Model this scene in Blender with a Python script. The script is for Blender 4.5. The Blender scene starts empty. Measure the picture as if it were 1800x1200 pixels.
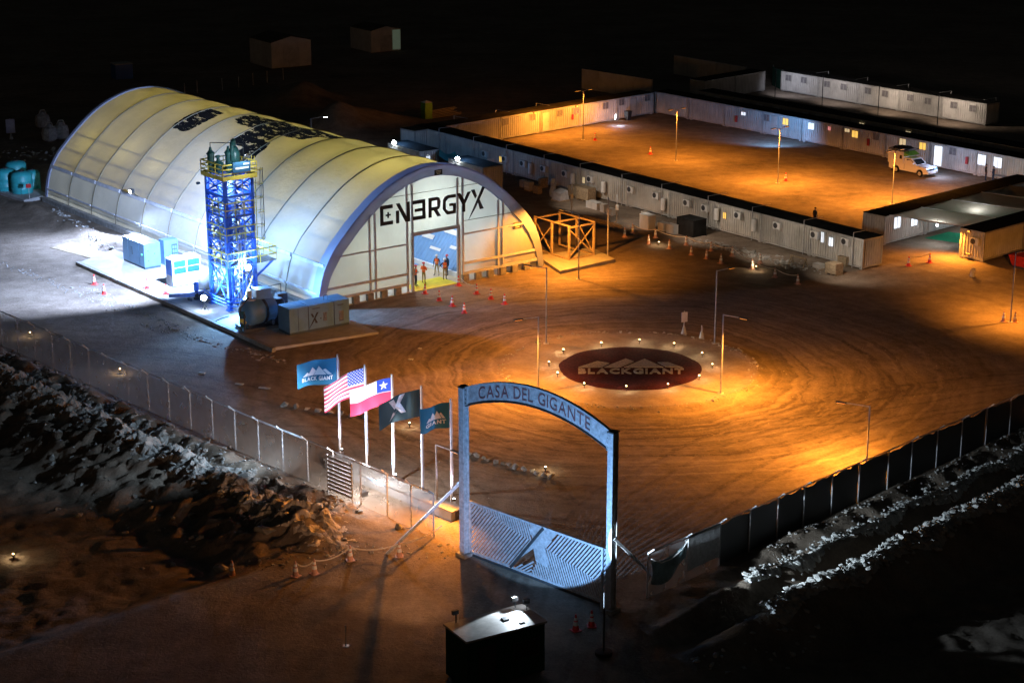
import bpy, bmesh, math, random
import numpy as np
from mathutils import Vector, Matrix
R = math.radians
PI = math.pi
rnd = random.Random(7)
sc = bpy.context.scene
COL = sc.collection

# ------------------------------------------------------------------ camera
F, TH, H = 3300.0, R(16.9), 40.0          # focal length (px of an 1800 wide frame), pitch, height above ground
cam_d = bpy.data.cameras.new('camera')
cam_d.sensor_width = 36.0
cam_d.lens = 36.0 * F / 1800.0
cam_d.clip_start = 1.0
cam_d.clip_end = 6000.0
cam = bpy.data.objects.new('camera', cam_d)
COL.objects.link(cam)
cam.location = (0, 0, H)
cam.rotation_euler = (PI / 2 - TH, 0, 0)
sc.camera = cam

# ------------------------------------------------------------------ world: a moonless night sky
w = bpy.data.worlds.new('World'); sc.world = w; w.use_nodes = True
nt = w.node_tree
bg = nt.nodes['Background']
sky = nt.nodes.new('ShaderNodeTexSky'); sky.sky_type = 'NISHITA'; sky.sun_disc = False
sky.sun_elevation = R(1.0); sky.sun_rotation = R(200)
nt.links.new(sky.outputs[0], bg.inputs[0])
bg.inputs[1].default_value = 0.012
sc.view_settings.view_transform = 'Standard'
sc.view_settings.look = 'None'
sc.view_settings.exposure = 0.0
sc.view_settings.gamma = 1.0
sc.view_settings.use_curve_mapping = False
sc.render.engine = 'CYCLES'
sc.cycles.use_denoising = True
sc.cycles.max_bounces = 5
sc.cycles.diffuse_bounces = 4
sc.cycles.glossy_bounces = 2
sc.cycles.transmission_bounces = 4
sc.cycles.transparent_max_bounces = 12
sc.cycles.sample_clamp_indirect = 4.0
sc.cycles.caustics_reflective = False
sc.cycles.caustics_refractive = False

# ------------------------------------------------------------------ light levels (watts)
ORANGE = (1.0, 0.335, 0.035)
COOL2 = (0.46, 0.62, 1.0)
COOL = (0.20, 0.48, 1.0)
WHITE = (0.86, 0.93, 1.0)
P_POLE = 6000
P_YARD = 7800
P_HALL = 265

# ------------------------------------------------------------------ survey helpers: sight lines of the photograph to world metres
def ray(px, py):
    u = (px - 900) / F; v = (600 - py) / F
    return np.array([u, math.cos(TH) + v * math.sin(TH), -math.sin(TH) + v * math.cos(TH)])
def G(px, py, z=0.0):
    d = ray(px, py); t = (z - H) / d[2]
    return Vector((d[0] * t, d[1] * t, z))
def PL(px, py, p0, ang):
    """vertical plane through p0 running along ang: distance along it and height"""
    d = ray(px, py); a = R(ang); n = (-math.sin(a), math.cos(a))
    t = (p0[0] * n[0] + p0[1] * n[1]) / (d[0] * n[0] + d[1] * n[1])
    x, y = d[0] * t - p0[0], d[1] * t - p0[1]
    return x * math.cos(a) + y * math.sin(a), H + d[2] * t
def hgt(px, py, g):
    d = ray(px, py); t = g[1] / d[1]
    return H + d[2] * t

# ------------------------------------------------------------------ mesh builder
class MB:
    def __init__(s): s.v = []; s.f = []
    def add(s, vs, fs):
        n = len(s.v); s.v += [tuple(p) for p in vs]; s.f += [tuple(i + n for i in f) for f in fs]; return s
    def box(s, x0, x1, y0, y1, z0, z1):
        return s.add([(x0, y0, z0), (x1, y0, z0), (x1, y1, z0), (x0, y1, z0), (x0, y0, z1), (x1, y0, z1), (x1, y1, z1), (x0, y1, z1)],
                     [(3, 2, 1, 0), (4, 5, 6, 7), (0, 1, 5, 4), (1, 2, 6, 5), (2, 3, 7, 6), (3, 0, 4, 7)])
    def cbox(s, c, d): return s.box(c[0] - d[0] / 2, c[0] + d[0] / 2, c[1] - d[1] / 2, c[1] + d[1] / 2, c[2] - d[2] / 2, c[2] + d[2] / 2)
    def frame(s, a, b):
        d = (Vector(b) - Vector(a)); L = d.length; d = d / L
        up = Vector((0, 0, 1)) if abs(d.z) < 0.98 else Vector((0, 1, 0))
        x = d.cross(up).normalized(); y = x.cross(d)
        return d, x, y
    def beam(s, a, b, w, h=None):
        h = h or w; a = Vector(a); b = Vector(b); d, x, y = s.frame(a, b)
        vs = []
        for p in (a, b):
            for i, j in ((-1, -1), (1, -1), (1, 1), (-1, 1)): vs.append(p + x * (i * w / 2) + y * (j * h / 2))
        return s.add(vs, [(3, 2, 1, 0), (4, 5, 6, 7), (0, 1, 5, 4), (1, 2, 6, 5), (2, 3, 7, 6), (3, 0, 4, 7)])
    def tube(s, a, b, r, n=8, r2=None):
        r2 = r if r2 is None else r2; a = Vector(a); b = Vector(b); d, x, y = s.frame(a, b)
        vs = []
        for p, q in ((a, r), (b, r2)):
            for i in range(n): t = 2 * PI * i / n; vs.append(p + x * (math.cos(t) * q) + y * (math.sin(t) * q))
        fs = [(i, (i + 1) % n, n + (i + 1) % n, n + i) for i in range(n)]
        return s.add(vs, fs + [tuple(range(n - 1, -1, -1)), tuple(range(n, 2 * n))])
    def path(s, pts, r, n=6):
        for a, b in zip(pts[:-1], pts[1:]): s.tube(a, b, r, n)
        return s
    def lathe(s, prof, n=12, c=(0, 0, 0), axis=None):
        vs = []; c = Vector(c)
        M = Matrix.Identity(3) if axis is None else Vector((0, 0, 1)).rotation_difference(Vector(axis)).to_matrix()
        for r, z in prof:
            for i in range(n): t = 2 * PI * i / n; vs.append(c + M @ Vector((r * math.cos(t), r * math.sin(t), z)))
        fs = [(k * n + i, k * n + (i + 1) % n, (k + 1) * n + (i + 1) % n, (k + 1) * n + i) for k in range(len(prof) - 1) for i in range(n)]
        return s.add(vs, fs + [tuple(range(n - 1, -1, -1)), tuple((len(prof) - 1) * n + i for i in range(n))])
    def prism(s, poly, z0, z1, fn=None):
        n = len(poly); fn = fn or (lambda x, y, z: (x, y, z))
        vs = [fn(x, y, z0) for x, y in poly] + [fn(x, y, z1) for x, y in poly]
        return s.add(vs, [tuple(range(n - 1, -1, -1)), tuple(range(n, 2 * n))] + [(i, (i + 1) % n, n + (i + 1) % n, n + i) for i in range(n)])
    def mesh(s, name, smooth=False):
        m = bpy.data.meshes.new(name); m.from_pydata(s.v, [], s.f); m.update()
        if smooth: m.polygons.foreach_set('use_smooth', [True] * len(m.polygons))
        return m

def obj(name, mb, mat, parent=None, loc=None, rot=None, smooth=False, label=None, kind=None):
    me = mb.mesh(name, smooth) if isinstance(mb, MB) else mb
    o = bpy.data.objects.new(name, me); COL.objects.link(o)
    if mat is not None and len(me.materials) == 0:
        for m in (mat if isinstance(mat, (list, tuple)) else [mat]): me.materials.append(m)
    if parent: o.parent = parent
    if loc is not None: o.location = loc
    if rot is not None: o.rotation_euler = rot if isinstance(rot, (tuple, list)) else (0, 0, rot)
    if label: o['label'] = label
    if kind: o['kind'] = kind
    return o
def tag(o, label, cat, group=None):
    o['label'] = label; o['category'] = cat
    if group: o['group'] = group
    return o
def thing(name, label, cat, loc=(0, 0, 0), rz=0.0, group=None):
    o = bpy.data.objects.new(name, None); COL.objects.link(o)
    o.location = loc; o.rotation_euler = (0, 0, rz); o.empty_display_size = 0.2
    return tag(o, label, cat, group)
def dup(o, loc=None, rz=None, label=None, parent=None):
    c = o.copy(); COL.objects.link(c)
    if parent is not None: c.parent = parent
    if loc is not None: c.location = loc
    if rz is not None: c.rotation_euler = (0, 0, rz)
    if label: c['label'] = label
    for ch in list(o.children):
        dup(ch, parent=c)
    return c
ORD = ['first', 'second', 'third', 'fourth', 'fifth', 'sixth', 'seventh', 'eighth', 'ninth', 'tenth', 'eleventh', 'twelfth', 'thirteenth', 'fourteenth']

# ------------------------------------------------------------------ materials
def mat(name, col, rough=0.7, var=0.18, scale=3.0, bump=0.0, bscale=None, metal=0.0, col2=None, stain=0.0):
    m = bpy.data.materials.new(name); m.use_nodes = True; n = m.node_tree; b = n.nodes['Principled BSDF']
    L = n.links.new
    b.inputs['Specular IOR Level'].default_value = 0.5 if rough < .75 else 0.12
    b.inputs['Roughness'].default_value = rough; b.inputs['Metallic'].default_value = metal
    tc = n.nodes.new('ShaderNodeTexCoord'); oi = n.nodes.new('ShaderNodeObjectInfo')
    ad = n.nodes.new('ShaderNodeVectorMath'); ad.operation = 'ADD'
    mu = n.nodes.new('ShaderNodeMath'); mu.operation = 'MULTIPLY'; mu.inputs[1].default_value = 37.0
    L(oi.outputs['Random'], mu.inputs[0]); L(tc.outputs['Object'], ad.inputs[0]); L(mu.outputs[0], ad.inputs[1])
    nz = n.nodes.new('ShaderNodeTexNoise'); nz.inputs['Scale'].default_value = scale; nz.inputs['Detail'].default_value = 6; nz.inputs['Roughness'].default_value = 0.65
    L(ad.outputs[0], nz.inputs['Vector'])
    c2 = col2 or tuple(c * (1 - 2 * var) for c in col)
    rp = n.nodes.new('ShaderNodeValToRGB')
    rp.color_ramp.elements[0].position = 0.3; rp.color_ramp.elements[0].color = (*c2, 1)
    rp.color_ramp.elements[1].position = 0.68; rp.color_ramp.elements[1].color = (*tuple(min(1, c * (1 + 0.4 * var)) for c in col), 1)
    L(nz.outputs[0], rp.inputs[0]); L(rp.outputs[0], b.inputs['Base Color'])
    if stain:
        hv = n.nodes.new('ShaderNodeHueSaturation'); mr = n.nodes.new('ShaderNodeMapRange'); mr.inputs['To Min'].default_value = 1 - stain; mr.inputs['To Max'].default_value = 1 + stain * .5
        st = n.nodes.new('ShaderNodeTexNoise'); st.inputs['Scale'].default_value = 1.0; st.inputs['Detail'].default_value = 5; sm = n.nodes.new('ShaderNodeMapping'); sm.inputs['Scale'].default_value = (7, 7, .5)
        L(ad.outputs[0], sm.inputs[0]); L(sm.outputs[0], st.inputs['Vector'])
        am = n.nodes.new('ShaderNodeMath'); am.operation = 'ADD'; L(st.outputs[0], am.inputs[0]); L(oi.outputs['Random'], am.inputs[1]); L(am.outputs[0], mr.inputs[0]); mr.inputs['From Max'].default_value = 1.6
        L(mr.outputs[0], hv.inputs['Value']); L(rp.outputs[0], hv.inputs['Color']); L(hv.outputs[0], b.inputs['Base Color'])
    if bump:
        bn = n.nodes.new('ShaderNodeTexNoise'); bn.inputs['Scale'].default_value = bscale or scale * 4; bn.inputs['Detail'].default_value = 5
        L(ad.outputs[0], bn.inputs['Vector'])
        bp = n.nodes.new('ShaderNodeBump'); bp.inputs['Strength'].default_value = bump; bp.inputs['Distance'].default_value = 0.1
        L(bn.outputs[0], bp.inputs['Height']); L(bp.outputs[0], b.inputs['Normal'])
    return m
def emit(name, col, s):
    m = bpy.data.materials.new(name); m.use_nodes = True; n = m.node_tree
    b = n.nodes['Principled BSDF']
    b.inputs['Base Color'].default_value = (*col, 1); b.inputs['Emission Color'].default_value = (*col, 1); b.inputs['Emission Strength'].default_value = s
    tc = n.nodes.new('ShaderNodeTexCoord'); nz = n.nodes.new('ShaderNodeTexNoise'); nz.inputs['Scale'].default_value = 2.5
    mr = n.nodes.new('ShaderNodeMapRange'); mr.inputs['To Min'].default_value = s * 0.65; mr.inputs['To Max'].default_value = s * 1.3
    n.links.new(tc.outputs['Object'], nz.inputs['Vector']); n.links.new(nz.outputs[0], mr.inputs[0]); n.links.new(mr.outputs[0], b.inputs['Emission Strength'])
    return m

M = {}
M['steel'] = mat('galvanised steel', (0.55, 0.56, 0.58), 0.38, 0.2, 6, metal=0.35)
M['pole'] = mat('weathered lamp post', (0.30, 0.31, 0.34), 0.5, 0.2, 4)
M['gate_steel'] = mat('blotchy galvanised steel', (0.50, 0.53, 0.57), 0.42, 0.25, 5, metal=0.2)
M['dark_steel'] = mat('dark steel', (0.06, 0.065, 0.07), 0.5, 0.2, 4, metal=0.3)
M['blue_steel'] = mat('blue painted steel', (0.07, 0.22, 0.85), 0.4, 0.15, 3)
M['yellow_rail'] = mat('yellow painted rail', (0.88, 0.66, 0.10), 0.45, 0.12, 4)
M['grating'] = mat('steel grating', (0.16, 0.17, 0.19), 0.6, 0.2, 8)
M['green_vessel'] = mat('dark green vessel paint', (0.02, 0.09, 0.085), 0.4, 0.15, 4)
M['concrete'] = mat('concrete', (0.42, 0.41, 0.40), 0.85, 0.15, 0.8, 0.25, 14)
M['concrete_block'] = mat('old concrete', (0.36, 0.35, 0.33), 0.9, 0.25, 2.0, 0.4, 10)
M['cont_white'] = mat('weathered white container paint', (0.60, 0.585, 0.56), 0.55, 0.14, 0.7, stain=.3)
M['cont_grey'] = mat('dusty grey white container paint', (0.54, 0.52, 0.48), 0.6, 0.16, 0.6, stain=.3)
M['cont_trim'] = mat('container frame paint', (0.46, 0.45, 0.43), 0.55, 0.2, 1.5)
M['roof_dark'] = mat('black shade roofing', (0.022, 0.022, 0.022), 0.9, 0.3, 1.2, 0.3, 20)
M['roof_brown'] = mat('dusty roof cover', (0.10, 0.085, 0.06), 0.9, 0.3, 0.8, 0.4, 10)
M['white'] = mat('white painted plastic', (0.74, 0.74, 0.73), 0.45, 0.08, 2)
M['ac_grille'] = mat('dark fan grille', (0.05, 0.05, 0.055), 0.5, 0.2, 5)
M['window_dark'] = mat('dull window mesh', (0.23, 0.22, 0.23), 0.4, 0.25, 4)
M['win_yellow'] = emit('lit window yellow', (1.0, 0.62, 0.12), 0.95)
M['win_white'] = emit('lit window white', (0.82, 0.9, 1.0), 1.1)
M['win_dim'] = emit('dim lit window', (1.0, 0.8, 0.45), 0.55)
M['win_pink'] = emit('pink lit window', (1.0, 0.35, 0.35), 0.7)
M['red'] = mat('red paint', (0.5, 0.03, 0.03), 0.5, 0.2, 4)
M['cone_red'] = mat('traffic cone red plastic', (0.78, 0.05, 0.045), 0.5, 0.1, 5)
M['cone_white'] = mat('reflective white collar', (0.8, 0.8, 0.8), 0.4, 0.05, 5)
M['teal'] = mat('teal plastic tank', (0.03, 0.33, 0.36), 0.45, 0.15, 1.5)
M['cabinet'] = mat('grey cabinet paint with blue lamplight', (0.13, 0.26, 0.40), 0.45, 0.1, 1.2)  # blue of the plant lamps is put into this paint colour
M['cabinet_dark'] = mat('dark cabinet joint', (0.05, 0.08, 0.1), 0.5, 0.1, 3)
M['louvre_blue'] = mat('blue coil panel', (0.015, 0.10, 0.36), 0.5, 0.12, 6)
M['wood'] = mat('timber', (0.46, 0.36, 0.24), 0.8, 0.25, 6, 0.3)
M['black'] = mat('black plastic', (0.018, 0.018, 0.02), 0.5, 0.2, 3)
M['letter'] = mat('dark lettering film', (0.02, 0.025, 0.03), 0.6, 0.2, 5)
M['letter_red'] = mat('dull rust cut letters', (0.20, 0.085, 0.095), 0.7, 0.2, 8)
M['rock'] = mat('pale broken rock', (0.40, 0.385, 0.36), 0.9, 0.28, 1.5, 0.8, 7)
M['rock_white'] = mat('white salty rubble', (0.50, 0.50, 0.48), 0.9, 0.25, 1.5, 0.6, 7)
M['earth_pale'] = mat('pale pinkish dry earth', (0.58, 0.52, 0.47), 0.95, 0.2, 1.2, 0.8, 6)
M['gravel_dark'] = mat('dark red gravel', (0.075, 0.014, 0.012), 0.95, 0.35, 6, 1.0, 30)
M['gravel_pale'] = mat('pale gravel letters', (0.44, 0.38, 0.31), 0.95, 0.3, 8, 0.8, 30)
M['floor_tan'] = mat('tan hall floor', (0.62, 0.52, 0.38), 0.7, 0.1, 1)
M['floor_yellow'] = mat('yellow floor marking', (0.75, 0.65, 0.02), 0.7, 0.1, 2)
M['panel_blue'] = mat('blue ribbed sheet', (0.16, 0.36, 0.72), 0.5, 0.08, 1)
M['panel_white'] = mat('white skylight sheet', (0.85, 0.87, 0.9), 0.5, 0.05, 1)
M['cloth_dark'] = mat('dark woven shade cloth', (0.045, 0.055, 0.062), 0.85, 0.25, 2.5, 0.5, 25)
M['cloth_teal'] = mat('grey teal tarpaulin', (0.17, 0.27, 0.30), 0.7, 0.2, 3, 0.3, 8)
M['green_mat'] = mat('green carpet', (0.03, 0.32, 0.17), 0.9, 0.15, 5)
M['dark_green'] = mat('dark green wall', (0.02, 0.07, 0.05), 0.8, 0.2, 3)
M['truck_white'] = mat('white car paint', (0.66, 0.64, 0.63), 0.28, 0.06, 1)
M['glass_dark'] = mat('dark car glass', (0.02, 0.022, 0.025), 0.08, 0.1, 2)
M['rubber'] = mat('tyre rubber', (0.02, 0.02, 0.02), 0.8, 0.2, 6)
M['lime'] = mat('lime green box', (0.16, 0.36, 0.03), 0.6, 0.15, 3)
M['skin'] = mat('skin', (0.40, 0.22, 0.15), 0.6, 0.08, 6)
M['hi_vis'] = mat('orange high visibility vest', (0.95, 0.17, 0.03), 0.7, 0.08, 6)
M['hi_yellow'] = mat('reflective strip', (0.75, 0.72, 0.45), 0.4, 0.05, 6)
M['khaki'] = mat('khaki trousers', (0.34, 0.27, 0.12), 0.8, 0.15, 6)
M['navy'] = mat('navy workwear', (0.03, 0.05, 0.10), 0.8, 0.15, 6)
M['grey_cloth'] = mat('grey workwear', (0.25, 0.26, 0.27), 0.8, 0.15, 6)
M['helmet_white'] = mat('white hard hat', (0.8, 0.8, 0.8), 0.35, 0.04, 6)
M['helmet_red'] = mat('red hard hat', (0.65, 0.05, 0.08), 0.35, 0.06, 6)
M['hair'] = mat('dark hair', (0.02, 0.015, 0.012), 0.7, 0.2, 9)
M['bag'] = mat('white woven big bag', (0.50, 0.52, 0.58), 0.8, 0.2, 3, 0.5, 6)
M['sign_blue'] = mat('pale violet sign board', (0.42, 0.40, 0.55), 0.6, 0.1, 3)
M['sign_dark'] = mat('navy banner', (0.02, 0.09, 0.16), 0.6, 0.1, 3)
M['tape'] = mat('barrier tape', (0.72, 0.62, 0.5), 0.6, 0.1, 8)
M['lamp_glow_cool'] = emit('cool floodlight lens', (0.85, 0.95, 1.0), 90)
M['lamp_glow_warm'] = emit('warm lamp lens', (1.0, 0.66, 0.30), 4)
M['lamp_white'] = emit('white lamp lens', (0.85, 0.92, 1.0), 30)
M['lamp_orange'] = emit('orange lamp lens', ORANGE, 3)
M['green_led'] = emit('green indicator', (0.1, 1.0, 0.5), 3)

def fabric(name, refl, trans, mixf):
    """coated membrane: reflects the outdoor lamps and lets the indoor lamps through"""
    m = bpy.data.materials.new(name); m.use_nodes = True; n = m.node_tree; L = n.links.new
    for k in list(n.nodes):
        if k.type == 'BSDF_PRINCIPLED': n.nodes.remove(k)
    out = n.nodes['Material Output']
    d = n.nodes.new('ShaderNodeBsdfDiffuse'); t = n.nodes.new('ShaderNodeBsdfTranslucent'); mx = n.nodes.new('ShaderNodeMixShader')
    tc = n.nodes.new('ShaderNodeTexCoord'); nz = n.nodes.new('ShaderNodeTexNoise'); nz.inputs['Scale'].default_value = 0.35; nz.inputs['Detail'].default_value = 5
    mp = n.nodes.new('ShaderNodeMapping'); mp.inputs['Scale'].default_value = (1, 1, 1)
    L(tc.outputs['Object'], mp.inputs[0]); L(mp.outputs[0], nz.inputs['Vector'])
    for sh, c in ((d, refl), (t, trans)):
        rp = n.nodes.new('ShaderNodeValToRGB'); e = rp.color_ramp.elements
        e[0].position = 0.3; e[0].color = (*[x * 0.84 for x in c], 1); e[1].position = 0.7; e[1].color = (*c, 1)
        L(nz.outputs[0], rp.inputs[0]); L(rp.outputs[0], sh.inputs['Color'])
    wr = n.nodes.new('ShaderNodeTexNoise'); wr.inputs['Scale'].default_value = 2.2; wr.inputs['Detail'].default_value = 4
    bp = n.nodes.new('ShaderNodeBump'); bp.inputs['Strength'].default_value = 0.4; bp.inputs['Distance'].default_value = 0.15
    L(mp.outputs[0], wr.inputs['Vector']); L(wr.outputs[0], bp.inputs['Height']); L(bp.outputs[0], d.inputs['Normal'])
    mx.inputs[0].default_value = mixf
    L(d.outputs[0], mx.inputs[1]); L(t.outputs[0], mx.inputs[2]); L(mx.outputs[0], out.inputs[0])
    m['diffuse'] = d.name; m['trans'] = t.name; m['mix'] = mx.name
    return m
M['clear'] = fabric('clear skirt film', (0.5, 0.5, 0.5), (0.92, 0.92, 0.86), 0.75)
M['net'] = fabric('beige shade net', (0.42, 0.38, 0.31), (0.62, 0.54, 0.42), 0.55)
M['fab_front'] = fabric('pale end wall membrane', (0.72, 0.72, 0.68), (0.84, 0.88, 0.74), 0.50)
M['fab_low'] = fabric('pale side membrane', (0.70, 0.71, 0.70), (0.54, 0.53, 0.40), 0.42)
M['fab_rim'] = fabric('grey blue rim membrane', (0.46, 0.50, 0.64), (0.46, 0.52, 0.78), 0.45)
M['seam'] = mat('membrane seam', (0.27, 0.24, 0.17), 0.8, 0.15, 2)
M['strut'] = mat('grey strut seen against membrane', (0.60, 0.62, 0.68), 0.6, 0.12, 2)

# printed roof: dark brush-stroke print laid out in the hall's own metres (x along ridge from the front, y along the arch)
M['fab_roof'] = fabric('beige roof membrane with dark print', (0.60, 0.59, 0.56), (0.74, 0.54, 0.13), 0.44)
def roof_print(m):
    n = m.node_tree; L = n.links.new
    uv = n.nodes.new('ShaderNodeUVMap'); uv.uv_map = 'hall'
    sx = n.nodes.new('ShaderNodeSeparateXYZ'); L(uv.outputs[0], sx.inputs[0])
    def mth(op, a, b=None):
        k = n.nodes.new('ShaderNodeMath'); k.operation = op
        for i, q in enumerate((a, b)):
            if q is None: continue
            if isinstance(q, (int, float)): k.inputs[i].default_value = q
            else: L(q, k.inputs[i])
        return k.outputs[0]
    X, Y = sx.outputs[0], sx.outputs[1]
    nz = n.nodes.new('ShaderNodeTexNoise'); nz.inputs['Scale'].default_value = 0.9; nz.inputs['Detail'].default_value = 9; nz.inputs['Roughness'].default_value = 0.78
    mp = n.nodes.new('ShaderNodeMapping'); mp.inputs['Scale'].default_value = (0.75, 2.0, 1); L(uv.outputs[0], mp.inputs[0]); L(mp.outputs[0], nz.inputs['Vector'])
    def blob(cx, cy, a, b, rot):
        c, s = math.cos(rot), math.sin(rot)
        dx = mth('SUBTRACT', X, cx); dy = mth('SUBTRACT', Y, cy)
        u = mth('ADD', mth('MULTIPLY', dx, c / a), mth('MULTIPLY', dy, s / a)); v = mth('ADD', mth('MULTIPLY', dx, -s / b), mth('MULTIPLY', dy, c / b))
        p = mth('POWER', mth('ABSOLUTE', u), 4.0); q = mth('POWER', mth('ABSOLUTE', v), 4.0)
        return mth('SUBTRACT', 1.0, mth('ADD', p, q))
    bl = None
    for spec in PRINT: 
        k = blob(*spec); bl = k if bl is None else mth('MAXIMUM', bl, k)
    edge = mth('MINIMUM', mth('MULTIPLY', bl, 0.5), 0.165)
    val = mth('GREATER_THAN', mth('ADD', edge, nz.outputs[0]), 0.60)
    val = mth('MULTIPLY', val, mth('GREATER_THAN', bl, -0.25))
    for nm in ('diffuse', 'trans'):
        sh = n.nodes[m[nm]]; src = sh.inputs['Color'].links[0].from_socket
        mx = n.nodes.new('ShaderNodeMix'); mx.data_type = 'RGBA'; L(val, mx.inputs[0]); L(src, mx.inputs[6])
        mx.inputs[7].default_value = (0.012, 0.013, 0.016, 1); L(mx.outputs[2], sh.inputs['Color'])
PRINT = [(33.4, 13.3, 1.8, 2.3, 0.0), (20.6, 10.6, 1.6, 2.3, 0.0), (22.4, 13.2, 2.2, 1.9, 0.0), (23.0, 15.8, 6.5, 1.7, 0.0), (17.5, 17.0, 3.0, 1.0, 0.0)]
roof_print(M['fab_roof'])

# chain link: thin wires leave most of the sight line open
def mesh_mat(name, col, alpha):
    m = bpy.data.materials.new(name); m.use_nodes = True; n = m.node_tree
    b = n.nodes['Principled BSDF']; b.inputs['Base Color'].default_value = (*col, 1); b.inputs['Roughness'].default_value = 0.5
    tr = n.nodes.new('ShaderNodeBsdfTransparent'); mx = n.nodes.new('ShaderNodeMixShader')
    tc = n.nodes.new('ShaderNodeTexCoord'); nz = n.nodes.new('ShaderNodeTexNoise'); nz.inputs['Scale'].default_value = 1.4
    mr = n.nodes.new('ShaderNodeMapRange'); mr.inputs['To Min'].default_value = alpha * 0.8; mr.inputs['To Max'].default_value = alpha * 1.2
    n.links.new(tc.outputs['Object'], nz.inputs['Vector']); n.links.new(nz.outputs[0], mr.inputs[0]); n.links.new(mr.outputs[0], mx.inputs[0])
    n.links.new(tr.outputs[0], mx.inputs[1]); n.links.new(b.outputs[0], mx.inputs[2]); n.links.new(mx.outputs[0], n.nodes['Material Output'].inputs[0])
    return m
M['chain'] = mesh_mat('chain link wire mesh', (0.58, 0.61, 0.64), 0.36)

M['cloth_dark'] = mesh_mat('dark woven shade cloth', (0.075, 0.085, 0.095), 1.2)
M['grating'] = mesh_mat('steel grating', (0.22, 0.23, 0.26), 0.55)
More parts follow.
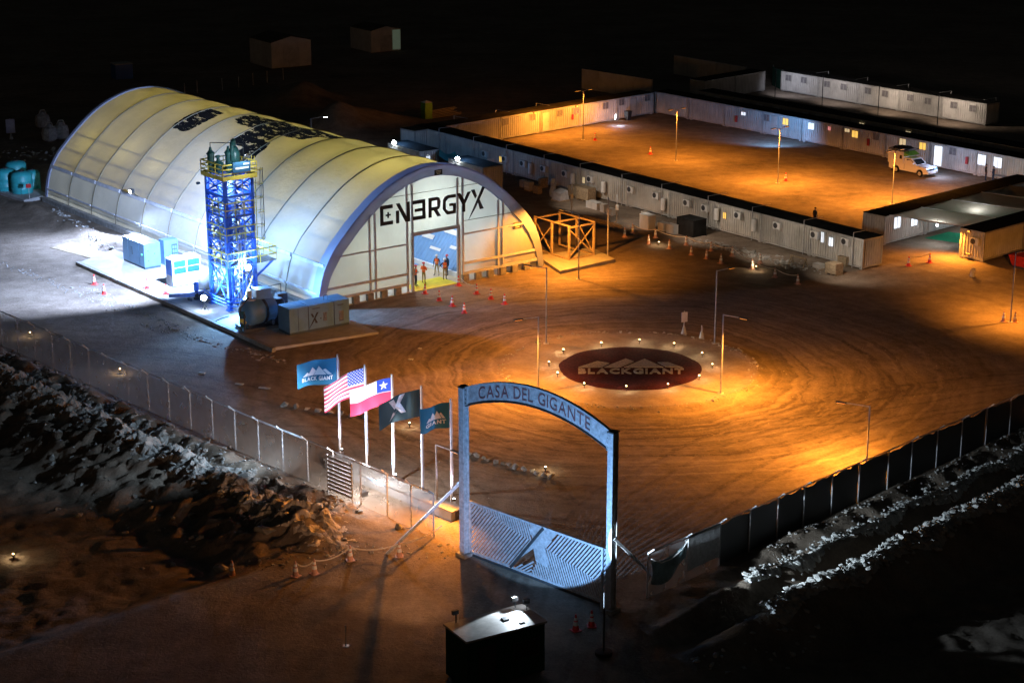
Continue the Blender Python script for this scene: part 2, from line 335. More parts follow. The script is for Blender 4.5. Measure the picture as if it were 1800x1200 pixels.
# ground: dry sandy soil with wheel tracks bending round the roundabout
RC = G(1108, 648)                                   # centre of the roundabout
def ground_mat():
    m = bpy.data.materials.new('sandy desert soil'); m.use_nodes = True; n = m.node_tree; L = n.links.new; b = n.nodes['Principled BSDF']
    b.inputs['Roughness'].default_value = 0.95; b.inputs['Specular IOR Level'].default_value = 0.08
    g = n.nodes.new('ShaderNodeNewGeometry'); P = g.outputs['Position']
    def noise(sc_, det, ro, vec=P):
        k = n.nodes.new('ShaderNodeTexNoise'); k.inputs['Scale'].default_value = sc_; k.inputs['Detail'].default_value = det; k.inputs['Roughness'].default_value = ro; L(vec, k.inputs['Vector']); return k.outputs[0]
    def mth(op, a, b_=None):
        k = n.nodes.new('ShaderNodeMath'); k.operation = op
        for i, q in enumerate((a, b_)):
            if q is None: continue
            if isinstance(q, (int, float)): k.inputs[i].default_value = q
            else: L(q, k.inputs[i])
        return k.outputs[0]
    big = noise(0.11, 6, 0.62); mid = noise(0.8, 8, 0.7); fine = noise(5.5, 6, 0.75)
    # tracks: rings whose radius wanders
    dv = n.nodes.new('ShaderNodeVectorMath'); dv.operation = 'DISTANCE'; L(P, dv.inputs[0]); dv.inputs[1].default_value = (RC.x, RC.y, 0)
    rad = mth('ADD', dv.outputs['Value'], mth('MULTIPLY', mth('SUBTRACT', big, 0.5), 5.0))
    cb = n.nodes.new('ShaderNodeCombineXYZ'); L(mth('MULTIPLY', rad, 1.9), cb.inputs[0]); L(mth('MULTIPLY', big, 0.6), cb.inputs[1])
    ring = noise(1.0, 5, 0.6, cb.outputs[0])
    msk = n.nodes.new('ShaderNodeMapRange'); msk.inputs['From Min'].default_value = 30; msk.inputs['From Max'].default_value = 20; L(dv.outputs['Value'], msk.inputs[0])
    msk2 = n.nodes.new('ShaderNodeMapRange'); msk2.inputs['From Min'].default_value = 8.6; msk2.inputs['From Max'].default_value = 9.8; L(dv.outputs['Value'], msk2.inputs[0])
    mk = mth('MULTIPLY', msk.outputs[0], msk2.outputs[0])
    t = mth('ADD', mth('MULTIPLY', big, 0.40), mth('ADD', mth('MULTIPLY', mid, 0.33), mth('MULTIPLY', fine, 0.27)))
    t = mth('ADD', t, mth('MULTIPLY', mth('MULTIPLY', mth('SUBTRACT', ring, 0.5), mk), 0.50))
    # older wheel tracks sweeping through the gate and past the hall
    for cx, cy, fr_, wt in ((-38, 88, 1.1, .13), (46, 78, .8, .13), (-2, 190, .7, .10)):
        d2 = n.nodes.new('ShaderNodeVectorMath'); d2.operation = 'DISTANCE'; L(P, d2.inputs[0]); d2.inputs[1].default_value = (cx, cy, 0)
        c2 = n.nodes.new('ShaderNodeCombineXYZ'); L(mth('MULTIPLY', mth('ADD', d2.outputs['Value'], mth('MULTIPLY', big, 3.0)), fr_), c2.inputs[0]); L(mth('MULTIPLY', mid, .35), c2.inputs[1]); c2.inputs[2].default_value = cx
        tk = noise(1.0, 4, 0.6, c2.outputs[0]); pm = mth('GREATER_THAN', tk, .5)
        t = mth('ADD', t, mth('MULTIPLY', mth('SUBTRACT', tk, 0.5), wt)); ring = mth('ADD', ring, mth('MULTIPLY', mth('SUBTRACT', tk, 0.5), .5))
    # single wheel ruts: thin pressed bands at fixed radii
    for cx, cy, r0 in ((RC.x, RC.y, 12.4), (RC.x + .8, RC.y - .6, 15.2), (RC.x - 1, RC.y + .5, 18.3), (-38, 88, 37.0), (-38, 88, 41.5), (46, 78, 40.0), (46, 78, 45.5), (-2, 190, 78.0)):
        for dr in (0, 1.75):
            d3 = n.nodes.new('ShaderNodeVectorMath'); d3.operation = 'DISTANCE'; L(P, d3.inputs[0]); d3.inputs[1].default_value = (cx, cy, 0)
            off = mth('ABSOLUTE', mth('SUBTRACT', mth('ADD', d3.outputs['Value'], mth('MULTIPLY', mth('SUBTRACT', big, .5), 2.2)), r0 + dr))
            mr = n.nodes.new('ShaderNodeMapRange'); mr.inputs['From Min'].default_value = .24; mr.inputs['From Max'].default_value = .12; L(off, mr.inputs[0])
            k2 = mth('MULTIPLY', mr.outputs[0], mth('GREATER_THAN', mid, .46))
            t = mth('SUBTRACT', t, mth('MULTIPLY', k2, .07)); ring = mth('SUBTRACT', ring, mth('MULTIPLY', k2, .35))
    isl = n.nodes.new('ShaderNodeMapRange'); isl.inputs['From Min'].default_value = 9.3; isl.inputs['From Max'].default_value = 8.3; isl.inputs['To Max'].default_value = .09; L(mth('ADD', dv.outputs['Value'], mth('MULTIPLY', mth('SUBTRACT', mid, .5), .9)), isl.inputs[0])
    t = mth('ADD', t, isl.outputs[0])
    rp = n.nodes.new('ShaderNodeValToRGB'); e = rp.color_ramp.elements
    e[0].position = 0.36; e[0].color = (0.115, 0.090, 0.070, 1); e[1].position = 0.66; e[1].color = (0.36, 0.295, 0.235, 1)
    k = e.new(0.5); k.color = (0.225, 0.178, 0.138, 1)
    L(t, rp.inputs[0]); L(rp.outputs[0], b.inputs['Base Color'])
    hgt_ = mth('ADD', mth('MULTIPLY', mid, 0.6), mth('ADD', mth('MULTIPLY', fine, 0.35), mth('MULTIPLY', mth('MULTIPLY', ring, mk), 0.22)))
    bp = n.nodes.new('ShaderNodeBump'); bp.inputs['Strength'].default_value = 0.75; bp.inputs['Distance'].default_value = 0.22
    L(hgt_, bp.inputs['Height']); L(bp.outputs[0], b.inputs['Normal'])
    return m
M['soil'] = ground_mat()

# ------------------------------------------------------------------ lamps
def spot(name, loc, target, col, watts, size_deg=120, blend=0.6, rad=0.12, parent=None):
    d = bpy.data.lights.new(name, 'SPOT'); d.energy = watts; d.color = col; d.spot_size = R(size_deg); d.spot_blend = blend; d.shadow_soft_size = rad
    o = bpy.data.objects.new(name, d); COL.objects.link(o)
    o.location = loc; o.rotation_euler = (Vector(target) - Vector(loc)).to_track_quat('-Z', 'Y').to_euler()
    if parent:
        o.parent = parent; o.matrix_parent_inverse = parent_matrix(parent).inverted()
    return o
def batwing(o, power=0.8, most=3.0):
    """street lamp optics: throws more light sideways, so the ground is lit evenly"""
    d = o.data; d.use_nodes = True; n = d.node_tree; em = n.nodes['Emission']
    tc = n.nodes.new('ShaderNodeTexCoord'); sx = n.nodes.new('ShaderNodeSeparateXYZ'); n.links.new(tc.outputs['Normal'], sx.inputs[0])
    ab = n.nodes.new('ShaderNodeMath'); ab.operation = 'ABSOLUTE'; n.links.new(sx.outputs[2], ab.inputs[0])
    pw = n.nodes.new('ShaderNodeMath'); pw.operation = 'POWER'; n.links.new(ab.outputs[0], pw.inputs[0]); pw.inputs[1].default_value = -power
    mn = n.nodes.new('ShaderNodeMath'); mn.operation = 'MINIMUM'; n.links.new(pw.outputs[0], mn.inputs[0]); mn.inputs[1].default_value = most
    n.links.new(mn.outputs[0], em.inputs['Strength'])
    return o
def point(name, loc, col, watts, rad=0.1, parent=None):
    d = bpy.data.lights.new(name, 'POINT'); d.energy = watts; d.color = col; d.shadow_soft_size = rad
    o = bpy.data.objects.new(name, d); COL.objects.link(o); o.location = loc
    if parent:
        o.parent = parent; o.matrix_parent_inverse = parent_matrix(parent).inverted()
    return o
def parent_matrix(p):
    m = Matrix.Translation(p.location) @ p.rotation_euler.to_matrix().to_4x4()
    return m if p.parent is None else parent_matrix(p.parent) @ m

# ------------------------------------------------------------------ terrain
VG = {}
def vnoise(x, y, cell, seed):
    if seed not in VG: VG[seed] = np.random.RandomState(seed).rand(97, 97)
    g = VG[seed]
    u = x / cell; v = y / cell; i = np.floor(u).astype(int); j = np.floor(v).astype(int)
    fu = u - i; fv = v - j; fu = fu * fu * (3 - 2 * fu); fv = fv * fv * (3 - 2 * fv)
    a = g[i % 97, j % 97]; b = g[(i + 1) % 97, j % 97]; c = g[i % 97, (j + 1) % 97]; d = g[(i + 1) % 97, (j + 1) % 97]
    return (a * (1 - fu) + b * fu) * (1 - fv) + (c * (1 - fu) + d * fu) * fv
def fbm(x, y, cell, seed, oct=4):
    s = 0; a = 1; t = 0
    for k in range(oct): s = s + a * vnoise(x + 13.7 * k, y - 7.1 * k, cell, seed + k); t += a; a *= 0.55; cell *= 0.47
    return s / t
def sstep(a, b, x): t = np.clip((x - a) / (b - a), 0, 1); return t * t * (3 - 2 * t)
def bump1(x, c, w): return np.exp(-((x - c) / w) ** 2)
FL_O = np.array([-4.2, 94.8]); FL_A = R(132.5); FL_U = np.array([math.cos(FL_A), math.sin(FL_A)]); FL_N = np.array([-math.sin(FL_A), math.cos(FL_A)])
FR_O = np.array([6.8, 87.1]); FR_A = R(44.9); FR_U = np.array([math.cos(FR_A), math.sin(FR_A)]); FR_N = np.array([math.sin(FR_A), -math.cos(FR_A)])
HEAPS = [(G(530, 175), 7, 2.4), (G(590, 225), 6, 2.6), (G(640, 215), 8, 1.6)]
def height(x, y):
    x = np.asarray(x, float); y = np.asarray(y, float)
    h = (fbm(x, y, 3.0, 11) - 0.5) * 0.09
    # roundabout
    r = np.hypot(x - RC.x, y - RC.y); ang = np.arctan2(y - RC.y, x - RC.x)
    inside = 1 - sstep(8.3, 8.8, r)
    h = h * (1 - inside) + inside * 0.06
    h += bump1(r, 8.9, 0.45) * (0.10 + 0.28 * fbm(x, y, 1.1, 31, 3)) * (0.55 + 0.45 * np.cos(ang + 0.9))
    tr = sstep(9.2, 10.5, r) * (1 - sstep(22, 30, r))
    rr = r + (fbm(x, y, 9, 41, 3) - 0.5) * 4
    h += tr * 0.07 * (fbm(rr * 1.0, ang * 1.6, 1.5, 43, 2) - 0.5)
    # left bank outside the fence
    s = (x - FL_O[0]) * FL_U[0] + (y - FL_O[1]) * FL_U[1]; d = (x - FL_O[0]) * FL_N[0] + (y - FL_O[1]) * FL_N[1]
    wob = (fbm(x, y, 5, 51, 3) - 0.5) * 2.2
    dd = d + wob
    m = sstep(2.5, 6.0, s) * (1 - sstep(70, 90, s)) * (d > -4)
    rough = fbm(x, y, 1.5, 61, 4); ridge = 1 - np.abs(2 * fbm(x, y, 1.8, 71, 4) - 1)
    bank = bump1(dd, 1.4, 1.1) * 0.25 + bump1(dd, 4.3, 1.3) * 0.45 - bump1(dd, 2.9, 0.5) * 0.4 - sstep(6.0, 11, dd) * 0.9
    bank = bank + sstep(0.3, 1.2, d) * (ridge ** 2 * 0.75 + rough * 0.5 - 0.55) * (1 - 0.65 * sstep(6, 12, dd))
    h = h + m * bank * sstep(0.35, 1.4, d)
    # trodden mounds beside the road at the gate
    md = bump1(s, 4.6, 3.2) * bump1(d, 4.4, 2.4)
    h += md * (0.30 + 1.25 * fbm(x, y, 1.5, 81, 4) - 0.25)
    # right hand bank
    s2 = (x - FR_O[0]) * FR_U[0] + (y - FR_O[1]) * FR_U[1]; d2 = (x - FR_O[0]) * FR_N[0] + (y - FR_O[1]) * FR_N[1]
    m2 = sstep(-6, 3, s2) * sstep(0.2, 0.7, d2)
    w2 = (fbm(x, y, 3, 91, 3) - 0.5) * 0.8
    bank2 = bump1(d2 + w2, 1.0, 0.7) * 0.45 * sstep(5, 9, s2) + bump1(d2 + w2, 3.0, 0.5) * 0.45 - bump1(d2, 4.4, 0.8) * 0.7 + bump1(d2 + w2, 6.2, 0.9) * 0.65 - sstep(6.8, 9.5, d2) * 1.0
    h += m2 * (bank2 + (fbm(x, y, 0.9, 95, 4) - 0.5) * 0.5)
    # hall, slabs and yards stand on levelled ground; soil bank beside the hall
    ax = R(-52); hx = (x + 6.22) * math.cos(ax) + (y - 146.7) * math.sin(ax); hy = -(x + 6.22) * math.sin(ax) + (y - 146.7) * math.cos(ax)
    flat = sstep(-13, -11.3, hy) * (1 - sstep(11.3, 12.5, hy)) * (1 - sstep(-1.0, 2, hx)) * sstep(-52, -50, hx)
    h = h * (1 - flat) - 0.03 * flat
    h += bump1(hy, -14.2, 1.1) * (1 - sstep(-26, -23, hx)) * sstep(-52, -46, hx) * (0.25 + 0.6 * fbm(x, y, 1.3, 99, 4))
    for c, w_, hh in HEAPS: h += bump1(np.hypot(x - c.x, y - c.y), 0, w_ * 0.5) * hh * (0.85 + 0.3 * fbm(x, y, 2, 5, 3))
    return h
def hz(x, y): return float(height(np.array([x]), np.array([y]))[0])
def stretch(a, b, step, outer, far, ratio=1.35):
    c = list(np.arange(a, b, step)); q = step; p = c[-1]
    while p < far: q = min(q * ratio, 400) if q < outer or p > b * 1 else q; p += q; c.append(p)
    q = step; p = c[0]; lo = []
    while p > -far: q = min(q * ratio, 400); p -= q; lo.append(p)
    return np.array(lo[::-1] + c)
xs = stretch(-48, 48, 0.28, 1, 3000)
ys = stretch(79, 160, 0.28, 1, 4000); ys = ys[ys > -400]
ys = np.concatenate([ys[ys < 160], np.arange(160, 262, 1.0), ys[ys > 264]])
XX, YY = np.meshgrid(xs, ys)
ZZ = height(XX, YY)
nx, ny = len(xs), len(ys)
vs = np.stack([XX.ravel(), YY.ravel(), ZZ.ravel()], 1)
ii, jj = np.meshgrid(np.arange(nx - 1), np.arange(ny - 1)); q0 = (jj * nx + ii).ravel()
fs = np.stack([q0, q0 + 1, q0 + nx + 1, q0 + nx], 1)
gm = bpy.data.meshes.new('ground')
gm.vertices.add(len(vs)); gm.vertices.foreach_set('co', vs.ravel())
gm.loops.add(fs.size); gm.loops.foreach_set('vertex_index', fs.ravel().astype(np.int32))
gm.polygons.add(len(fs)); gm.polygons.foreach_set('loop_start', np.arange(0, fs.size, 4, dtype=np.int32))
gm.update(); gm.validate()
gm.polygons.foreach_set('use_smooth', [True] * len(gm.polygons))
obj('ground', gm, M['soil'], kind='structure')

# ------------------------------------------------------------------ slabs
def slab(name, pts, z1, m, kind='structure'):
    return obj(name, MB().prism([(p[0], p[1]) for p in pts], -0.4, z1), m, kind=kind)
slab('plant_slab', [(-36.6, 154.0), (-17.2, 129.4), (-9.9, 133.4), (-13.6, 138.5), (-16.2, 140.6), (-33.0, 162.0)], 0.22, M['concrete'])
slab('kerb', [(-36.9, 153.8), (-17.25, 128.95), (-17.0, 129.2), (-36.6, 154.05)], 0.30, M['concrete_block'])
slab('pavement', [G(985, 482), G(1081, 461), G(1040, 440), G(945, 455)], 0.28, M['concrete'])

# ------------------------------------------------------------------ the arched membrane hall
HALL = Vector((-6.22, 146.7, 0)); AXA = -52
hall = thing('membrane_hall', 'large arched membrane hall glowing from inside with printed end wall', 'hall', HALL, R(AXA))
# hall frame: x runs out of the front wall, y to its right hand side, so the hall lies at x < 0
HALF = [(11.05, 0.0), (10.95, 1.2), (10.5, 2.9), (9.65, 4.35), (8.7, 5.4), (7.3, 6.75), (5.3, 8.3), (3.4, 9.25), (1.6, 9.8), (0, 9.95)]
def fine(half, n=3):
    pts = [(-x, z) for x, z in half] + [(x, z) for x, z in half[-2::-1]]
    out = []
    for k in range(len(pts) - 1):
        p0 = pts[max(k - 1, 0)]; p1 = pts[k]; p2 = pts[k + 1]; p3 = pts[min(k + 2, len(pts) - 1)]
        for i in range(n):
            t = i / n
            out.append(tuple(0.5 * (2 * p1[c] + (p2[c] - p0[c]) * t + (2 * p0[c] - 5 * p1[c] + 4 * p2[c] - p3[c]) * t * t + (3 * p1[c] - p0[c] - 3 * p2[c] + p3[c]) * t ** 3) for c in (0, 1)))
    return out + [pts[-1]]
PROF = fine(HALF)
ARC = [0]
for a, b in zip(PROF[:-1], PROF[1:]): ARC.append(ARC[-1] + math.hypot(b[0] - a[0], b[1] - a[1]))
BAY, NB = 4.93, 10
K0 = [i for i, p in enumerate(PROF) if p[0] < 0 and p[1] <= 0.9][-1]      # top of the base skirt
def arch_panel(x0, x1, i0, i1, nseg=6, sag=0.10, mat_=None, name='roof_panel'):
    """cloth stretched between two arches: it hollows a little between them"""
    me = bpy.data.meshes.new(name); v = []; uv = []
    for s_ in range(nseg + 1):
        t = s_ / nseg; d = sag * 4 * t * (1 - t)
        for i in range(i0, i1 + 1):
            y, z = PROF[i]; n = Vector((y, z - 2.0)).normalized()
            v.append((x0 + (x1 - x0) * t, y - n.x * d, z - n.y * d)); uv.append((-(x0 + (x1 - x0) * t), ARC[i]))
    w_ = i1 - i0 + 1
    f = [(s_ * w_ + i, s_ * w_ + i + 1, (s_ + 1) * w_ + i + 1, (s_ + 1) * w_ + i) for s_ in range(nseg) for i in range(w_ - 1)]
    me.from_pydata(v, [], f); me.update()
    u = me.uv_layers.new(name='hall')
    for lp in me.loops: u.data[lp.index].uv = uv[lp.vertex_index]
    me.polygons.foreach_set('use_smooth', [True] * len(me.polygons))
    return obj(name, me, mat_, hall)
N_ = len(PROF) - 1
KL = min(i for i, p in enumerate(PROF) if p[1] > 3.3); KR = N_ - KL
for b in range(NB):
    x0, x1 = -b * BAY, -(b + 1) * BAY
    if b == 0: x0 = -0.9
    arch_panel(x0, x1, KL, KR, mat_=M['fab_roof'])
    arch_panel(x0, x1, K0, KL, mat_=M['fab_low'], name='side_panel', sag=0.05)
    arch_panel(x0, x1, KR, N_ - K0, mat_=M['fab_low'], name='side_panel', sag=0.05)
def arch_strip(x0, x1, off, th, i0=0, i1=None, name='seam_strip', m=None, par=hall):
    i1 = N_ if i1 is None else i1; mb = MB(); v = []
    for i in range(i0, i1 + 1):
        a = PROF[max(i - 1, 0)]; c = PROF[min(i + 1, N_)]
        n = Vector((-(c[1] - a[1]), c[0] - a[0])).normalized()
        y, z = PROF[i]
        for o_ in (off, off + th):
            for x in (x0, x1): v.append((x, y + n.x * o_, z + n.y * o_))
    f = []
    for k in range(i1 - i0):
        q = 4 * k
        f += [(q, q + 1, q + 5, q + 4), (q + 2, q + 6, q + 7, q + 3), (q, q + 4, q + 6, q + 2), (q + 1, q + 3, q + 7, q + 5)]
    f += [(0, 2, 3, 1), (4 * (i1 - i0), 4 * (i1 - i0) + 1, 4 * (i1 - i0) + 3, 4 * (i1 - i0) + 2)]
    mb.add(v, f)
    return obj(name, mb, m, par, smooth=False)
# purlins just under the cloth show through as soft lines
for i in (KL + 1, KL + 4, KL + 7, N_ // 2, KR - 7, KR - 4, KR - 1):
    y, z = PROF[i]; n = Vector((y, z - 2.0)).normalized()
    obj('purlin', MB().tube((-NB * BAY + .2, y - n.x * .26, z - n.y * .26), (-.3, y - n.x * .26, z - n.y * .26), .07, 6), M['steel'], hall)
for b in range(1, NB):
    arch_strip(-b * BAY - .12, -b * BAY + .12, -.42, .25, name='arch_truss', m=M['steel'])
# arches between the bays: seam strip proud of the cloth
for b in range(1, NB + 1):
    arch_strip(-b * BAY - 0.05, -b * BAY + 0.05, -0.01, 0.05, m=M['seam'])
arch_strip(-0.92, 0.08, -0.02, 0.14, name='front_rim', m=M['fab_rim'])
arch_strip(-NB * BAY - 0.1, -NB * BAY + 0.35, -0.02, 0.12, name='rear_rim', m=M['fab_rim'])
# front face of the rim: a flat band between outer and inner arch
v = []; 
for i in range(N_ + 1):
    a = PROF[max(i - 1, 0)]; c = PROF[min(i + 1, N_)]; n = Vector((-(c[1] - a[1]), c[0] - a[0])).normalized(); y, z = PROF[i]
    wd = 0.40 + 0.36 * min(1, z / 4.0)
    for x, o_ in ((0.10, 0.12), (0.10, -wd), (-0.12, -wd)): v.append((x, y + n.x * o_, z + n.y * o_))
f = []
for k in range(N_):
    q = 3 * k; f += [(q, q + 3, q + 4, q + 1), (q + 1, q + 4, q + 5, q + 2)]
obj('rim_face', MB().add(v, f), M['fab_rim'], hall)
def inner_z(y):
    for a, b in zip(PROF[:-1], PROF[1:]):
        if a[0] <= y <= b[0]: return a[1] + (b[1] - a[1]) * (y - a[0]) / max(1e-6, b[0] - a[0])
    return 0.0
# end wall panels between the posts, with the doorway left open
DY0, DY1, DZ = -2.15, 2.3, 4.6
POSTS = [-6.0, DY0, DY1, 6.7]
def wall_panel(y0, y1, z0, zt=None, x=-0.06, m=None, name='front_panel'):
    n = max(2, int((y1 - y0) / 0.35)); ys_ = [y0 + (y1 - y0) * i / n for i in range(n + 1)]; v = []; rows = 8
    for r in range(rows + 1):
        for y in ys_:
            top = (inner_z(max(-10.9, min(10.9, y))) - 0.15) if zt is None else zt
            top = max(top, z0 + 0.05)
            z = z0 + (top - z0) * r / rows
            v.append((x - 0.05 * math.sin(PI * r / rows) * math.sin(PI * (y - y0) / (y1 - y0)), y, z))
    f = [(r * (n + 1) + i, r * (n + 1) + i + 1, (r + 1) * (n + 1) + i + 1, (r + 1) * (n + 1) + i) for r in range(rows) for i in range(n)]
    return obj(name, MB().add(v, f), m or M['fab_front'], hall, smooth=True)
for y0, y1 in ((-10.75, -6.0), (-6.0, DY0), (DY1, 6.7), (6.7, 10.75)): wall_panel(y0, y1, 0.62)
wall_panel(DY0, DY1, DZ)
rear = wall_panel(-10.75, 10.75, 0.0, x=-NB * BAY + 0.05, name='rear_panel')
# posts (paired tubes), rails, door frame
for y in POSTS:
    top = inner_z(y) - 0.9
    z0 = 0.0
    for dy in (-0.26, 0.26):
        if y in (DY0, DY1): dy = dy + (-0.26 if y == DY0 else 0.26)
        obj('wall_post', MB().cbox((0.0, y + dy, (top + z0) / 2), (0.12, 0.16, top - z0)), M['strut'], hall)
def rail(y0, y1, z, w_=0.16, m=None, z1=None):
    obj('wall_rail', MB().beam((0.03, y0, z), (0.03, y1, z if z1 is None else z1), 0.08, w_), m or M['strut'], hall)
rail(-10.3, -2.7, 1.55, 0.2); rail(2.9, 10.4, 1.55, 0.2); rail(-10.4, -2.7, 0.7, 0.22); rail(2.9, 10.5, 0.7, 0.22)
rail(-9.8, -2.7, 4.0, 0.12); rail(2.9, 9.6, 4.0, 0.12)
rail(-5.6, 5.8, 8.0, 0.03, M['seam']); rail(2.9, 8.6, 5.1, 0.03, M['seam'])
obj('door_lintel', MB().cbox((0.04, (DY0 + DY1) / 2, DZ + 0.12), (0.2, DY1 - DY0 + 0.3, 0.26)), M['strut'], hall)
for y in (DY0 - 0.08, DY1 + 0.08): obj('door_jamb', MB().cbox((0.06, y, DZ / 2), (0.2, 0.18, DZ)), M['steel'], hall)
# low gaps between concrete blocks along the end wall
for y0, y1 in ((-10.6, -2.6), (2.8, 10.4)):
    n = 6
    for k in range(n):
        yc = y0 + (y1 - y0) * (k + 0.15) / n
        obj('footing_block', MB().cbox((0.0, yc, 0.3), (0.5, 0.55, 0.6)), M['concrete_block'], hall)
    obj('clear_strip', MB().add([(-.06, y0 - .1, 0), (-.06, y1 + .1, 0), (-.06, y1 + .1, .63), (-.06, y0 - .1, .63)], [(0, 1, 2, 3)]), M['clear'], hall)
# side skirts: a grey band, a strut line and footing beam on both sides
for sgn in (-1, 1):
    obj('footing_beam', MB().box(-NB * BAY, -0.2, sgn * 11.05 - 0.45, sgn * 11.05 + 0.45, -0.3, 0.42), M['concrete_block'], hall)
    for k in range(NB):
        x0, x1 = -k * BAY - 0.15, -(k + 1) * BAY + 0.15
        obj('side_strut', MB().beam((x0, sgn * 10.38, 3.35), (x1, sgn * 10.38, 3.35), 0.16, 0.30), M['strut'], hall)
        obj('skirt_tube', MB().beam((x0, sgn * 11.05, 1.25), (x1, sgn * 11.05, 1.25), 0.08, 0.16), M['strut'], hall)
    if sgn == -1: obj('clear_skirt', MB().add([(-NB * BAY, -11.04, .40), (-.3, -11.04, .40), (-.3, -11.0, .93), (-NB * BAY, -11.0, .93)], [(0, 1, 2, 3)]), M['clear'], hall)
    else: obj('clear_skirt', MB().add([(-NB * BAY, 11.04, .40), (-.3, 11.04, .40), (-.3, 11.0, .93), (-NB * BAY, 11.0, .93)], [(0, 1, 2, 3)]), M['clear'], hall)
# inside: floor, stripe, ribbed blue partition with white sheets
obj('hall_floor', MB().box(-NB * BAY + 0.3, 0.1, -10.6, 10.6, -0.3, 0.03), M['floor_tan'], hall)
obj('floor_stripe', MB().box(-2.4, 0.12, -2.0, 2.2, 0.0, 0.035), M['floor_yellow'], hall)
obj('floor_stripe', MB().box(-9.0, -6.6, -3.2, 3.6, 0.0, 0.036), M['panel_blue'], hall)
mbp = MB(); mbw = []
PX0, PX1 = -30, -1.2
nrib = 64
def pfn(u, v, e): return (u, 3.4 + v * 0.62 - e * 0.5, 0.35 + v * 0.78 + e * 0.6)   # a lean-to sheet rising towards the side wall
for k in range(nrib):
    u0 = PX0 + (PX1 - PX0) * k / nrib; u1 = PX0 + (PX1 - PX0) * (k + 0.55) / nrib; u2 = PX0 + (PX1 - PX0) * (k + 1) / nrib
    mbp.add([pfn(u0, 0, 0), pfn(u1, 0, 0), pfn(u2, 0, 0), pfn(u0, 8, 0), pfn(u1, 8, 0), pfn(u2, 8, 0), pfn((u0 + u1) / 2, 0, .09), pfn((u0 + u1) / 2, 8, .09)],
            [(0, 6, 7, 3), (6, 1, 4, 7), (1, 2, 5, 4)])
obj('lean_to_sheet', mbp, M['panel_blue'], hall)
for (u, v, du, dv) in ((-8.3, 2.0, 1.6, 0.42), (-5.9, 2.95, 3.2, 0.45), (-6.5, 1.2, 1.5, 0.26), (-4.1, 1.75, 0.9, 0.3), (-12.5, 2.0, 1.6, 0.42), (-14.5, 6.4, 3, 1.0)):
    obj('skylight_sheet', MB().add([pfn(u, v, .12), pfn(u + du, v, .12), pfn(u + du, v + dv, .12), pfn(u, v + dv, .12)], [(0, 1, 2, 3)]), M['panel_white'], hall)
obj('lean_to_kerb', MB().box(PX0, PX1, 3.15, 3.4, 0.03, 0.4), M['panel_white'], hall)
# small plates on the wall and rim
def plate(y, z, w_, h_, x=0.14, tilt=0):
    p = obj('notice_plate', MB().cbox((0, 0, 0), (0.03, w_, h_)), M['letter'], hall, loc=(x, y, z))
    for k in range(3): obj('notice_line', MB().cbox((0.022, 0, h_ * (0.28 - 0.26 * k)), (0.01, w_ * (0.7 - 0.12 * k), h_ * 0.09)), M['hi_yellow'], p)
plate(0.35, 9.45, 0.75, 0.42); plate(8.45, 3.9, 0.85, 0.55, 0.0)

# ---- lettering helpers
FONTC = {}
def glyph(ch, bold=0.0, ext=0.0):
    key = (ch, bold, ext)
    if key not in FONTC:
        cu = bpy.data.curves.new('glyph', 'FONT'); cu.body = ch; cu.size = 1.0; cu.offset = bold; cu.extrude = ext; cu.resolution_u = 3; cu.fill_mode = 'BOTH'
        o = bpy.data.objects.new('glyph', cu); COL.objects.link(o)
        dg = bpy.context.evaluated_depsgraph_get(); me = bpy.data.meshes.new_from_object(o.evaluated_get(dg))
        v = [tuple(q.co) for q in me.vertices]; f = [tuple(p.vertices) for p in me.polygons]
        bpy.data.objects.remove(o); bpy.data.curves.remove(cu); bpy.data.meshes.remove(me)
        x0 = min(p[0] for p in v); x1 = max(p[0] for p in v)
        FONTC[key] = ([(p[0] - x0, p[1], p[2]) for p in v], f, x1 - x0)
    return FONTC[key]
def layout(text, gap=0.09, space=0.32, bold=0.0, ext=0.0):
    """glyphs with their left edges, in units of the font size; total width"""
    x = 0; out = []
    for ch in text:
        if ch == ' ': x += space; continue
        v, f, w_ = glyph(ch, bold, ext); out.append((x, v, f)); x += w_ + gap
    return out, x - gap
def lettering(text, width, fn, parent, m, cap=0.72, bold=0.0, height=None, name='letter', gap=0.09, joined=False, subdiv=0):
    """fn maps (distance along, height, depth) to the parent's space"""
    out, W = layout(text, gap, bold=bold, ext=0.02)
    k = width / W; kh = k if height is None else height / cap
    allmb = MB()
    for x, v, f in out:
        mb = MB().add([fn((x + p[0]) * k, p[1] * kh, p[2]) for p in v], f)
        if joined: allmb.add(mb.v, mb.f)
        else: obj(name, mb, m, parent)
    if joined: obj(name, allmb, m, parent)

# ---- ENERGYX on the end wall: drawn strokes, the third letter a mirrored E, the last one a split X
def strokes(polys, name='letter'):
    mb = MB()
    for p in polys: mb.prism(p, 0, 0.03, fn=lambda a, b, c: (0.05 + c, LY + a, LZ + b))
    obj(name, mb, M['letter'], hall)
def rect(x0, y0, x1, y1): return [(x0, y0), (x1, y0), (x1, y1), (x0, y1)]
LY, LZ = -5.25, 5.85
hh = 1.6; th_ = 0.30
def rowshift(x, pts): return [(x + a, b) for a, b in pts]
x = 0
strokes([rect(0, 0, th_, hh), rect(th_, hh - th_, 1.2, hh), rect(th_, 0, 1.2, th_), rect(0.52, 0.72, 1.0, 0.86), rect(0.69, 0.55, 0.83, 1.03)])
x = 1.5
strokes([rect(x, 0, x + th_, 1.02), rowshift(x, [(0, hh), (0.36, hh), (1.02, 0.0 + 0.42), (1.02, 0), (0.9, 0)]), rect(x + 1.02, 0, x + 1.34, hh)])
x = 3.1
strokes([rect(x + 0.95, 0, x + 1.25, hh), rect(x, hh - th_, x + 0.95, hh), rect(x, 0, x + 0.95, th_), rect(x + 0.2, 0.66, x + 0.95, 0.92)])
x = 4.65
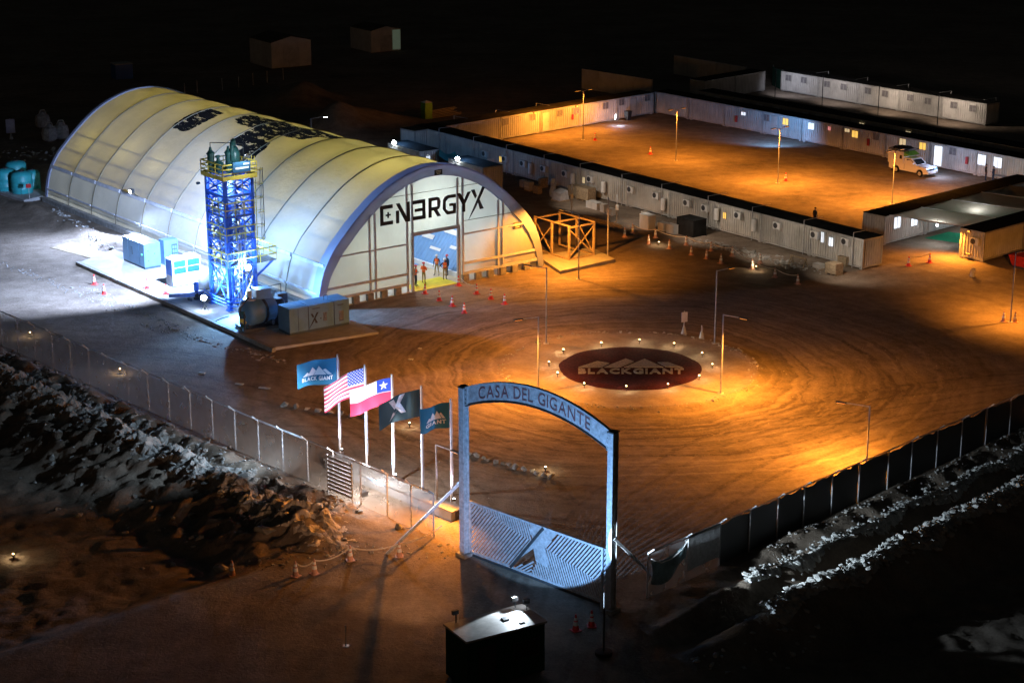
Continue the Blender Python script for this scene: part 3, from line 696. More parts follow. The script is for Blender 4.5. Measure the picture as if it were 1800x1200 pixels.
strokes([rect(x, 0, x + th_, hh), rect(x + th_, hh - 0.27, x + 0.85, hh), rect(x + th_, 0.55, x + 0.85, 0.82), rowshift(x, [(0.85, 0.55), (1.05, 0.62), (1.14, 0.82), (0.85, 0.82)]), rowshift(x, [(0.85, hh - 0.27), (0.86, 0.82), (1.14, 0.82), (1.18, 1.2), (1.08, 1.5), (0.85, hh)]),
         rowshift(x, [(0.5, 0.55), (0.86, 0.55), (1.22, 0), (0.86, 0)])])
x = 6.05
strokes([rowshift(x, [(0.35, 0.06), (0.5, 0.0), (1.1, 0.0), (1.1, 0.27), (0.55, 0.27), (0.3, 0.5), (0.3, 1.1), (0.02, 1.25), (0, 0.5)]), rowshift(x, [(0.02, 1.25), (0.3, 1.1), (0.55, hh - 0.27), (1.3, hh - 0.27), (1.3, hh), (0.5, hh), (0.2, 1.5)]), rect(x + 1.02, 0.27, x + 1.3, 0.85), rect(x + 0.65, 0.66, x + 1.02, 0.88), rect(x + 1.1, 0.0, x + 1.3, 0.27)])
x = 7.45
strokes([rowshift(x, [(0, hh), (0.36, hh), (0.78, 0.95), (0.55, 0.65)]), rowshift(x, [(1.08, hh), (1.42, hh), (0.82, 0.62), (0.55, 0.65)]), rect(x + 0.55, 0, x + 0.84, 0.64)])
x = 8.75
strokes([rowshift(x, [(0.12, hh + 0.1), (0.5, hh + 0.1), (0.72, 1.15), (0.55, 0.95)]), rowshift(x, [(1.28, hh + 0.25), (1.62, hh + 0.25), (0.55, 0.12), (-0.15, -0.75)]), rowshift(x, [(0.78, 0.72), (0.98, 0.85), (1.42, 0), (1.02, 0.0)])])
# ---- lamps inside: high bay lamps under the arches
for bx in range(7):
    for by, bz in ((-6.0, 5.2), (0.0, 7.6), (6.0, 5.2)):
        xx = -3.6 - bx * 7.0
        if by == 0 and bx == 0: bz = 7.4
        a = obj('bay_lamp', MB().lathe([(0.05, 0.4), (0.3, 0.1), (0.32, 0.0), (0.28, -0.02)], 10), M['white'], hall, loc=(xx, by, bz))
        L_ = point('bay_lamp_light', (xx, by, bz - 0.45), WHITE, P_HALL * (4.0 if by == 0 and bx == 0 else 1.0 if by == 0 else 0.8), 0.5); L_.parent = hall

# ------------------------------------------------------------------ container cabins
CL, CD, CH = 5.94, 2.44, 2.62
def rib_wall():
    """corrugated skin on four sides"""
    mb = MB(); z0, z1 = 0.26, CH - 0.12
    def run(a, b, n, inward):
        pts = []
        for k in range(n):
            for t, e in ((0.0, 0), (0.32, 0), (0.5, 1), (0.82, 1)):
                q = (k + t) / n; pts.append((a[0] + (b[0] - a[0]) * q + inward[0] * e * 0.085, a[1] + (b[1] - a[1]) * q + inward[1] * e * 0.085))
        pts.append(b); m_ = len(pts)
        mb.add([(x_, y_, z0) for x_, y_ in pts] + [(x_, y_, z1) for x_, y_ in pts], [(i, i + 1, m_ + i + 1, m_ + i) for i in range(m_ - 1)])
    hx, hy = CL / 2 - 0.1, CD / 2 - 0.03
    run((-hx, -hy), (hx, -hy), 20, (0, 1)); run((hx, hy), (-hx, hy), 20, (0, -1)); run((CL / 2 - 0.03, -hy + .07), (CL / 2 - 0.03, hy - .07), 8, (-1, 0)); run((-CL / 2 + 0.03, hy - .07), (-CL / 2 + 0.03, -hy + .07), 8, (1, 0))
    return mb.mesh('wall')
def cont_frame():
    mb = MB()
    for sx in (-1, 1):
        for sy in (-1, 1): mb.cbox((sx * (CL / 2 - 0.06), sy * (CD / 2 - 0.06), CH / 2 + 0.06), (0.12, 0.12, CH - 0.12))
    for z in (0.2, CH - 0.07):
        for sy in (-1, 1): mb.cbox((0, sy * (CD / 2 - 0.055), z), (CL - 0.24, 0.11, 0.14))
        for sx in (-1, 1): mb.cbox((sx * (CL / 2 - 0.055), 0, z), (0.11, CD - 0.24, 0.14))
    for sx in (-1, 1):
        for sy in (-1, 1): mb.cbox((sx * (CL / 2 - 0.25), sy * (CD / 2 - 0.25), 0.055), (0.3, 0.3, 0.15))
    return mb.mesh('frame')
def cont_roof(): return MB().box(-CL / 2 + 0.005, CL / 2 - 0.005, -CD / 2 + 0.01, CD / 2 - 0.01, CH + 0.002, CH + 0.05).mesh('roof')
MW, MF, MR = {}, {}, {}
for k_ in ('cont_white', 'cont_grey'):
    MW[k_] = rib_wall(); MW[k_].materials.append(M[k_])
MFR = cont_frame(); MFR.materials.append(M['cont_trim'])
for k_ in ('roof_dark', 'roof_brown', 'cont_grey'):
    MR[k_] = cont_roof(); MR[k_].materials.append(M[k_])
MAC = MB().box(-0.42, 0.42, -0.32, 0, -0.3, 0.3).box(-0.36, -0.3, -0.3, 0.0, -0.38, -0.3).box(0.3, 0.36, -0.3, 0, -0.38, -0.3).mesh('air_conditioner'); MAC.materials.append(M['white'])
MFAN = MB().lathe([(0.25, 0), (0.25, 0.02), (0.19, 0.03), (0.06, 0.03), (0.05, 0.045)], 12, (-0.12, -0.32, 0), (0, -1, 0)).mesh('fan_grille'); MFAN.materials.append(M['ac_grille'])
MHT = MB().lathe([(0.10, -0.62), (0.22, -0.55), (0.24, -0.5), (0.24, 0.45), (0.2, 0.55), (0.05, 0.6)], 12, (0, -0.3, 0)).box(-0.04, 0.04, -0.12, 0, -0.3, -0.2).box(-0.04, 0.04, -0.12, 0, 0.2, 0.3).box(-0.02, 0.02, -0.32, -0.28, -0.85, -0.6).mesh('water_heater'); MHT.materials.append(M['white'])
WC = {}
def wframe(w_, h_):
    k = ('f', w_, h_)
    if k not in WC:
        mb = MB(); t = 0.05
        mb.box(-w_ / 2 - t, w_ / 2 + t, -0.05, 0.0, h_ / 2, h_ / 2 + t).box(-w_ / 2 - t, w_ / 2 + t, -0.05, 0, -h_ / 2 - t, -h_ / 2).box(-w_ / 2 - t, -w_ / 2, -0.05, 0, -h_ / 2, h_ / 2).box(w_ / 2, w_ / 2 + t, -0.05, 0, -h_ / 2, h_ / 2).box(-0.02, 0.02, -0.045, -0.012, -h_ / 2, h_ / 2)
        WC[k] = mb.mesh('window'); WC[k].materials.append(M['cont_trim'])
    return WC[k]
def wpane(w_, h_, m):
    k = (m, w_, h_)
    if k not in WC: WC[k] = MB().box(-w_ / 2, w_ / 2, -0.02, -0.01, -h_ / 2, h_ / 2).mesh('pane'); WC[k].materials.append(M[m])
    return WC[k]
MDOOR = {}
def add_feature(c, kind, x, z, face='front', **kw):
    """fixtures on a cabin wall: face front is -y, end is +x"""
    if face == 'front': loc, rz = (x, -CD / 2 + 0.005, z), 0
    elif face == 'end': loc, rz = (CL / 2 - 0.005, x, z), PI / 2
    elif face == 'left': loc, rz = (-CL / 2 + 0.005, x, z), -PI / 2
    else: loc, rz = (x, CD / 2 - 0.005, z), PI
    if kind == 'ac':
        a = obj('air_conditioner', MAC, None, c, loc, rz); obj('fan_grille', MFAN, None, a)
    elif kind == 'heater': obj('water_heater', MHT, None, c, loc, rz)
    elif kind in ('win', 'mesh'):
        w_, h_ = kw.get('size', (0.85, 0.72)); a = obj('window', wframe(w_, h_), None, c, loc, rz); obj('pane', wpane(w_, h_, kw.get('m', 'window_dark')), None, a)
    elif kind == 'door':
        m = kw.get('m', 'cont_white'); k = ('d', m)
        if k not in WC: WC[k] = MB().box(-0.42, 0.42, -0.05, 0.0, -1.0, 1.0).box(-0.47, -0.42, -0.07, 0, -1.0, 1.05).box(0.42, 0.47, -0.07, 0, -1.0, 1.05).box(-0.42, 0.42, -0.07, 0, 1.0, 1.05).mesh('door'); WC[k].materials.append(M[m])
        a = obj('door', WC[k], None, c, (loc[0], loc[1], 1.28), rz)
        kk = 'handle'
        if kk not in WC: WC[kk] = MB().box(0.28, 0.38, -0.1, -0.06, -0.03, 0.0).mesh('handle'); WC[kk].materials.append(M['dark_steel'])
        obj('handle', WC[kk], None, a)
    elif kind == 'box':
        obj(kw['name'], MB().box(-kw['w'] / 2, kw['w'] / 2, -kw.get('d', 0.15), 0, -kw['h'] / 2, kw['h'] / 2), M[kw['m']], c, loc, rz)
    elif kind == 'conduit':
        if 'conduit' not in WC:
            WC['conduit'] = MB().tube((0, -0.08, -0.9 - CH / 2 + 0.9), (0, -0.08, 1.75), 0.035, 6).beam((0, -0.05, 1.72), (0, 2.2, 1.72), 0.035).mesh('conduit_pole'); WC['conduit'].materials.append(M['steel'])
        obj('conduit_pole', WC['conduit'], None, c, (loc[0], loc[1], CH / 2), rz)
    elif kind == 'lamp':
        a = obj('wall_lamp', MB().box(-0.15, 0.15, -0.18, 0, -0.06, 0.06), M['dark_steel'], c, loc, rz); obj('lens', MB().box(-0.12, 0.12, -0.19, -0.181, -0.05, 0.05).box(-0.12, 0.12, -0.17, -0.03, -0.075, -0.062), M[kw.get('m', 'lamp_orange')], a)
def cabin(label, cx, cy, ang, group, wall='cont_white', roof='roof_dark'):
    c = thing('container_cabin', label, 'container', (cx, cy, 0.0), R(ang), group)
    obj('wall', MW[wall], None, c); obj('frame', MFR, None, c); obj('roof', MR[roof], None, c)
    return c
def cabin_row(p0, ang, n, labels, group, wall='cont_white', roof='roof_dark', pitch=6.02, start=0):
    """p0 = first corner of the visible wall at ground level; cabins extend along ang, depth to the left of ang"""
    a = R(ang); u = Vector((math.cos(a), math.sin(a), 0)); nrm = Vector((-math.sin(a), math.cos(a), 0)); out = []
    for k in range(n):
        c = Vector((p0[0], p0[1], 0)) + u * (pitch * (k + 0.5)) + nrm * (CD / 2)
        out.append(cabin(labels[k], c.x, c.y, ang, group, wall, roof))
    return out
def place_on(row, p0, ang, px, py, pitch=6.02):
    s_, z = PL(px, py, p0, ang); k = min(len(row) - 1, max(0, int(s_ // pitch)))
    return row[k], max(-2.4, min(2.4, s_ - pitch * (k + 0.5))), z

# long near row
N0, NA = (-11.2 + 0.4, 205.2 - 0.4), -52.7
n_near = 11
near_feat = {}
near_px = [('ac', 855, 270), ('ac', 890, 279), ('ac', 922, 287), ('ac', 958, 296), ('ac', 996, 305), ('ac', 1034, 313), ('ac', 1105, 331), ('ac', 1156, 343), ('ac', 1210, 356), ('ac', 1242, 365), ('ac', 1300, 378), ('ac', 1369, 396), ('ac', 1427, 410), ('ac', 1489, 424),
           ('heater', 936, 295), ('heater', 1011, 313), ('heater', 1065, 328), ('heater', 1170, 358), ('heater', 1256, 373), ('heater', 1331, 395),
           ('yellow', 880, 280), ('dim', 1027, 317), ('yellow', 1274, 379), ('white', 1461, 425), ('whitethin', 1446, 417)]
near = []
nl = []
for k in range(n_near):
    j = n_near - 1 - k
    nl.append(f"{['rightmost', 'second', 'third', 'fourth', 'fifth', 'sixth', 'seventh', 'eighth', 'ninth', 'tenth', 'eleventh'][j]} container cabin counted from the right end of the long front row")
near = cabin_row(N0, NA, n_near, nl, 'container cabins of the long front row', 'cont_grey', 'roof_dark')
for kind, px, py in near_px:
    c, xx, z = place_on(near, N0, NA, px, py)
    if kind in ('ac', 'heater'): add_feature(c, kind, xx, z if kind == 'ac' else min(z, 1.75))
    elif kind == 'yellow': add_feature(c, 'win', xx, z, size=(0.4, 0.55), m='win_yellow')
    elif kind == 'dim': add_feature(c, 'win', xx, z, size=(0.35, 0.6), m='win_dim')
    elif kind == 'white': add_feature(c, 'win', xx, z, size=(0.5, 0.75), m='win_white')
    else: add_feature(c, 'win', xx, z, size=(0.3, 0.9), m='win_white')
for k in range(n_near): add_feature(near[k], 'conduit', 2.2 if k % 2 else 1.9, 0)

# two cabins between the hall and the long row, lamps on their far edges
TA = -53
t0 = G(664, 246, CH); t1 = G(771, 276, CH)
tw = cabin_row((G(668, 262, CH).x, G(668, 262, CH).y), TA, 2, ['white container cabin just behind the hall roof, left of the teal tarpaulin', 'white container cabin just behind the hall arch with striped barrier boards'], 'container cabins behind the hall', 'cont_white', 'roof_dark', pitch=6.0)
p_ = G(770, 278, CH); u_ = Vector((math.cos(R(TA)), math.sin(R(TA)), 0)); n_ = Vector((-u_.y, u_.x, 0))
for k, (c, px, py) in enumerate(((tw[0], 772, 262), (tw[1], 884, 290))):
    q = G(px, py, CH); ctr = Vector((q.x, q.y, 0)) - u_ * CL / 2 - n_ * CD / 2
    c.location = ctr
add_feature(tw[0], 'win', -0.2, 1.7, 'end', size=(0.5, 0.7), m='win_white')
for c, px, py in ((tw[0], 697, 258), (tw[1], 825, 292)):
    s_, z = PL(px, py, (c.location.x, c.location.y), TA)
    lx = -1.6 if c is tw[0] else -1.2
    a = obj('flood_lamp', MB().cbox((lx, -CD / 2 + 0.1, CH + 0.25), (0.4, 0.14, 0.3)).tube((lx, -CD / 2 + 0.1, CH), (lx, -CD / 2 + 0.1, CH + 0.15), 0.03), M['dark_steel'], c)
    obj('lens', MB().lathe([(0.02, -0.2), (0.16, -0.13), (0.22, 0.0), (0.16, 0.13), (0.02, 0.2)], 12, (lx, -CD / 2 - .12, CH + .28)), M['lamp_glow_cool'], a)
    P_ = c.matrix_basis @ Vector((lx, -CD / 2 - 0.5, CH + 0.32))
    spot('flood_light', P_, P_ + (-n_ * 1.0 + Vector((0, 0, -0.25))), COOL, 3000, 150, 0.7, 0.15)
    point('flood_spill', c.matrix_basis @ Vector((lx, -CD / 2 + 0.6, CH + 0.9)), COOL, 260, 0.1)
mbt = MB(); 
tq = [G(772, 262, CH), G(800, 266, 2.2), G(805, 280, 1.9), G(772, 274, CH - 0.3)]
g1 = [tq[0].lerp(tq[1], t / 6) for t in range(7)]; g2 = [tq[3].lerp(tq[2], t / 6) for t in range(7)]
vv = []
for r_ in range(5):
    for t in range(7):
        p = g1[t].lerp(g2[t], r_ / 4); vv.append((p.x, p.y, p.z - 0.5 * math.sin(PI * t / 6) * 0.8))
mbt.add(vv, [(r_ * 7 + t, r_ * 7 + t + 1, (r_ + 1) * 7 + t + 1, (r_ + 1) * 7 + t) for r_ in range(4) for t in range(6)])
tag(obj('tarpaulin', mbt, M['teal']), 'teal tarpaulin sagging between two white cabins behind the hall', 'tarpaulin')
sb = thing('barrier_board', 'red and white striped board leaning on cabin behind the hall arch', 'barrier', G(869, 300, 0.0), R(38))
for k in range(6): obj('stripe', MB().add([(-0.9 + k * 0.3, 0, 0.3), (-0.75 + k * 0.3, 0, 0.3), (-0.55 + k * 0.3, 0.06, 1.3), (-0.7 + k * 0.3, 0.06, 1.3)], [(0, 1, 2, 3)]), M['cone_red'] if k % 2 == 0 else M['cone_white'], sb)
obj('board', MB().box(-0.95, 1.0, 0.02, 0.05, 0.25, 1.35), M['white'], sb)

# courtyard: row along the far side
Q0v = G(1150, 161, CH); Q0, QA = (Q0v.x, Q0v.y), -50.6
qrow_l = [f"{o} container cabin from the far corner of the courtyard's long back row" for o in ORD[:9]]
qrow = cabin_row(Q0, QA, 9, qrow_l, 'container cabins along the far side of the courtyard', 'cont_white', 'roof_dark')
qpx = [('door', 1175, 178, 'cont_white'), ('ext', 1295, 209, 'red'), ('winw', 1307, 200, 'win_white'), ('win', 1347, 207, 'window_dark'), ('door', 1362, 217, 'cont_white'), ('win', 1381, 214, 'win_yellow'), ('win', 1426, 222, 'win_white'), ('wins', 1458, 226, 'win_pink'), ('winw', 1482, 228, 'win_dim'),
       ('win', 1503, 236, 'win_yellow'), ('win', 1540, 240, 'window_dark'), ('ext', 1527, 250, 'red'), ('win', 1587, 250, 'win_dim'), ('win', 1622, 257, 'win_yellow'), ('doorw', 1649, 272, 'win_white'), ('win', 1675, 266, 'window_dark'), ('ext', 1700, 282, 'red'), ('wint', 1720, 280, 'win_white'), ('wint', 1754, 286, 'win_white')]
for kind, px, py, m in qpx:
    c, xx, z = place_on(qrow, Q0, QA, px, py)
    if kind == 'win': add_feature(c, 'win', xx, z, m=m)
    elif kind == 'winw': add_feature(c, 'win', xx, z, m=m, size=(0.7, 0.35))
    elif kind == 'wins': add_feature(c, 'win', xx, z, m=m, size=(0.4, 0.4))
    elif kind == 'wint': add_feature(c, 'win', xx, z, m=m, size=(1.0, 1.05))
    elif kind == 'door': add_feature(c, 'door', xx, z, m=m)
    elif kind == 'doorw': add_feature(c, 'door', xx, z, m='win_white')
    else: add_feature(c, 'box', xx, z, w=0.28, h=0.75, m='red', name='extinguisher_box')
# second row close behind it, mostly roof
a_ = R(QA); qn = Vector((-math.sin(a_), math.cos(a_), 0))
S0 = (Q0[0] + qn.x * 4.6 + math.cos(a_) * 3, Q0[1] + qn.y * 4.6 + math.sin(a_) * 3)
srow = cabin_row(S0, QA, 9, [f"{o} dark roofed cabin from the left in the row behind the courtyard" for o in ORD[:9]], 'dark roofed cabins behind the courtyard row', 'cont_white', 'roof_dark')
for px, py in ((1195, 155), (1225, 161), (1263, 168), (1297, 174), (1337, 180), (1368, 187), (1418, 196), (1440, 199)):
    c, xx, z = place_on(srow, S0, QA, px, py); add_feature(c, 'ac', xx, 2.0)
for px, py in ((1515, 213), (1597, 227)):
    c, xx, z = place_on(srow, S0, QA, px, py); add_feature(c, 'win', xx, 2.0, m='win_dim', size=(0.7, 0.5))
# dark shade roofs stretched over the gap between these two rows
# far white row and its wing
f0 = G(1373, 125, CH); FA = -50.9
frow = cabin_row((f0.x, f0.y), FA, 5, [f"{o} white cabin from the left in the farthest lit row" for o in ORD[:5]], 'white cabins of the farthest row', 'cont_white', 'roof_dark', pitch=6.55)
for c in frow: c.scale = (6.5 / 5.94, 1, 1)
for px, py in ((1386, 137), (1413, 141), (1454, 148), (1483, 153), (1526, 160), (1556, 165), (1600, 172), (1631, 178), (1677, 185), (1710, 191)):
    c, xx, z = place_on(frow, (f0.x, f0.y), FA, px, py, 6.55); add_feature(c, 'mesh', xx / 1.09, z, m='window_dark')
for c in frow: add_feature(c, 'conduit', 2.4, 0, 'back')
wv0 = G(1238, 143, CH); WA = 43.5
wing = cabin_row((wv0.x, wv0.y), WA, 2, [f"{o} plain white cabin from the left in the far wing" for o in ORD[:2]], 'plain white cabins of the far wing', 'cont_white', 'roof_dark', pitch=6.1)
dgv = [G(1357, 150), G(1374, 158)]
dgw = thing('screen_wall', 'dark green screen wall between the two farthest white cabin rows', 'screen', (dgv[0].x, dgv[0].y, 0), math.atan2(dgv[1].y - dgv[0].y, dgv[1].x - dgv[0].x))
dl = (dgv[1] - dgv[0]).length
obj('screen_cloth', MB().box(0, dl, -0.03, 0.03, 0, 2.5), M['dark_green'], dgw)
for k in range(2): obj('post', MB().cbox((k * dl, 0.06, 1.3), (0.08, 0.08, 2.6)), M['steel'], dgw)
# long dark walls beyond
for (px, py, qx, qy, lab) in ((1023, 121, 1146, 140, 'dim grey long wall beyond the orange lit cabins'), (1185, 97, 1310, 118, 'faint grey wall farthest back above the cabin rows')):
    a, b = G(px, py, 2.6), G(qx, qy, 2.6); L_ = (b - a).length
    t = thing('site_wall', lab, 'wall', (a.x, a.y, 0), math.atan2(b.y - a.y, b.x - a.x))
    n = max(2, int(L_ / 2.5))
    for k in range(n): obj('wall_sheet', MB().box(k * L_ / n + 0.02, (k + 1) * L_ / n - 0.02, -0.04, 0.04, 0, 2.6), M['cont_grey'], t)
    for k in range(n + 1): obj('post', MB().cbox((k * L_ / n, 0.1, 1.3), (0.1, 0.1, 2.6)), M['steel'], t)

# orange lit short row
o1 = G(1150, 163, CH); OA = 42.5; ou = Vector((math.cos(R(OA)), math.sin(R(OA)), 0)); n_or = 6; OP = 6.3
O0 = (o1.x - ou.x * OP * n_or, o1.y - ou.y * OP * n_or)
orow = cabin_row(O0, OA, n_or, [f"{o} cabin from the left in the short orange lit courtyard row" for o in ORD[:n_or]], 'orange lit container cabins of the short courtyard row', 'cont_white', 'roof_brown', pitch=OP)
for c in orow: c.scale = (1.045, 1, 1)
for kind, px, py, m in (('mesh', 890, 214, 0), ('mesh', 935, 206, 0), ('mesh', 984, 199, 0), ('mesh', 1017, 194, 0), ('mesh', 1064, 186, 0), ('mesh', 1091, 180, 0), ('mesh', 1137, 172, 0), ('door', 960, 210, 'cont_white'), ('door', 1112, 190, 'cont_white'), ('box', 1005, 206, 'red')):
    c, xx, z = place_on(orow, O0, OA, px, py, OP)
    if kind == 'mesh': add_feature(c, 'mesh', xx, z)
    elif kind == 'door': add_feature(c, 'door', xx, z, m=m)
    else: add_feature(c, 'box', xx, z, w=0.2, h=0.6, m='red', name='extinguisher_box')
for px, py in ((938, 187), (1014, 182)):
    c, xx, z = place_on(orow, O0, OA, px, py, OP); add_feature(c, 'lamp', xx, CH - 0.1)
    q = c.matrix_basis @ Vector((xx, -CD / 2 - 2.4, CH + .9)); spot('wall_light', q, q + Vector((-.3, .3, -.75)), ORANGE, 1500, 172, .5, .3)
for k in (1, 2, 3): add_feature(orow[k], 'conduit', -1.5, 0, 'back')

# dining wing on the right: two rows with a sagging net between them
D0v = G(1553, 432); DA = 42.2; D0 = (D0v.x, D0v.y)
drow = cabin_row(D0, DA, 4, ['white cabin with plain end wall at the left end of the netted lane', 'second cabin along the upper side of the netted lane', 'third cabin along the upper side of the netted lane', 'fourth cabin along the upper side of the netted lane'], 'cabins on the upper side of the netted lane', 'cont_white', 'roof_dark')
for kind, px, py, m in (('win', 1577, 391, 'win_white'), ('win', 1607, 387, 'win_white'), ('door', 1637, 397, 'cont_white'), ('win', 1695, 365, 'win_dim')):
    c, xx, z = place_on(drow, D0, DA, px, py)
    add_feature(c, kind, xx, z, m=m, **({'size': (0.95, 1.0)} if kind == 'win' else {}))
E0v = G(1727, 462); E0 = (E0v.x, E0v.y); EA = 42.2
erow = cabin_row(E0, EA, 2, ['near right white cabin with orange lit end wall and small air unit', 'cabin beyond the orange lit end cabin at the right picture edge'], 'cabins on the lower side of the netted lane', 'cont_white', 'roof_dark')
add_feature(erow[0], 'ac', -0.4, 1.75, 'left'); add_feature(erow[0], 'lamp', 0.3, 2.5, 'left'); add_feature(erow[0], 'box', 0.2, 0.5, 'left', w=0.5, h=0.12, d=0.3, m='wood', name='shelf')
net_a = [G(1553, 378, CH), G(1800, 318, CH)]; net_b = [G(1682, 395, CH), G(1800, 365, CH)]
a0 = Vector((D0[0], D0[1], CH + 0.06)); du = Vector((math.cos(R(DA)), math.sin(R(DA)), 0)); dn = Vector((-du.y, du.x, 0))
b0 = Vector((E0[0], E0[1], CH + 0.06)) + dn * CD
lane = (a0 - b0).dot(dn); s0 = (b0 - a0).dot(du)
net = thing('shade_net', 'beige shade net sagging in bays over the lane between cabins', 'shade net', (a0.x, a0.y, 0), R(DA))
bx = 0.6; nb = 0
while nb < 4:
    nu, nv = 10, 10; v = []
    L_ = 4.6
    for i in range(nu + 1):
        for j in range(nv + 1):
            u, q = i / nu, j / nv
            xs0 = bx + L_ * u + (s0 - bx * 0.2 if nb == 0 and False else 0)
            v.append((xs0 + q * (s0 if nb == 0 else s0 * 0.9) * (1 if nb == 0 else 1), -lane * q, CH + 0.05 - 0.55 * math.sin(PI * u) * (0.35 + 0.65 * math.sin(PI * q))))
    obj('net_sheet', MB().add(v, [(i * (nv + 1) + j, i * (nv + 1) + j + 1, (i + 1) * (nv + 1) + j + 1, (i + 1) * (nv + 1) + j) for i in range(nu) for j in range(nv)]), M['net'], net, smooth=True)
    obj('net_cable', MB().tube((bx, 0, CH + 0.07), (bx + s0 * 0.95, -lane, CH + 0.07), 0.03, 6), M['white'], net)
    bx += L_ + 0.05; nb += 1
slab('green_carpet', [a0 + du * 5.0 - dn * 0.8, a0 + du * 8.5 - dn * 0.8, a0 + du * 10 - dn * (lane - 0.6), a0 + du * 6.5 - dn * (lane - 0.6)], 0.03, M['green_mat'])
for k, s_ in enumerate((3.4, 9.5)):
    q = a0 + du * s_ - dn * (lane * 0.45); t = thing('hanging_lamp', ['bare white lamp hanging under the front bay of the net', 'bare white lamp hanging under the third bay of the net'][k], 'lamp', (q.x, q.y, 1.85), 0, 'lamps under the shade net')
    obj('bulb', MB().lathe([(0.02, 0.12), (0.09, 0.06), (0.1, 0), (0.03, -0.1)], 10), M['lamp_white'], t); obj('cord', MB().tube((0, 0, 0.1), (0, 0, 0.5), 0.012, 5), M['black'], t)
    point('hanging_light', (q.x, q.y, 1.55), WHITE, 120, 0.3)

# ------------------------------------------------------------------ steel process tower
T0 = G(405, 546, 0.22)
tower = thing('process_tower', 'tall blue steel process tower with yellow guard rails beside the hall', 'tower', T0, R(38))
TX, TY = 2.3, 2.75
for x in (0, TX):
    for y in (0, TY): 
        mb = MB().cbox((x, y, 5.15), (0.10, 0.24, 10.3)).cbox((x - 0.12, y, 5.15), (0.03, 0.26, 10.3)).cbox((x + 0.12, y, 5.15), (0.03, 0.26, 10.3)).cbox((x, y, 0.05), (0.5, 0.5, 0.1))
        obj('leg', mb, M['blue_steel'], tower)
LV = [0.15, 3.4, 5.4, 7.3, 8.9, 10.25]
for a, b in zip(LV[:-1], LV[1:]):
    for p, q in (((0, 0), (TX, 0)), ((0, 0), (0, TY)), ((TX, 0), (TX, TY)), ((0, TY), (TX, TY))):
        obj('cross_beam', MB().beam((*p, b), (*q, b), 0.14, 0.2), M['blue_steel'], tower)
        obj('brace', MB().beam((*p, a + .1), (*q, b - .1), 0.09), M['blue_steel'], tower)
        obj('brace', MB().beam((*q, a + .1), (*p, b - .1), 0.09), M['blue_steel'], tower)
for a, b in zip(LV[:-1], LV[1:]):
    m_ = (a + b) / 2
    for p, q in (((0, 0), (TX, 0)), ((0, 0), (0, TY)), ((TX, 0), (TX, TY)), ((0, TY), (TX, TY))):
        obj('cross_beam', MB().beam((*p, m_), (*q, m_), 0.07), M['blue_steel'], tower)
        c = ((p[0] + q[0]) / 2, (p[1] + q[1]) / 2)
        for e in (p, q): obj('brace', MB().beam((*c, b - .1), (*e, m_), 0.05), M['blue_steel'], tower)
def deck(x0, x1, y0, y1, z, skip=(), fascia=None, rails=True, mids=(0.55, 1.1)):
    d = obj('deck', MB().box(x0, x1, y0, y1, z, z + 0.08), M['grating'], tower)
    if fascia:
        obj('fascia', MB().box(x0, x1, y0 - 0.03, y0, z - 0.1, z + 0.22).box(x0 - 0.03, x0, y0, y1, z - 0.1, z + 0.22).box(x1, x1 + 0.03, y0, y1, z - 0.1, z + 0.22).box(x0, x1, y1, y1 + 0.03, z - 0.1, z + 0.22), fascia, tower)
    corners = [(x0, y0), (x1, y0), (x1, y1), (x0, y1)]
    for i in range(4):
        if i in skip: continue
        p, q = corners[i], corners[(i + 1) % 4]; mb = MB()
        for hz_ in mids: mb.beam((*p, z + hz_), (*q, z + hz_), 0.075)
        n = 3
        for k in range(n + 1): 
            t = k / n; mb.beam((p[0] + (q[0] - p[0]) * t, p[1] + (q[1] - p[1]) * t, z), (p[0] + (q[0] - p[0]) * t, p[1] + (q[1] - p[1]) * t, z + 1.1), 0.05)
        obj('guard_rail', mb, M['yellow_rail'], tower)
deck(-0.3, TX + 0.35, -0.3, TY + 0.3, 10.3, fascia=M['yellow_rail'], mids=(0.4, 0.75, 1.1))
deck(-0.1, TX + 0.1, -0.12, TY + 0.12, 7.3)
deck(-0.1, TX + 1.9, -0.12, TY + 0.12, 3.4)
deck(-0.1, TX + 0.1, -0.12, TY + 0.12, 5.4)
for y in (0.1, TY - 0.1): obj('deck_bracket', MB().beam((TX, y, 2.2), (TX + 1.7, y, 3.38), 0.12), M['blue_steel'], tower)
# vessels on the top deck
def vessel(x, y, z, r, h, neck=True, m=None):
    v = obj('vessel', MB().lathe([(r * .4, 0), (r, 0.12), (r, h), (r * 1.25, h), (r * 1.25, h + 0.08), (r * 0.5, h + 0.3), (r * .3, h + .55)], 14, (x, y, z)), m or M['green_vessel'], tower, smooth=False)
    return v
vessel(0.15, 2.25, 10.4, 0.26, 1.45); vessel(0.55, 1.8, 10.4, 0.3, 0.7); vessel(1.15, 1.3, 10.4, 0.25, 1.55)
obj('vessel', MB().lathe([(0.2, 0), (0.42, 0.2), (0.45, 1.5), (0.3, 1.9), (0.12, 2.1)], 14, (1.65, 1.3, 10.4)), M['green_vessel'], tower, smooth=True)
gp = [(1.3, 1.0, 11.4), (1.3, 1.0, 12.6), (1.38, 1.05, 12.85), (1.52, 1.12, 12.95), (1.64, 1.22, 12.85), (1.68, 1.28, 12.6), (1.66, 1.3, 12.3)]
obj('gooseneck_pipe', MB().path(gp, 0.14, 10), M['green_vessel'], tower)
obj('overhead_pipe', MB().path([(0.15, 2.25, 12.3), (0.15, 2.25, 12.75), (1.3, 1.2, 12.75), (2.4, 1.2, 12.5), (2.4, 1.2, 10.4)], 0.035), M['dark_steel'], tower)
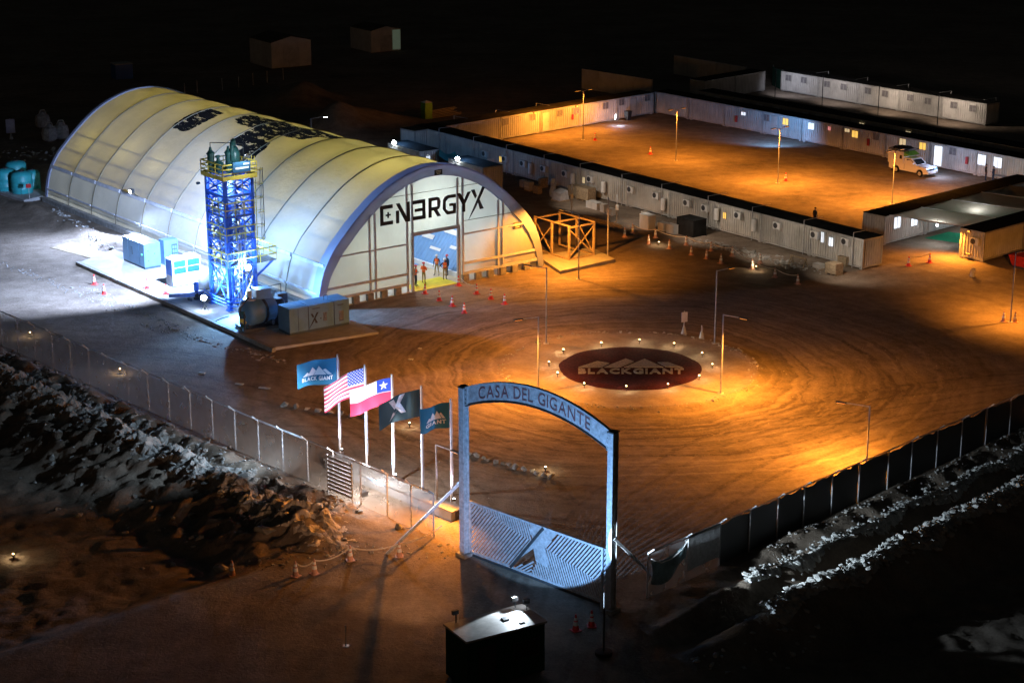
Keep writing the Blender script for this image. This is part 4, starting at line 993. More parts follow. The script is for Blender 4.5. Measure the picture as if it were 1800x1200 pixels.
obj('valve', MB().tube((0.5, 1.8, 11.4), (0.5, 1.8, 11.7), 0.06).tube((0.35, 1.8, 11.7), (0.65, 1.8, 11.7), 0.12, 8), M['green_vessel'], tower)
# banner hung on the front of the top rail
bn = obj('banner', MB().box(0.55, 2.05, -0.40, -0.37, 10.75, 11.55), M['sign_dark'], tower)
obj('banner_line', MB().box(0.75, 1.9, -0.412, -0.404, 11.0, 11.14), M['white'], bn); obj('banner_line', MB().box(1.45, 1.95, -0.412, -0.404, 11.3, 11.42), M['white'], bn)
# inner columns and pipework
rp = random.Random(21)
for k, (x, y, r, z0, z1) in enumerate(((0.7, 0.8, 0.22, 0.5, 8.2), (1.5, 1.7, 0.3, 1.0, 10.2), (1.6, 0.6, 0.16, 0.4, 6.6), (0.6, 2.0, 0.18, 1.6, 9.6), (1.9, 2.2, 0.14, 0.3, 9.0))):
    obj('process_column', MB().lathe([(r * .5, z0), (r, z0 + .2), (r, z1 - .2), (r * .5, z1)], 12, (x, y, 0)).lathe([(r * 1.3, 0), (r * 1.3, .08)], 12, (x, y, z0 + (z1 - z0) * .5)), M['steel'] if k % 2 else M['blue_steel'], tower, smooth=False)
for k in range(80):
    x, y, z = rp.uniform(0.1, TX - .1), rp.uniform(0.1, TY - .1), rp.uniform(0.3, 7.0)
    pts = [(x, y, z)]
    for j in range(3):
        ax_ = (k + j) % 3; q = list(pts[-1]); q[ax_] = [rp.uniform(0.1, TX - .1), rp.uniform(0.1, TY - .1), min(9.8, max(0.2, z + rp.uniform(-2.5, 2.5)))][ax_]; pts.append(tuple(q))
    if all((Vector(a) - Vector(b)).length > 0.02 for a, b in zip(pts[:-1], pts[1:])):
        obj('process_pipe', MB().path(pts, rp.choice((0.03, 0.045, 0.06)), 6), M['steel'] if rp.random() < .7 else M['dark_steel'], tower)
for x, y in ((0.9, -0.05), (1.5, -0.05), (0.9 + .25, -0.05)): obj('riser_pipe', MB().tube((x, y, 0.2), (x, y, 10.2 if x > 1.2 else 6.0), 0.04, 6), M['steel'], tower)
# caged ladder on the right hand side
lx, ly = TX + 0.75, 0.9
mb = MB()
for dy in (-0.22, 0.22): mb.tube((lx, ly + dy, 3.5), (lx, ly + dy, 11.6), 0.03, 6)
for k in range(26): mb.tube((lx, ly - .22, 3.7 + k * .3), (lx, ly + .22, 3.7 + k * .3), 0.016, 5)
obj('ladder', mb, M['yellow_rail'], tower)
for k in range(6):
    z = 5.0 + k * 1.1; pts = [(lx + 0.02 + 0.75 * math.sin(t), ly - 0.38 * math.cos(t), z) for t in [PI * i / 8 for i in range(9)]]
    obj('cage_hoop', MB().path(pts, 0.03, 5), M['yellow_rail'], tower)
mb = MB()
for i in (1, 3, 4, 5, 7):
    t = PI * i / 8; mb.tube((lx + 0.02 + 0.75 * math.sin(t), ly - 0.38 * math.cos(t), 5.0), (lx + 0.02 + 0.75 * math.sin(t), ly - 0.38 * math.cos(t), 10.6), 0.018, 5)
obj('cage_bars', mb, M['dark_steel'], tower)
obj('added_banner_lamp', MB().tube((1.3, -.3, 11.5), (1.3, -1.1, 12.3), .02).cbox((1.3, -1.15, 12.35), (.3, .12, .1)), M['dark_steel'], tower)  # added lamp on an arm, put in to light the tower top
# low pipe rack and stair at the foot
for k, z in enumerate((0.5, 0.75, 1.0)): obj('process_pipe', MB().path([(-0.3, 3.4, z), (-0.55, 1.4, z), (-0.5, -0.6 + .2 * k, z), (0.7, -0.9, z)], 0.05, 6), M['blue_steel'], tower)
obj('stair_rail', MB().beam((0.2, -1.6, 0.1), (2.0, -0.2, 1.6), 0.05).beam((0.2, -1.6, 1.0), (2.0, -0.2, 2.5), 0.05).beam((0.2, -1.6, 0.1), (0.2, -1.6, 1.0), 0.05).beam((1.1, -0.9, .85), (1.1, -0.9, 1.75), 0.05), M['yellow_rail'], tower)
TM = parent_matrix(tower)
def tower_pt(x, y, z): return TM @ Vector((x, y, z))
spot('added_banner_light', tower_pt(1.3, -1.1, 12.2), tower_pt(1.2, .6, 10.7), (.7, .85, 1), 420, 150, .8, .1)

# flood lamps that light the plant
def stand_lamp(label, loc, tgt, watts, h, size=150):
    t = thing('floodlight_stand', label, 'floodlight', loc, 0, 'glaring floodlights at the process tower')
    d = (Vector(tgt) - (Vector(loc) + Vector((0, 0, h)))); d.normalize()
    obj('stand', MB().tube((0, 0, 0), (0, 0, h), 0.03).tube((-.3, 0, 0), (0, 0, .5), .02).tube((.3, 0, 0), (0, 0, .5), .02).tube((0, .3, 0), (0, 0, .5), .02), M['dark_steel'], t)
    hd = obj('lamp_head', MB().cbox((0, 0, 0), (0.36, 0.14, 0.28)), M['dark_steel'], t, loc=(0, 0, h))
    obj('lens', MB().lathe([(0.02, -0.22), (0.18, -0.14), (0.25, 0.0), (0.18, 0.14), (0.02, 0.22)], 12, (0, -0.24, 0.05)), M['lamp_glow_cool'], hd)
    return Vector(loc) + Vector((0, 0, h))
pA = stand_lamp('floodlight on a low stand at the left foot of the process tower', G(360, 545, 0.22), (0, 0, 0), 0, 1.0)
pB = stand_lamp('floodlight clamped below the lower tower deck above the dark tank skid', tower_pt(1.55, -.35, 2.75), (0, 0, 0), 0, .5)
spot('plant_light', pA + Vector((0.05, -0.62, 0.15)), tower_pt(1, 1.5, 4), (.3, .58, 1), 2600, 165, 0.5, 0.15)
spot('plant_light', pB + Vector((0.12, -0.62, 0.1)), G(560, 590, .5), COOL, 13000, 165, 0.6, 0.12)
point('plant_spill', pA + Vector((0, -0.65, 0.4)), COOL, 170, 0.12)  # added blue spill lights without fixtures of their own
point('plant_spill', pB + Vector((0, -0.65, 0.25)), COOL, 500, 0.12)
for q in ((1.1, 1.2, 2.6), (1.1, 1.2, 5.0), (0.9, 1.0, 7.0), (0.7, 0.9, 9.6)):  # added lamps inside the tower, put in to brighten its steel
    point('added_work_light', tower_pt(*q), (.36, .62, 1) if q[2] < 6 else COOL, 240 if q[2] < 6 else 330, .15)
    obj('added_work_lamp', MB().lathe([(.03, .0), (.09, .05), (.09, .2), (.04, .26)], 8, (q[0], q[1], q[2] + .22)), M['white'], tower)
# added tower lamps, put in to wash the slab, road and hall side
spot('added_deck_light', tower_pt(-0.55, 3.2, 9.4), G(-20, 425), COOL2, 78000, 116, 0.45, 0.06)
spot('added_deck_light', tower_pt(TX + 0.3, TY + 0.3, 6.2), HALL + Vector((-8, 3, 5)), (.28, .54, 1), 7000, 150, 0.6, 0.3)
spot('added_deck_light', tower_pt(0.2, TY + 0.4, 6.5), HALL + Vector((-24, 4, 5)), (.28, .54, 1), 8500, 130, 0.6, 0.3)
for (x, y, z) in ((-0.55, 3.15, 9.55), (TX + 0.35, TY + 0.25, 6.3), (0.2, TY + 0.35, 6.6)): obj('added_deck_lamp', MB().cbox((x, y, z), (0.25, 0.2, 0.16)), M['dark_steel'], tower)

hl = obj('added_side_flood', MB().cbox((-31, -11.0, 4.1), (.5, .3, .3)).tube((-31, -10.4, 3.5), (-31, -11.0, 4.0), .04), M['dark_steel'], hall); obj('lens', MB().cbox((-31, -11.17, 4.06), (.4, .03, .24)), M['lamp_white'], hl)  # added flood on the hall strut, put in to light the road
q = parent_matrix(hall) @ Vector((-31, -11.4, 4.05)); spot('added_side_flood_light', q, G(40, 480), COOL2, 22000, 160, .7, .2)
# ------------------------------------------------------------------ plant equipment on the slab
def cabinet(name, label, loc, rz, L, D, Ht, splits, front_marks=(), m='cabinet', cat='cabinet', grp=None):
    t = thing(name, label, cat, loc, rz, grp); x = 0
    for k, wd in enumerate(splits):
        a = x + (0.04 if k else 0); b = x + wd - (0.04 if k < len(splits) - 1 else 0)
        obj('module', MB().box(a, b, 0, D, 0.18, Ht - (0.0 if k != 1 else 0.0)), M[m], t); x += wd
    obj('joint', MB().box(0.03, L - 0.03, 0.04, D - 0.04, 0.16, Ht - 0.06), M['cabinet_dark'], t)
    obj('skid', MB().box(0.02, L - .02, 0.02, D - .02, 0, 0.17), M['cabinet_dark'], t)
    for f_ in front_marks: obj(f_[0], MB().box(f_[1], f_[2], -0.02, 0.0, f_[3], f_[4]), M[f_[5]], t)
    return t
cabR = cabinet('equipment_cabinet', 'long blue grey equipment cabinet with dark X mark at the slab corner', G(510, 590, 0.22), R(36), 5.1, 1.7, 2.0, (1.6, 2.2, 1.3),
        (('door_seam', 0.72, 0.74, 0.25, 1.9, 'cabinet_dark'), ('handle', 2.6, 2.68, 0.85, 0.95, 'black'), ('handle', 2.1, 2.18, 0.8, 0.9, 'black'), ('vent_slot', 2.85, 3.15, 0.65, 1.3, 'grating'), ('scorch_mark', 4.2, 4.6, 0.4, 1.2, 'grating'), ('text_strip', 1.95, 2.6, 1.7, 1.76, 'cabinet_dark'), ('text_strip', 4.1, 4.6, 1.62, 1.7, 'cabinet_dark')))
mb = MB()
def cf(a, b, c): return (1.72 + a * 0.48, -0.012 - c, 0.55 + b * 0.48)
for p in ([(0.12, 1.7), (0.45, 1.7), (0.7, 1.2), (0.52, 1.0)], [(1.2, 1.8), (1.55, 1.8), (0.5, 0.2), (-0.2, -0.6)], [(0.75, 0.75), (0.95, 0.9), (1.35, 0.1), (0.95, 0.1)]): mb.prism(p, 0, 0.012, cf)
obj('emblem', mb, M['black'], cabR)
obj('roof_hook', MB().path([(3.4, .8, 2.0), (3.4, .8, 2.35), (3.7, .8, 2.35), (3.7, .8, 2.0)], 0.02), M['dark_steel'], cabR)
# cabinet group on the left: long side runs along the hall
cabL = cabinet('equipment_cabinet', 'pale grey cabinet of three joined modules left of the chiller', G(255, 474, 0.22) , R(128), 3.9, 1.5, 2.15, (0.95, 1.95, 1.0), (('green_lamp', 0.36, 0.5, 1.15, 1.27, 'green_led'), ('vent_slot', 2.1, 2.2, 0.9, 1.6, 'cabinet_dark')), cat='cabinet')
# end doors of that cabinet (its x = 0 face looks at the viewer after turning): drawn on the face
for z, y in ((0.7, -0.35), (1.2, -0.9), (1.6, -0.35)): pass
cabL.rotation_euler = (0, 0, R(128)); 
for ch in list(cabL.children):
    # the long side faces the road: mirror the depth so that the body stands behind its front corner
    for v_ in ch.data.vertices: v_.co.y = -v_.co.y
    ch.data.flip_normals()
for y0, z0 in ((-0.35, 0.7), (-0.95, 1.25), (-0.35, 1.55)): obj('latch', MB().box(-0.03, -0.0, y0 - .05, y0 + .05, z0 - .05, z0 + .05), M['cabinet_dark'], cabL)
obj('end_door', MB().box(-0.025, -0.0, -1.38, -0.12, 0.3, 2.0), M['cabinet'], cabL)
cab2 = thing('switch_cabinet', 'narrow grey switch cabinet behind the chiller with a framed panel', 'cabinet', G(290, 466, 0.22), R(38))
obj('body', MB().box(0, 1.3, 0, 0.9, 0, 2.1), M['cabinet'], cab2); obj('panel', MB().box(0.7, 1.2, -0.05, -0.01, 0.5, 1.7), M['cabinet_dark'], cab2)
for i in range(2):
    for j in range(3): obj('panel_window', MB().box(0.76 + i * .22, 0.92 + i * .22, -0.06, -0.051, 0.6 + j * .36, 0.86 + j * .36), M['cabinet'], cab2)
# chiller
ch_ = thing('chiller', 'white air cooled chiller with blue coil panels and two roof fans', 'chiller', G(305, 506, 0.22), R(38))
obj('body', MB().box(0, 2.55, 0, 1.15, 0.1, 2.3), M['white'], ch_); obj('feet', MB().box(0.1, 2.45, 0.1, 1.05, 0, 0.1), M['cabinet_dark'], ch_)
for x0 in (0.12, 1.35): 
    obj('coil_panel', MB().box(x0, x0 + 1.08, -0.03, 0, 1.1, 2.15), M['louvre_blue'], ch_)
    obj('coil_bar', MB().box(x0, x0 + 1.08, -0.045, -0.031, 1.58, 1.62), M['white'], ch_)
obj('coil_panel', MB().box(-0.03, 0, 0.1, 1.05, 0.95, 2.2), M['louvre_blue'], ch_)
for x0 in (0.65, 1.9): obj('fan', MB().lathe([(0.48, 2.3), (0.5, 2.42), (0.42, 2.42), (0.38, 2.36), (0.08, 2.36), (0.06, 2.44)], 16, (x0, 0.57, 0)), M['white'], ch_)
pipe_rack = thing('pipe_run', 'low bundle of pipes on the slab in front of the chiller', 'pipes', G(325, 528, 0.22), R(38))
for k in range(4): obj('pipe', MB().path([(-0.9 - 0.1 * k, 0.9 - .15 * k, 0.25 + .12 * k), (0.2, -0.1 - .12 * k, 0.25 + .12 * k), (1.5, -0.1 - .12 * k, 0.25 + .12 * k), (1.9, 0.3, 0.25 + .12 * k)], 0.045, 6), M['blue_steel'] if k % 2 else M['steel'], pipe_rack)
for x0 in (0.3, 1.3): obj('pipe_support', MB().box(x0 - .04, x0 + .04, -.55, .05, 0, .22), M['dark_steel'], pipe_rack)
pump = thing('pump_unit', 'small blue vertical pump standing between chiller and tower', 'pump', G(340, 527, 0.22), R(38))
obj('motor', MB().lathe([(.14, .7), (.2, .75), (.2, 1.3), (.12, 1.4)], 10, (0.3, 0, 0)), M['blue_steel'], pump); obj('pump_body', MB().lathe([(.25, 0), (.25, .15), (.14, .2), (.14, .7)], 10, (.3, 0, 0)).tube((.3, 0, .3), (.8, 0, .3), .07), M['dark_steel'], pump)
dr = thing('buffer_tank', 'squat white buffer tank right behind the chiller', 'tank', G(360, 507, 0.22), 0)
obj('shell', MB().lathe([(.2, 0), (.5, .1), (.52, 1.2), (.35, 1.45), (.1, 1.5)], 14), M['white'], dr, smooth=True); obj('pipe_stub', MB().tube((0, 0, 1.45), (0, 0, 1.75), .06), M['steel'], dr)
# tank skid in front of the tower
sk = thing('tank_skid', 'dark skid with a fat horizontal tank, valve cluster and top box', 'tank', G(428, 585, 0.22), R(30))
obj('tank', MB().lathe([(0.3, -1.5), (0.75, -1.42), (0.98, -1.25), (1.0, 0), (0.98, 1.0), (0.75, 1.15), (0.2, 1.2)], 20, (1.7, 0.9, 1.3), (0.96, 0.28, 0)), M['cabinet'], sk, smooth=True)
obj('tank_band', MB().lathe([(1.02, -0.1), (1.06, -0.1), (1.06, 0.1), (1.02, 0.1)], 20, (1.7, 0.9, 1.3), (0.96, 0.28, 0)), M['dark_steel'], sk)
obj('skid_base', MB().box(0.1, 3.2, -0.1, 1.8, 0.0, 0.25).box(0.5, 0.7, 0.2, 1.6, 0.25, 0.6).box(2.4, 2.6, 0.2, 1.6, 0.25, 0.6), M['dark_steel'], sk)
obj('top_box', MB().box(1.3, 2.5, 0.4, 1.3, 2.25, 3.0), M['cabinet'], sk); obj('top_flange', MB().lathe([(.5, 2.2), (.5, 2.32), (.3, 2.32)], 14, (0.9, .8, 0)).lathe([(.18, 2.3), (.18, 2.9), (.1, 2.95)], 10, (.9, .8, 0)), M['steel'], sk)
for k, (dx, dz) in enumerate(((0, .5), (.12, .75), (-.1, .95), (.1, 1.2), (0, 1.5))): obj('valve', MB().lathe([(.05, 0), (.16, .05), (.16, .12), (.04, .2)], 8, (0.05 + dx, 0.1, dz), (-0.6, -0.8, 0)).tube((0.05 + dx, .1, dz), (.4, .5, dz), .05), M['yellow_rail'] if k in (1, 2) else M['green_vessel'], sk)
obj('front_pipe', MB().path([(-.1, .2, .2), (-.1, .2, 1.9), (.3, .4, 2.2), (.8, .7, 2.4)], .08, 8).path([(.05, -.2, .2), (.05, -.2, 1.5)], .07, 8), M['dark_steel'], sk)
obj('side_drum', MB().lathe([(.4, 0), (.55, .1), (.55, 1.7), (.35, 1.95)], 14, (3.3, 1.2, 0)), M['dark_steel'], sk)
obj('control_box', MB().box(3.5, 4.3, 1.6, 2.2, .3, 2.1).box(3.55, 3.65, 1.65, 1.75, 0, .3).box(4.1, 4.2, 2.0, 2.1, 0, .3), M['dark_steel'], sk); obj('gauge', MB().box(3.85, 3.98, 1.57, 1.6, 1.5, 1.62), M['white'], sk)
obj('frame_rail', MB().path([(1.2, 1.9, .1), (1.2, 1.9, 2.6), (3.9, 1.9, 2.8), (3.9, 1.9, 2.1)], .03), M['dark_steel'], sk)
# loose hose on slab, sunken dark pit beside the cabinets
tag(obj('hose', MB().path([G(372, 567, .25), G(388, 560, .25), G(402, 556, .25)], .04), M['black']), 'short black hose lying on the slab before the floodlight', 'hose')
slab('gravel_patch', [G(88, 436), G(125, 426), G(195, 440), G(205, 460), G(175, 458)], 0.04, M['wood'])

# ------------------------------------------------------------------ traffic cones
def cone_proto(h=0.72):
    t = thing('traffic_cone', 'x', 'traffic cone')
    k = h / 0.72
    obj('cone_body', MB().box(-.19 * k, .19 * k, -.19 * k, .19 * k, 0, .035).lathe([(.14 * k, .035), (.03 * k, h)], 12), M['cone_red'], t)
    obj('collar', MB().lathe([(.112 * k, .24 * h / .72), (.087 * k, .40 * h / .72)], 12), M['cone_white'], t)
    obj('collar', MB().lathe([(.076 * k, .47 * h / .72), (.059 * k, .58 * h / .72)], 12), M['cone_white'], t)
    return t
CP = [None, None]
M['cone_faded'] = mat('sun faded cone plastic', (0.62, 0.34, 0.26), 0.6, 0.15, 5)
def cone(px, py, label, group=None, z=None, h=None, faded=False):
    g = G(px, py, 0); z = hz(g.x, g.y) if z is None else z
    q = 1 if faded or (group and ('barrier line' in group or 'roadside' in group or 'right lamp' in group)) else 0
    if CP[q] is None:
        t = cone_proto(0.85); CP[q] = t
        
        for c in t.children:
            if q and c.name.startswith('cone_body'): c.data.materials[0] = M['cone_faded']
    else: t = dup(CP[q])
    t.location = (g.x, g.y, z); t.rotation_euler = (0, 0, rnd.uniform(0, 1.5)); t['label'] = label
    if group: t['group'] = group
    elif 'group' in t: del t['group']
    if h: t.scale = (h, h, h)
    return t
gd = 'cones before the hall doorway'
for i, (px, py) in enumerate(((747, 516), (772, 528), (795, 538), (816, 550))): cone(px, py, f"{ORD[i]} cone of the left line leading out of the hall doorway", gd)
for i, (px, py) in enumerate(((806, 502), (838, 517), (863, 526), (887, 535))): cone(px, py, f"{ORD[i]} cone of the right line leading out of the hall doorway", gd)
cone(1597, 467, 'left red cone before the netted lane entrance', 'cones at the netted lane'); cone(1634, 462, 'right red cone before the netted lane entrance', 'cones at the netted lane')
for i, (px, py) in enumerate(((259, 512), (292, 522))): cone(px, py, f"{['left', 'right'][i]} cone standing on the plant slab by the pipe run", 'cones on the plant slab', 0.22)
cone(183, 517, 'cone on the soil left of the plant slab'); cone(166, 500, 'faint cone beside the plant slab near the tape')
for i, (px, py) in enumerate(((1098, 417), (1140, 429), (1177, 437), (1215, 448), (1242, 455), (1267, 463))): cone(px, py, f"{ORD[i]} cone from the left of the lower barrier line before the front row", 'cones of the lower barrier line')
for i, (px, py) in enumerate(((1112, 410), (1152, 418), (1206, 431), (1250, 441), (1287, 450), (1322, 473), (1336, 463), (1362, 487), (1402, 499))): cone(px, py, f"{ORD[i]} cone from the left of the upper barrier line before the front row", 'cones of the upper barrier line')
for i, (px, py) in enumerate(((1143, 271), (1381, 318), (1046, 247))): cone(px, py, ['cone near the middle lamp post of the courtyard', 'cone beside the third lamp post of the courtyard', 'cone beside the first lamp post of the courtyard'][i], 'cones in the courtyard')
cone(1764, 565, 'cone just left of the lamp post at the right picture edge', 'cones by the right lamp post'); cone(1784, 566, 'cone just right of the lamp post at the right picture edge', 'cones by the right lamp post')
for i, (px, py) in enumerate(((702, 978), (616, 988), (520, 1012), (553, 1008), (408, 1000))): cone(px, py, ['cone at the foot of the slanting gate brace', 'cone in the middle of the roadside tape', 'cone at the left end of the lit roadside bank', 'smaller pale cone on the roadside bank', 'dim cone farthest left along the roadside bank'][i], 'cones along the roadside bank')
def tape(label, pts, sag=0.25):
    out = []
    for a, b in zip(pts[:-1], pts[1:]):
        for k in range(6):
            t = k / 6; p = Vector(a).lerp(Vector(b), t); p.z -= sag * 4 * t * (1 - t) * 0.5; out.append(p)
    out.append(Vector(pts[-1])); mb = MB()
    for a, b in zip(out[:-1], out[1:]): mb.beam(a, b, 0.015, 0.06)
    return tag(obj('barrier_tape', mb, M['tape']), label, 'tape')
def gz(px, py, h=0.75):
    g = G(px, py); return (g.x, g.y, hz(g.x, g.y) + h)
tape('tape linking the cones along the roadside bank', [gz(520, 1012), gz(553, 1008), gz(616, 988), gz(702, 978), gz(777, 945)], 0.5)
tape('tape between the doorway and the second right cone', [gz(806, 500), gz(838, 517)], 0.6)
tape('pale tape along the upper cone line before the front row', [gz(1112, 410), gz(1152, 418), gz(1206, 431), gz(1250, 441), gz(1287, 450), gz(1322, 473), gz(1362, 487), gz(1402, 499)], 0.4)
tape('tape between the two cones at the netted lane', [gz(1597, 467), gz(1634, 462)], 0.2)

# ------------------------------------------------------------------ people
BODY = {}
def body_mesh(pose):
    if pose in BODY: return BODY[pose]
    P = {'pelvis': (0, 0, .95), 'waist': (0, .01, 1.08), 'chest': (0, .01, 1.32), 'neck': (0, .0, 1.49), 'jaw': (0, -.025, 1.57), 'head': (0, -.01, 1.65), 'crown': (0, 0, 1.73), 'nose': (0, -.105, 1.615)}
    rad = {'pelvis': .135, 'waist': .125, 'chest': .15, 'neck': .055, 'jaw': .066, 'head': .088, 'crown': .06, 'nose': .016}
    E_ = [('pelvis', 'waist'), ('waist', 'chest'), ('chest', 'neck'), ('neck', 'jaw'), ('jaw', 'head'), ('head', 'crown'), ('head', 'nose')]
    hands = {}
    for s, n in ((-1, 'l'), (1, 'r')):
        P['hip' + n] = (s * .09, 0, .90); P['knee' + n] = (s * .11 + (s * .03 if pose == 'wide' else 0), -.03, .50); P['ankle' + n] = (s * .12 + (s * .07 if pose == 'wide' else 0), .01, .09); P['toe' + n] = (s * .14 + (s * .08 if pose == 'wide' else 0), -.17, .04)
        P['sho' + n] = (s * .19, .01, 1.41)
        if pose == 'hips': P['elb' + n] = (s * .38, .06, 1.18); P['wri' + n] = (s * .22, -.05, 1.02); d = (-s * .6, -.5, -.5)
        elif pose == 'reach' and s == 1: P['elb' + n] = (s * .27, -.12, 1.16); P['wri' + n] = (s * .22, -.34, 1.22); d = (0, -1, .15)
        elif pose == 'fold': P['elb' + n] = (s * .28, -.03, 1.14); P['wri' + n] = (s * .03, -.22, 1.2 + .04 * s); d = (-s, -.1, .1)
        else: P['elb' + n] = (s * .27, .03, 1.13); P['wri' + n] = (s * .28, -.05, .88); d = (0, -.1, -1)
        hands[n] = (P['wri' + n], d, s)
        dv = Vector(d).normalized(); P['palm' + n] = tuple(Vector(P['wri' + n]) + dv * .08)
        for a, b in ((('hip'), .092), ('knee', .058), ('ankle', .042), ('toe', .036), ('sho', .07), ('elb', .044), ('wri', .028), ('palm', .036)): rad[a + n] = b
        E_ += [('pelvis', 'hip' + n), ('hip' + n, 'knee' + n), ('knee' + n, 'ankle' + n), ('ankle' + n, 'toe' + n), ('chest', 'sho' + n), ('sho' + n, 'elb' + n), ('elb' + n, 'wri' + n), ('wri' + n, 'palm' + n)]
    names = list(P); me = bpy.data.meshes.new('b'); me.from_pydata([P[k] for k in names], [(names.index(a), names.index(b)) for a, b in E_], [])
    o = bpy.data.objects.new('b', me); COL.objects.link(o)
    mo = o.modifiers.new('s', 'SKIN'); mo.use_smooth_shade = True; mo.branch_smoothing = 0.3
    for k, sv in zip(names, me.skin_vertices[0].data): sv.radius = (rad[k], rad[k] * (0.78 if k in ('chest', 'pelvis', 'waist') else 1)); sv.use_root = (k == 'pelvis')
    so = o.modifiers.new('u', 'SUBSURF'); so.levels = 1; so.render_levels = 1
    dg = bpy.context.evaluated_depsgraph_get(); bm_ = bpy.data.meshes.new_from_object(o.evaluated_get(dg)); bpy.data.objects.remove(o)
    # five fingers on each hand
    mb = MB()
    for n, (wp, d, s) in hands.items():
        dv = Vector(d).normalized(); side = dv.cross(Vector((0, 1, 0.2))).normalized(); cur = side.cross(dv)
        for i, ln in enumerate((.06, .07, .066, .052)):
            p0 = Vector(wp) + dv * .10 + side * (-.03 + .02 * i); p1 = p0 + dv * ln * .6; p2 = p1 + (dv + cur * .7) * ln * .5
            mb.tube(p0 - dv * .03, p1, .010, 5, .009).tube(p1, p2, .009, 5, .007)
        p0 = Vector(wp) + dv * .05 - side * .03 * 1; p1 = p0 - side * .03 + dv * .035; mb.tube(p0, p1, .012, 5).tube(p1, p1 + dv * .035, .011, 5, .008)
    v = [tuple(q.co) for q in bm_.vertices]; f = [tuple(p.vertices) for p in bm_.polygons]; nb_ = len(f); n0 = len(v)
    v += mb.v; f += [tuple(i + n0 for i in q) for q in mb.f]
    m2 = bpy.data.meshes.new('body'); m2.from_pydata(v, [], f); m2.update()
    for k in range(4): m2.materials.append(None)
    wr = [Vector(P['wril']), Vector(P['wrir'])]
    for i, p in enumerate(m2.polygons):
        c = p.center; p.use_smooth = i < nb_
        if i >= nb_ or min((c - q).length for q in wr) < .06 or min((c - Vector(P['palm' + q])).length for q in 'lr') < .07: p.material_index = 0
        elif c.z > 1.49: p.material_index = 0
        elif c.z > .97 or (abs(c.x) > .2 and c.z > .8): p.material_index = 1
        elif c.z > .11: p.material_index = 2
        else: p.material_index = 3
    BODY[pose] = m2
    return m2
def person(label, g, face, pose, top, legs, vest, hat, z=0.03, grp=None):
    t = thing('person', label, 'person', (g.x, g.y, z), face, grp)
    o = obj('body', body_mesh(pose), None, t)
    for sl, m in zip(o.material_slots, (M['skin'], M[top], M[legs], M['black'])): sl.link = 'OBJECT'; sl.material = m
    if vest:
        mb = MB(); rings = []
        prof = [(.155, .115, 1.0), (.165, .125, 1.15), (.185, .135, 1.3), (.175, .12, 1.4), (.11, .09, 1.46)]
        n = 14; v = []
        for a, b, z_ in prof:
            for i in range(n): q = 2 * PI * i / n; v.append((a * math.cos(q), .01 + b * math.sin(q), z_))
        mb.add(v, [(k * n + i, k * n + (i + 1) % n, (k + 1) * n + (i + 1) % n, (k + 1) * n + i) for k in range(4) for i in range(n)])
        obj('vest', mb, M[vest], t, smooth=True)
        mb = MB(); v = []
        for a, b, z_ in ((.168, .128, 1.13), (.17, .13, 1.17)):
            for i in range(n): q = 2 * PI * i / n; v.append((a * math.cos(q), .01 + b * math.sin(q), z_))
        mb.add(v, [(i, (i + 1) % n, n + (i + 1) % n, n + i) for i in range(n)]); obj('reflective_band', mb, M['hi_yellow'], t)
    if hat: obj('hard_hat', MB().lathe([(.15, 1.685), (.125, 1.70), (.12, 1.74), (.085, 1.79), (.02, 1.81)], 14, (0, -.005, 0)), M[hat], t, smooth=True)
    else: obj('hair', MB().lathe([(.09, 1.64), (.098, 1.69), (.085, 1.74), (.03, 1.765)], 12, (0, .012, 0)), M['hair'], t, smooth=True)
    for s in (-1, 1): obj('eye', MB().cbox((s * .034, -.092, 1.645), (.022, .012, .012)), M['black'], t)
    return t
hp = 'workers in the hall doorway'
person('worker in orange vest at the left edge of the hall doorway', G(731, 503, .03), R(70), 'fold', 'grey_cloth', 'navy', 'hi_vis', 'helmet_red', grp=hp)
person('worker in orange vest and khaki trousers, second from the left in the doorway', G(745, 498, .03), R(150), 'fold', 'hi_vis', 'khaki', 'hi_vis', 'helmet_red', grp=hp)
person('worker with white hard hat and legs apart in the middle of the doorway', G(768, 484, .03), R(-20), 'wide', 'navy', 'khaki', 'hi_vis', 'helmet_white', grp=hp)
person('worker in khaki trousers and dark jacket nearest the right jamb', G(782, 491, .03), R(20), 'hips', 'navy', 'khaki', 'hi_vis', 'helmet_white', grp=hp)
person('worker in dark clothes with red hard hat at the back right of the doorway', G(786, 484, .03), R(-60), 'side', 'navy', 'navy', None, 'helmet_red', grp=hp)
person('person standing alone by the lit windows near the cabin row', G(1732, 318), R(60), 'side', 'black', 'navy', None, None, 0)
person('person in blue jacket beside the dark table at the cabin row', G(1745, 322), R(-80), 'reach', 'navy', 'navy', None, None, 0)
person('person in dark jacket by the right lit window of the cabin row', G(1768, 316), R(200), 'side', 'navy', 'grey_cloth', None, None, 0)
person('dark figure walking in the courtyard just above the front row roof', G(1432, 397), R(120), 'side', 'black', 'black', None, None, 0)
tb = thing('table', 'dark plastic table between two people at the cabin row', 'table', G(1757, 322), R(-50))
obj('tabletop', MB().box(-.7, .7, -.4, .4, .7, .75), M['bag'], tb)
for sx in (-.6, .6):
    for sy in (-.32, .32): obj('leg', MB().cbox((sx, sy, .35), (.05, .05, .7)), M['dark_steel'], tb)

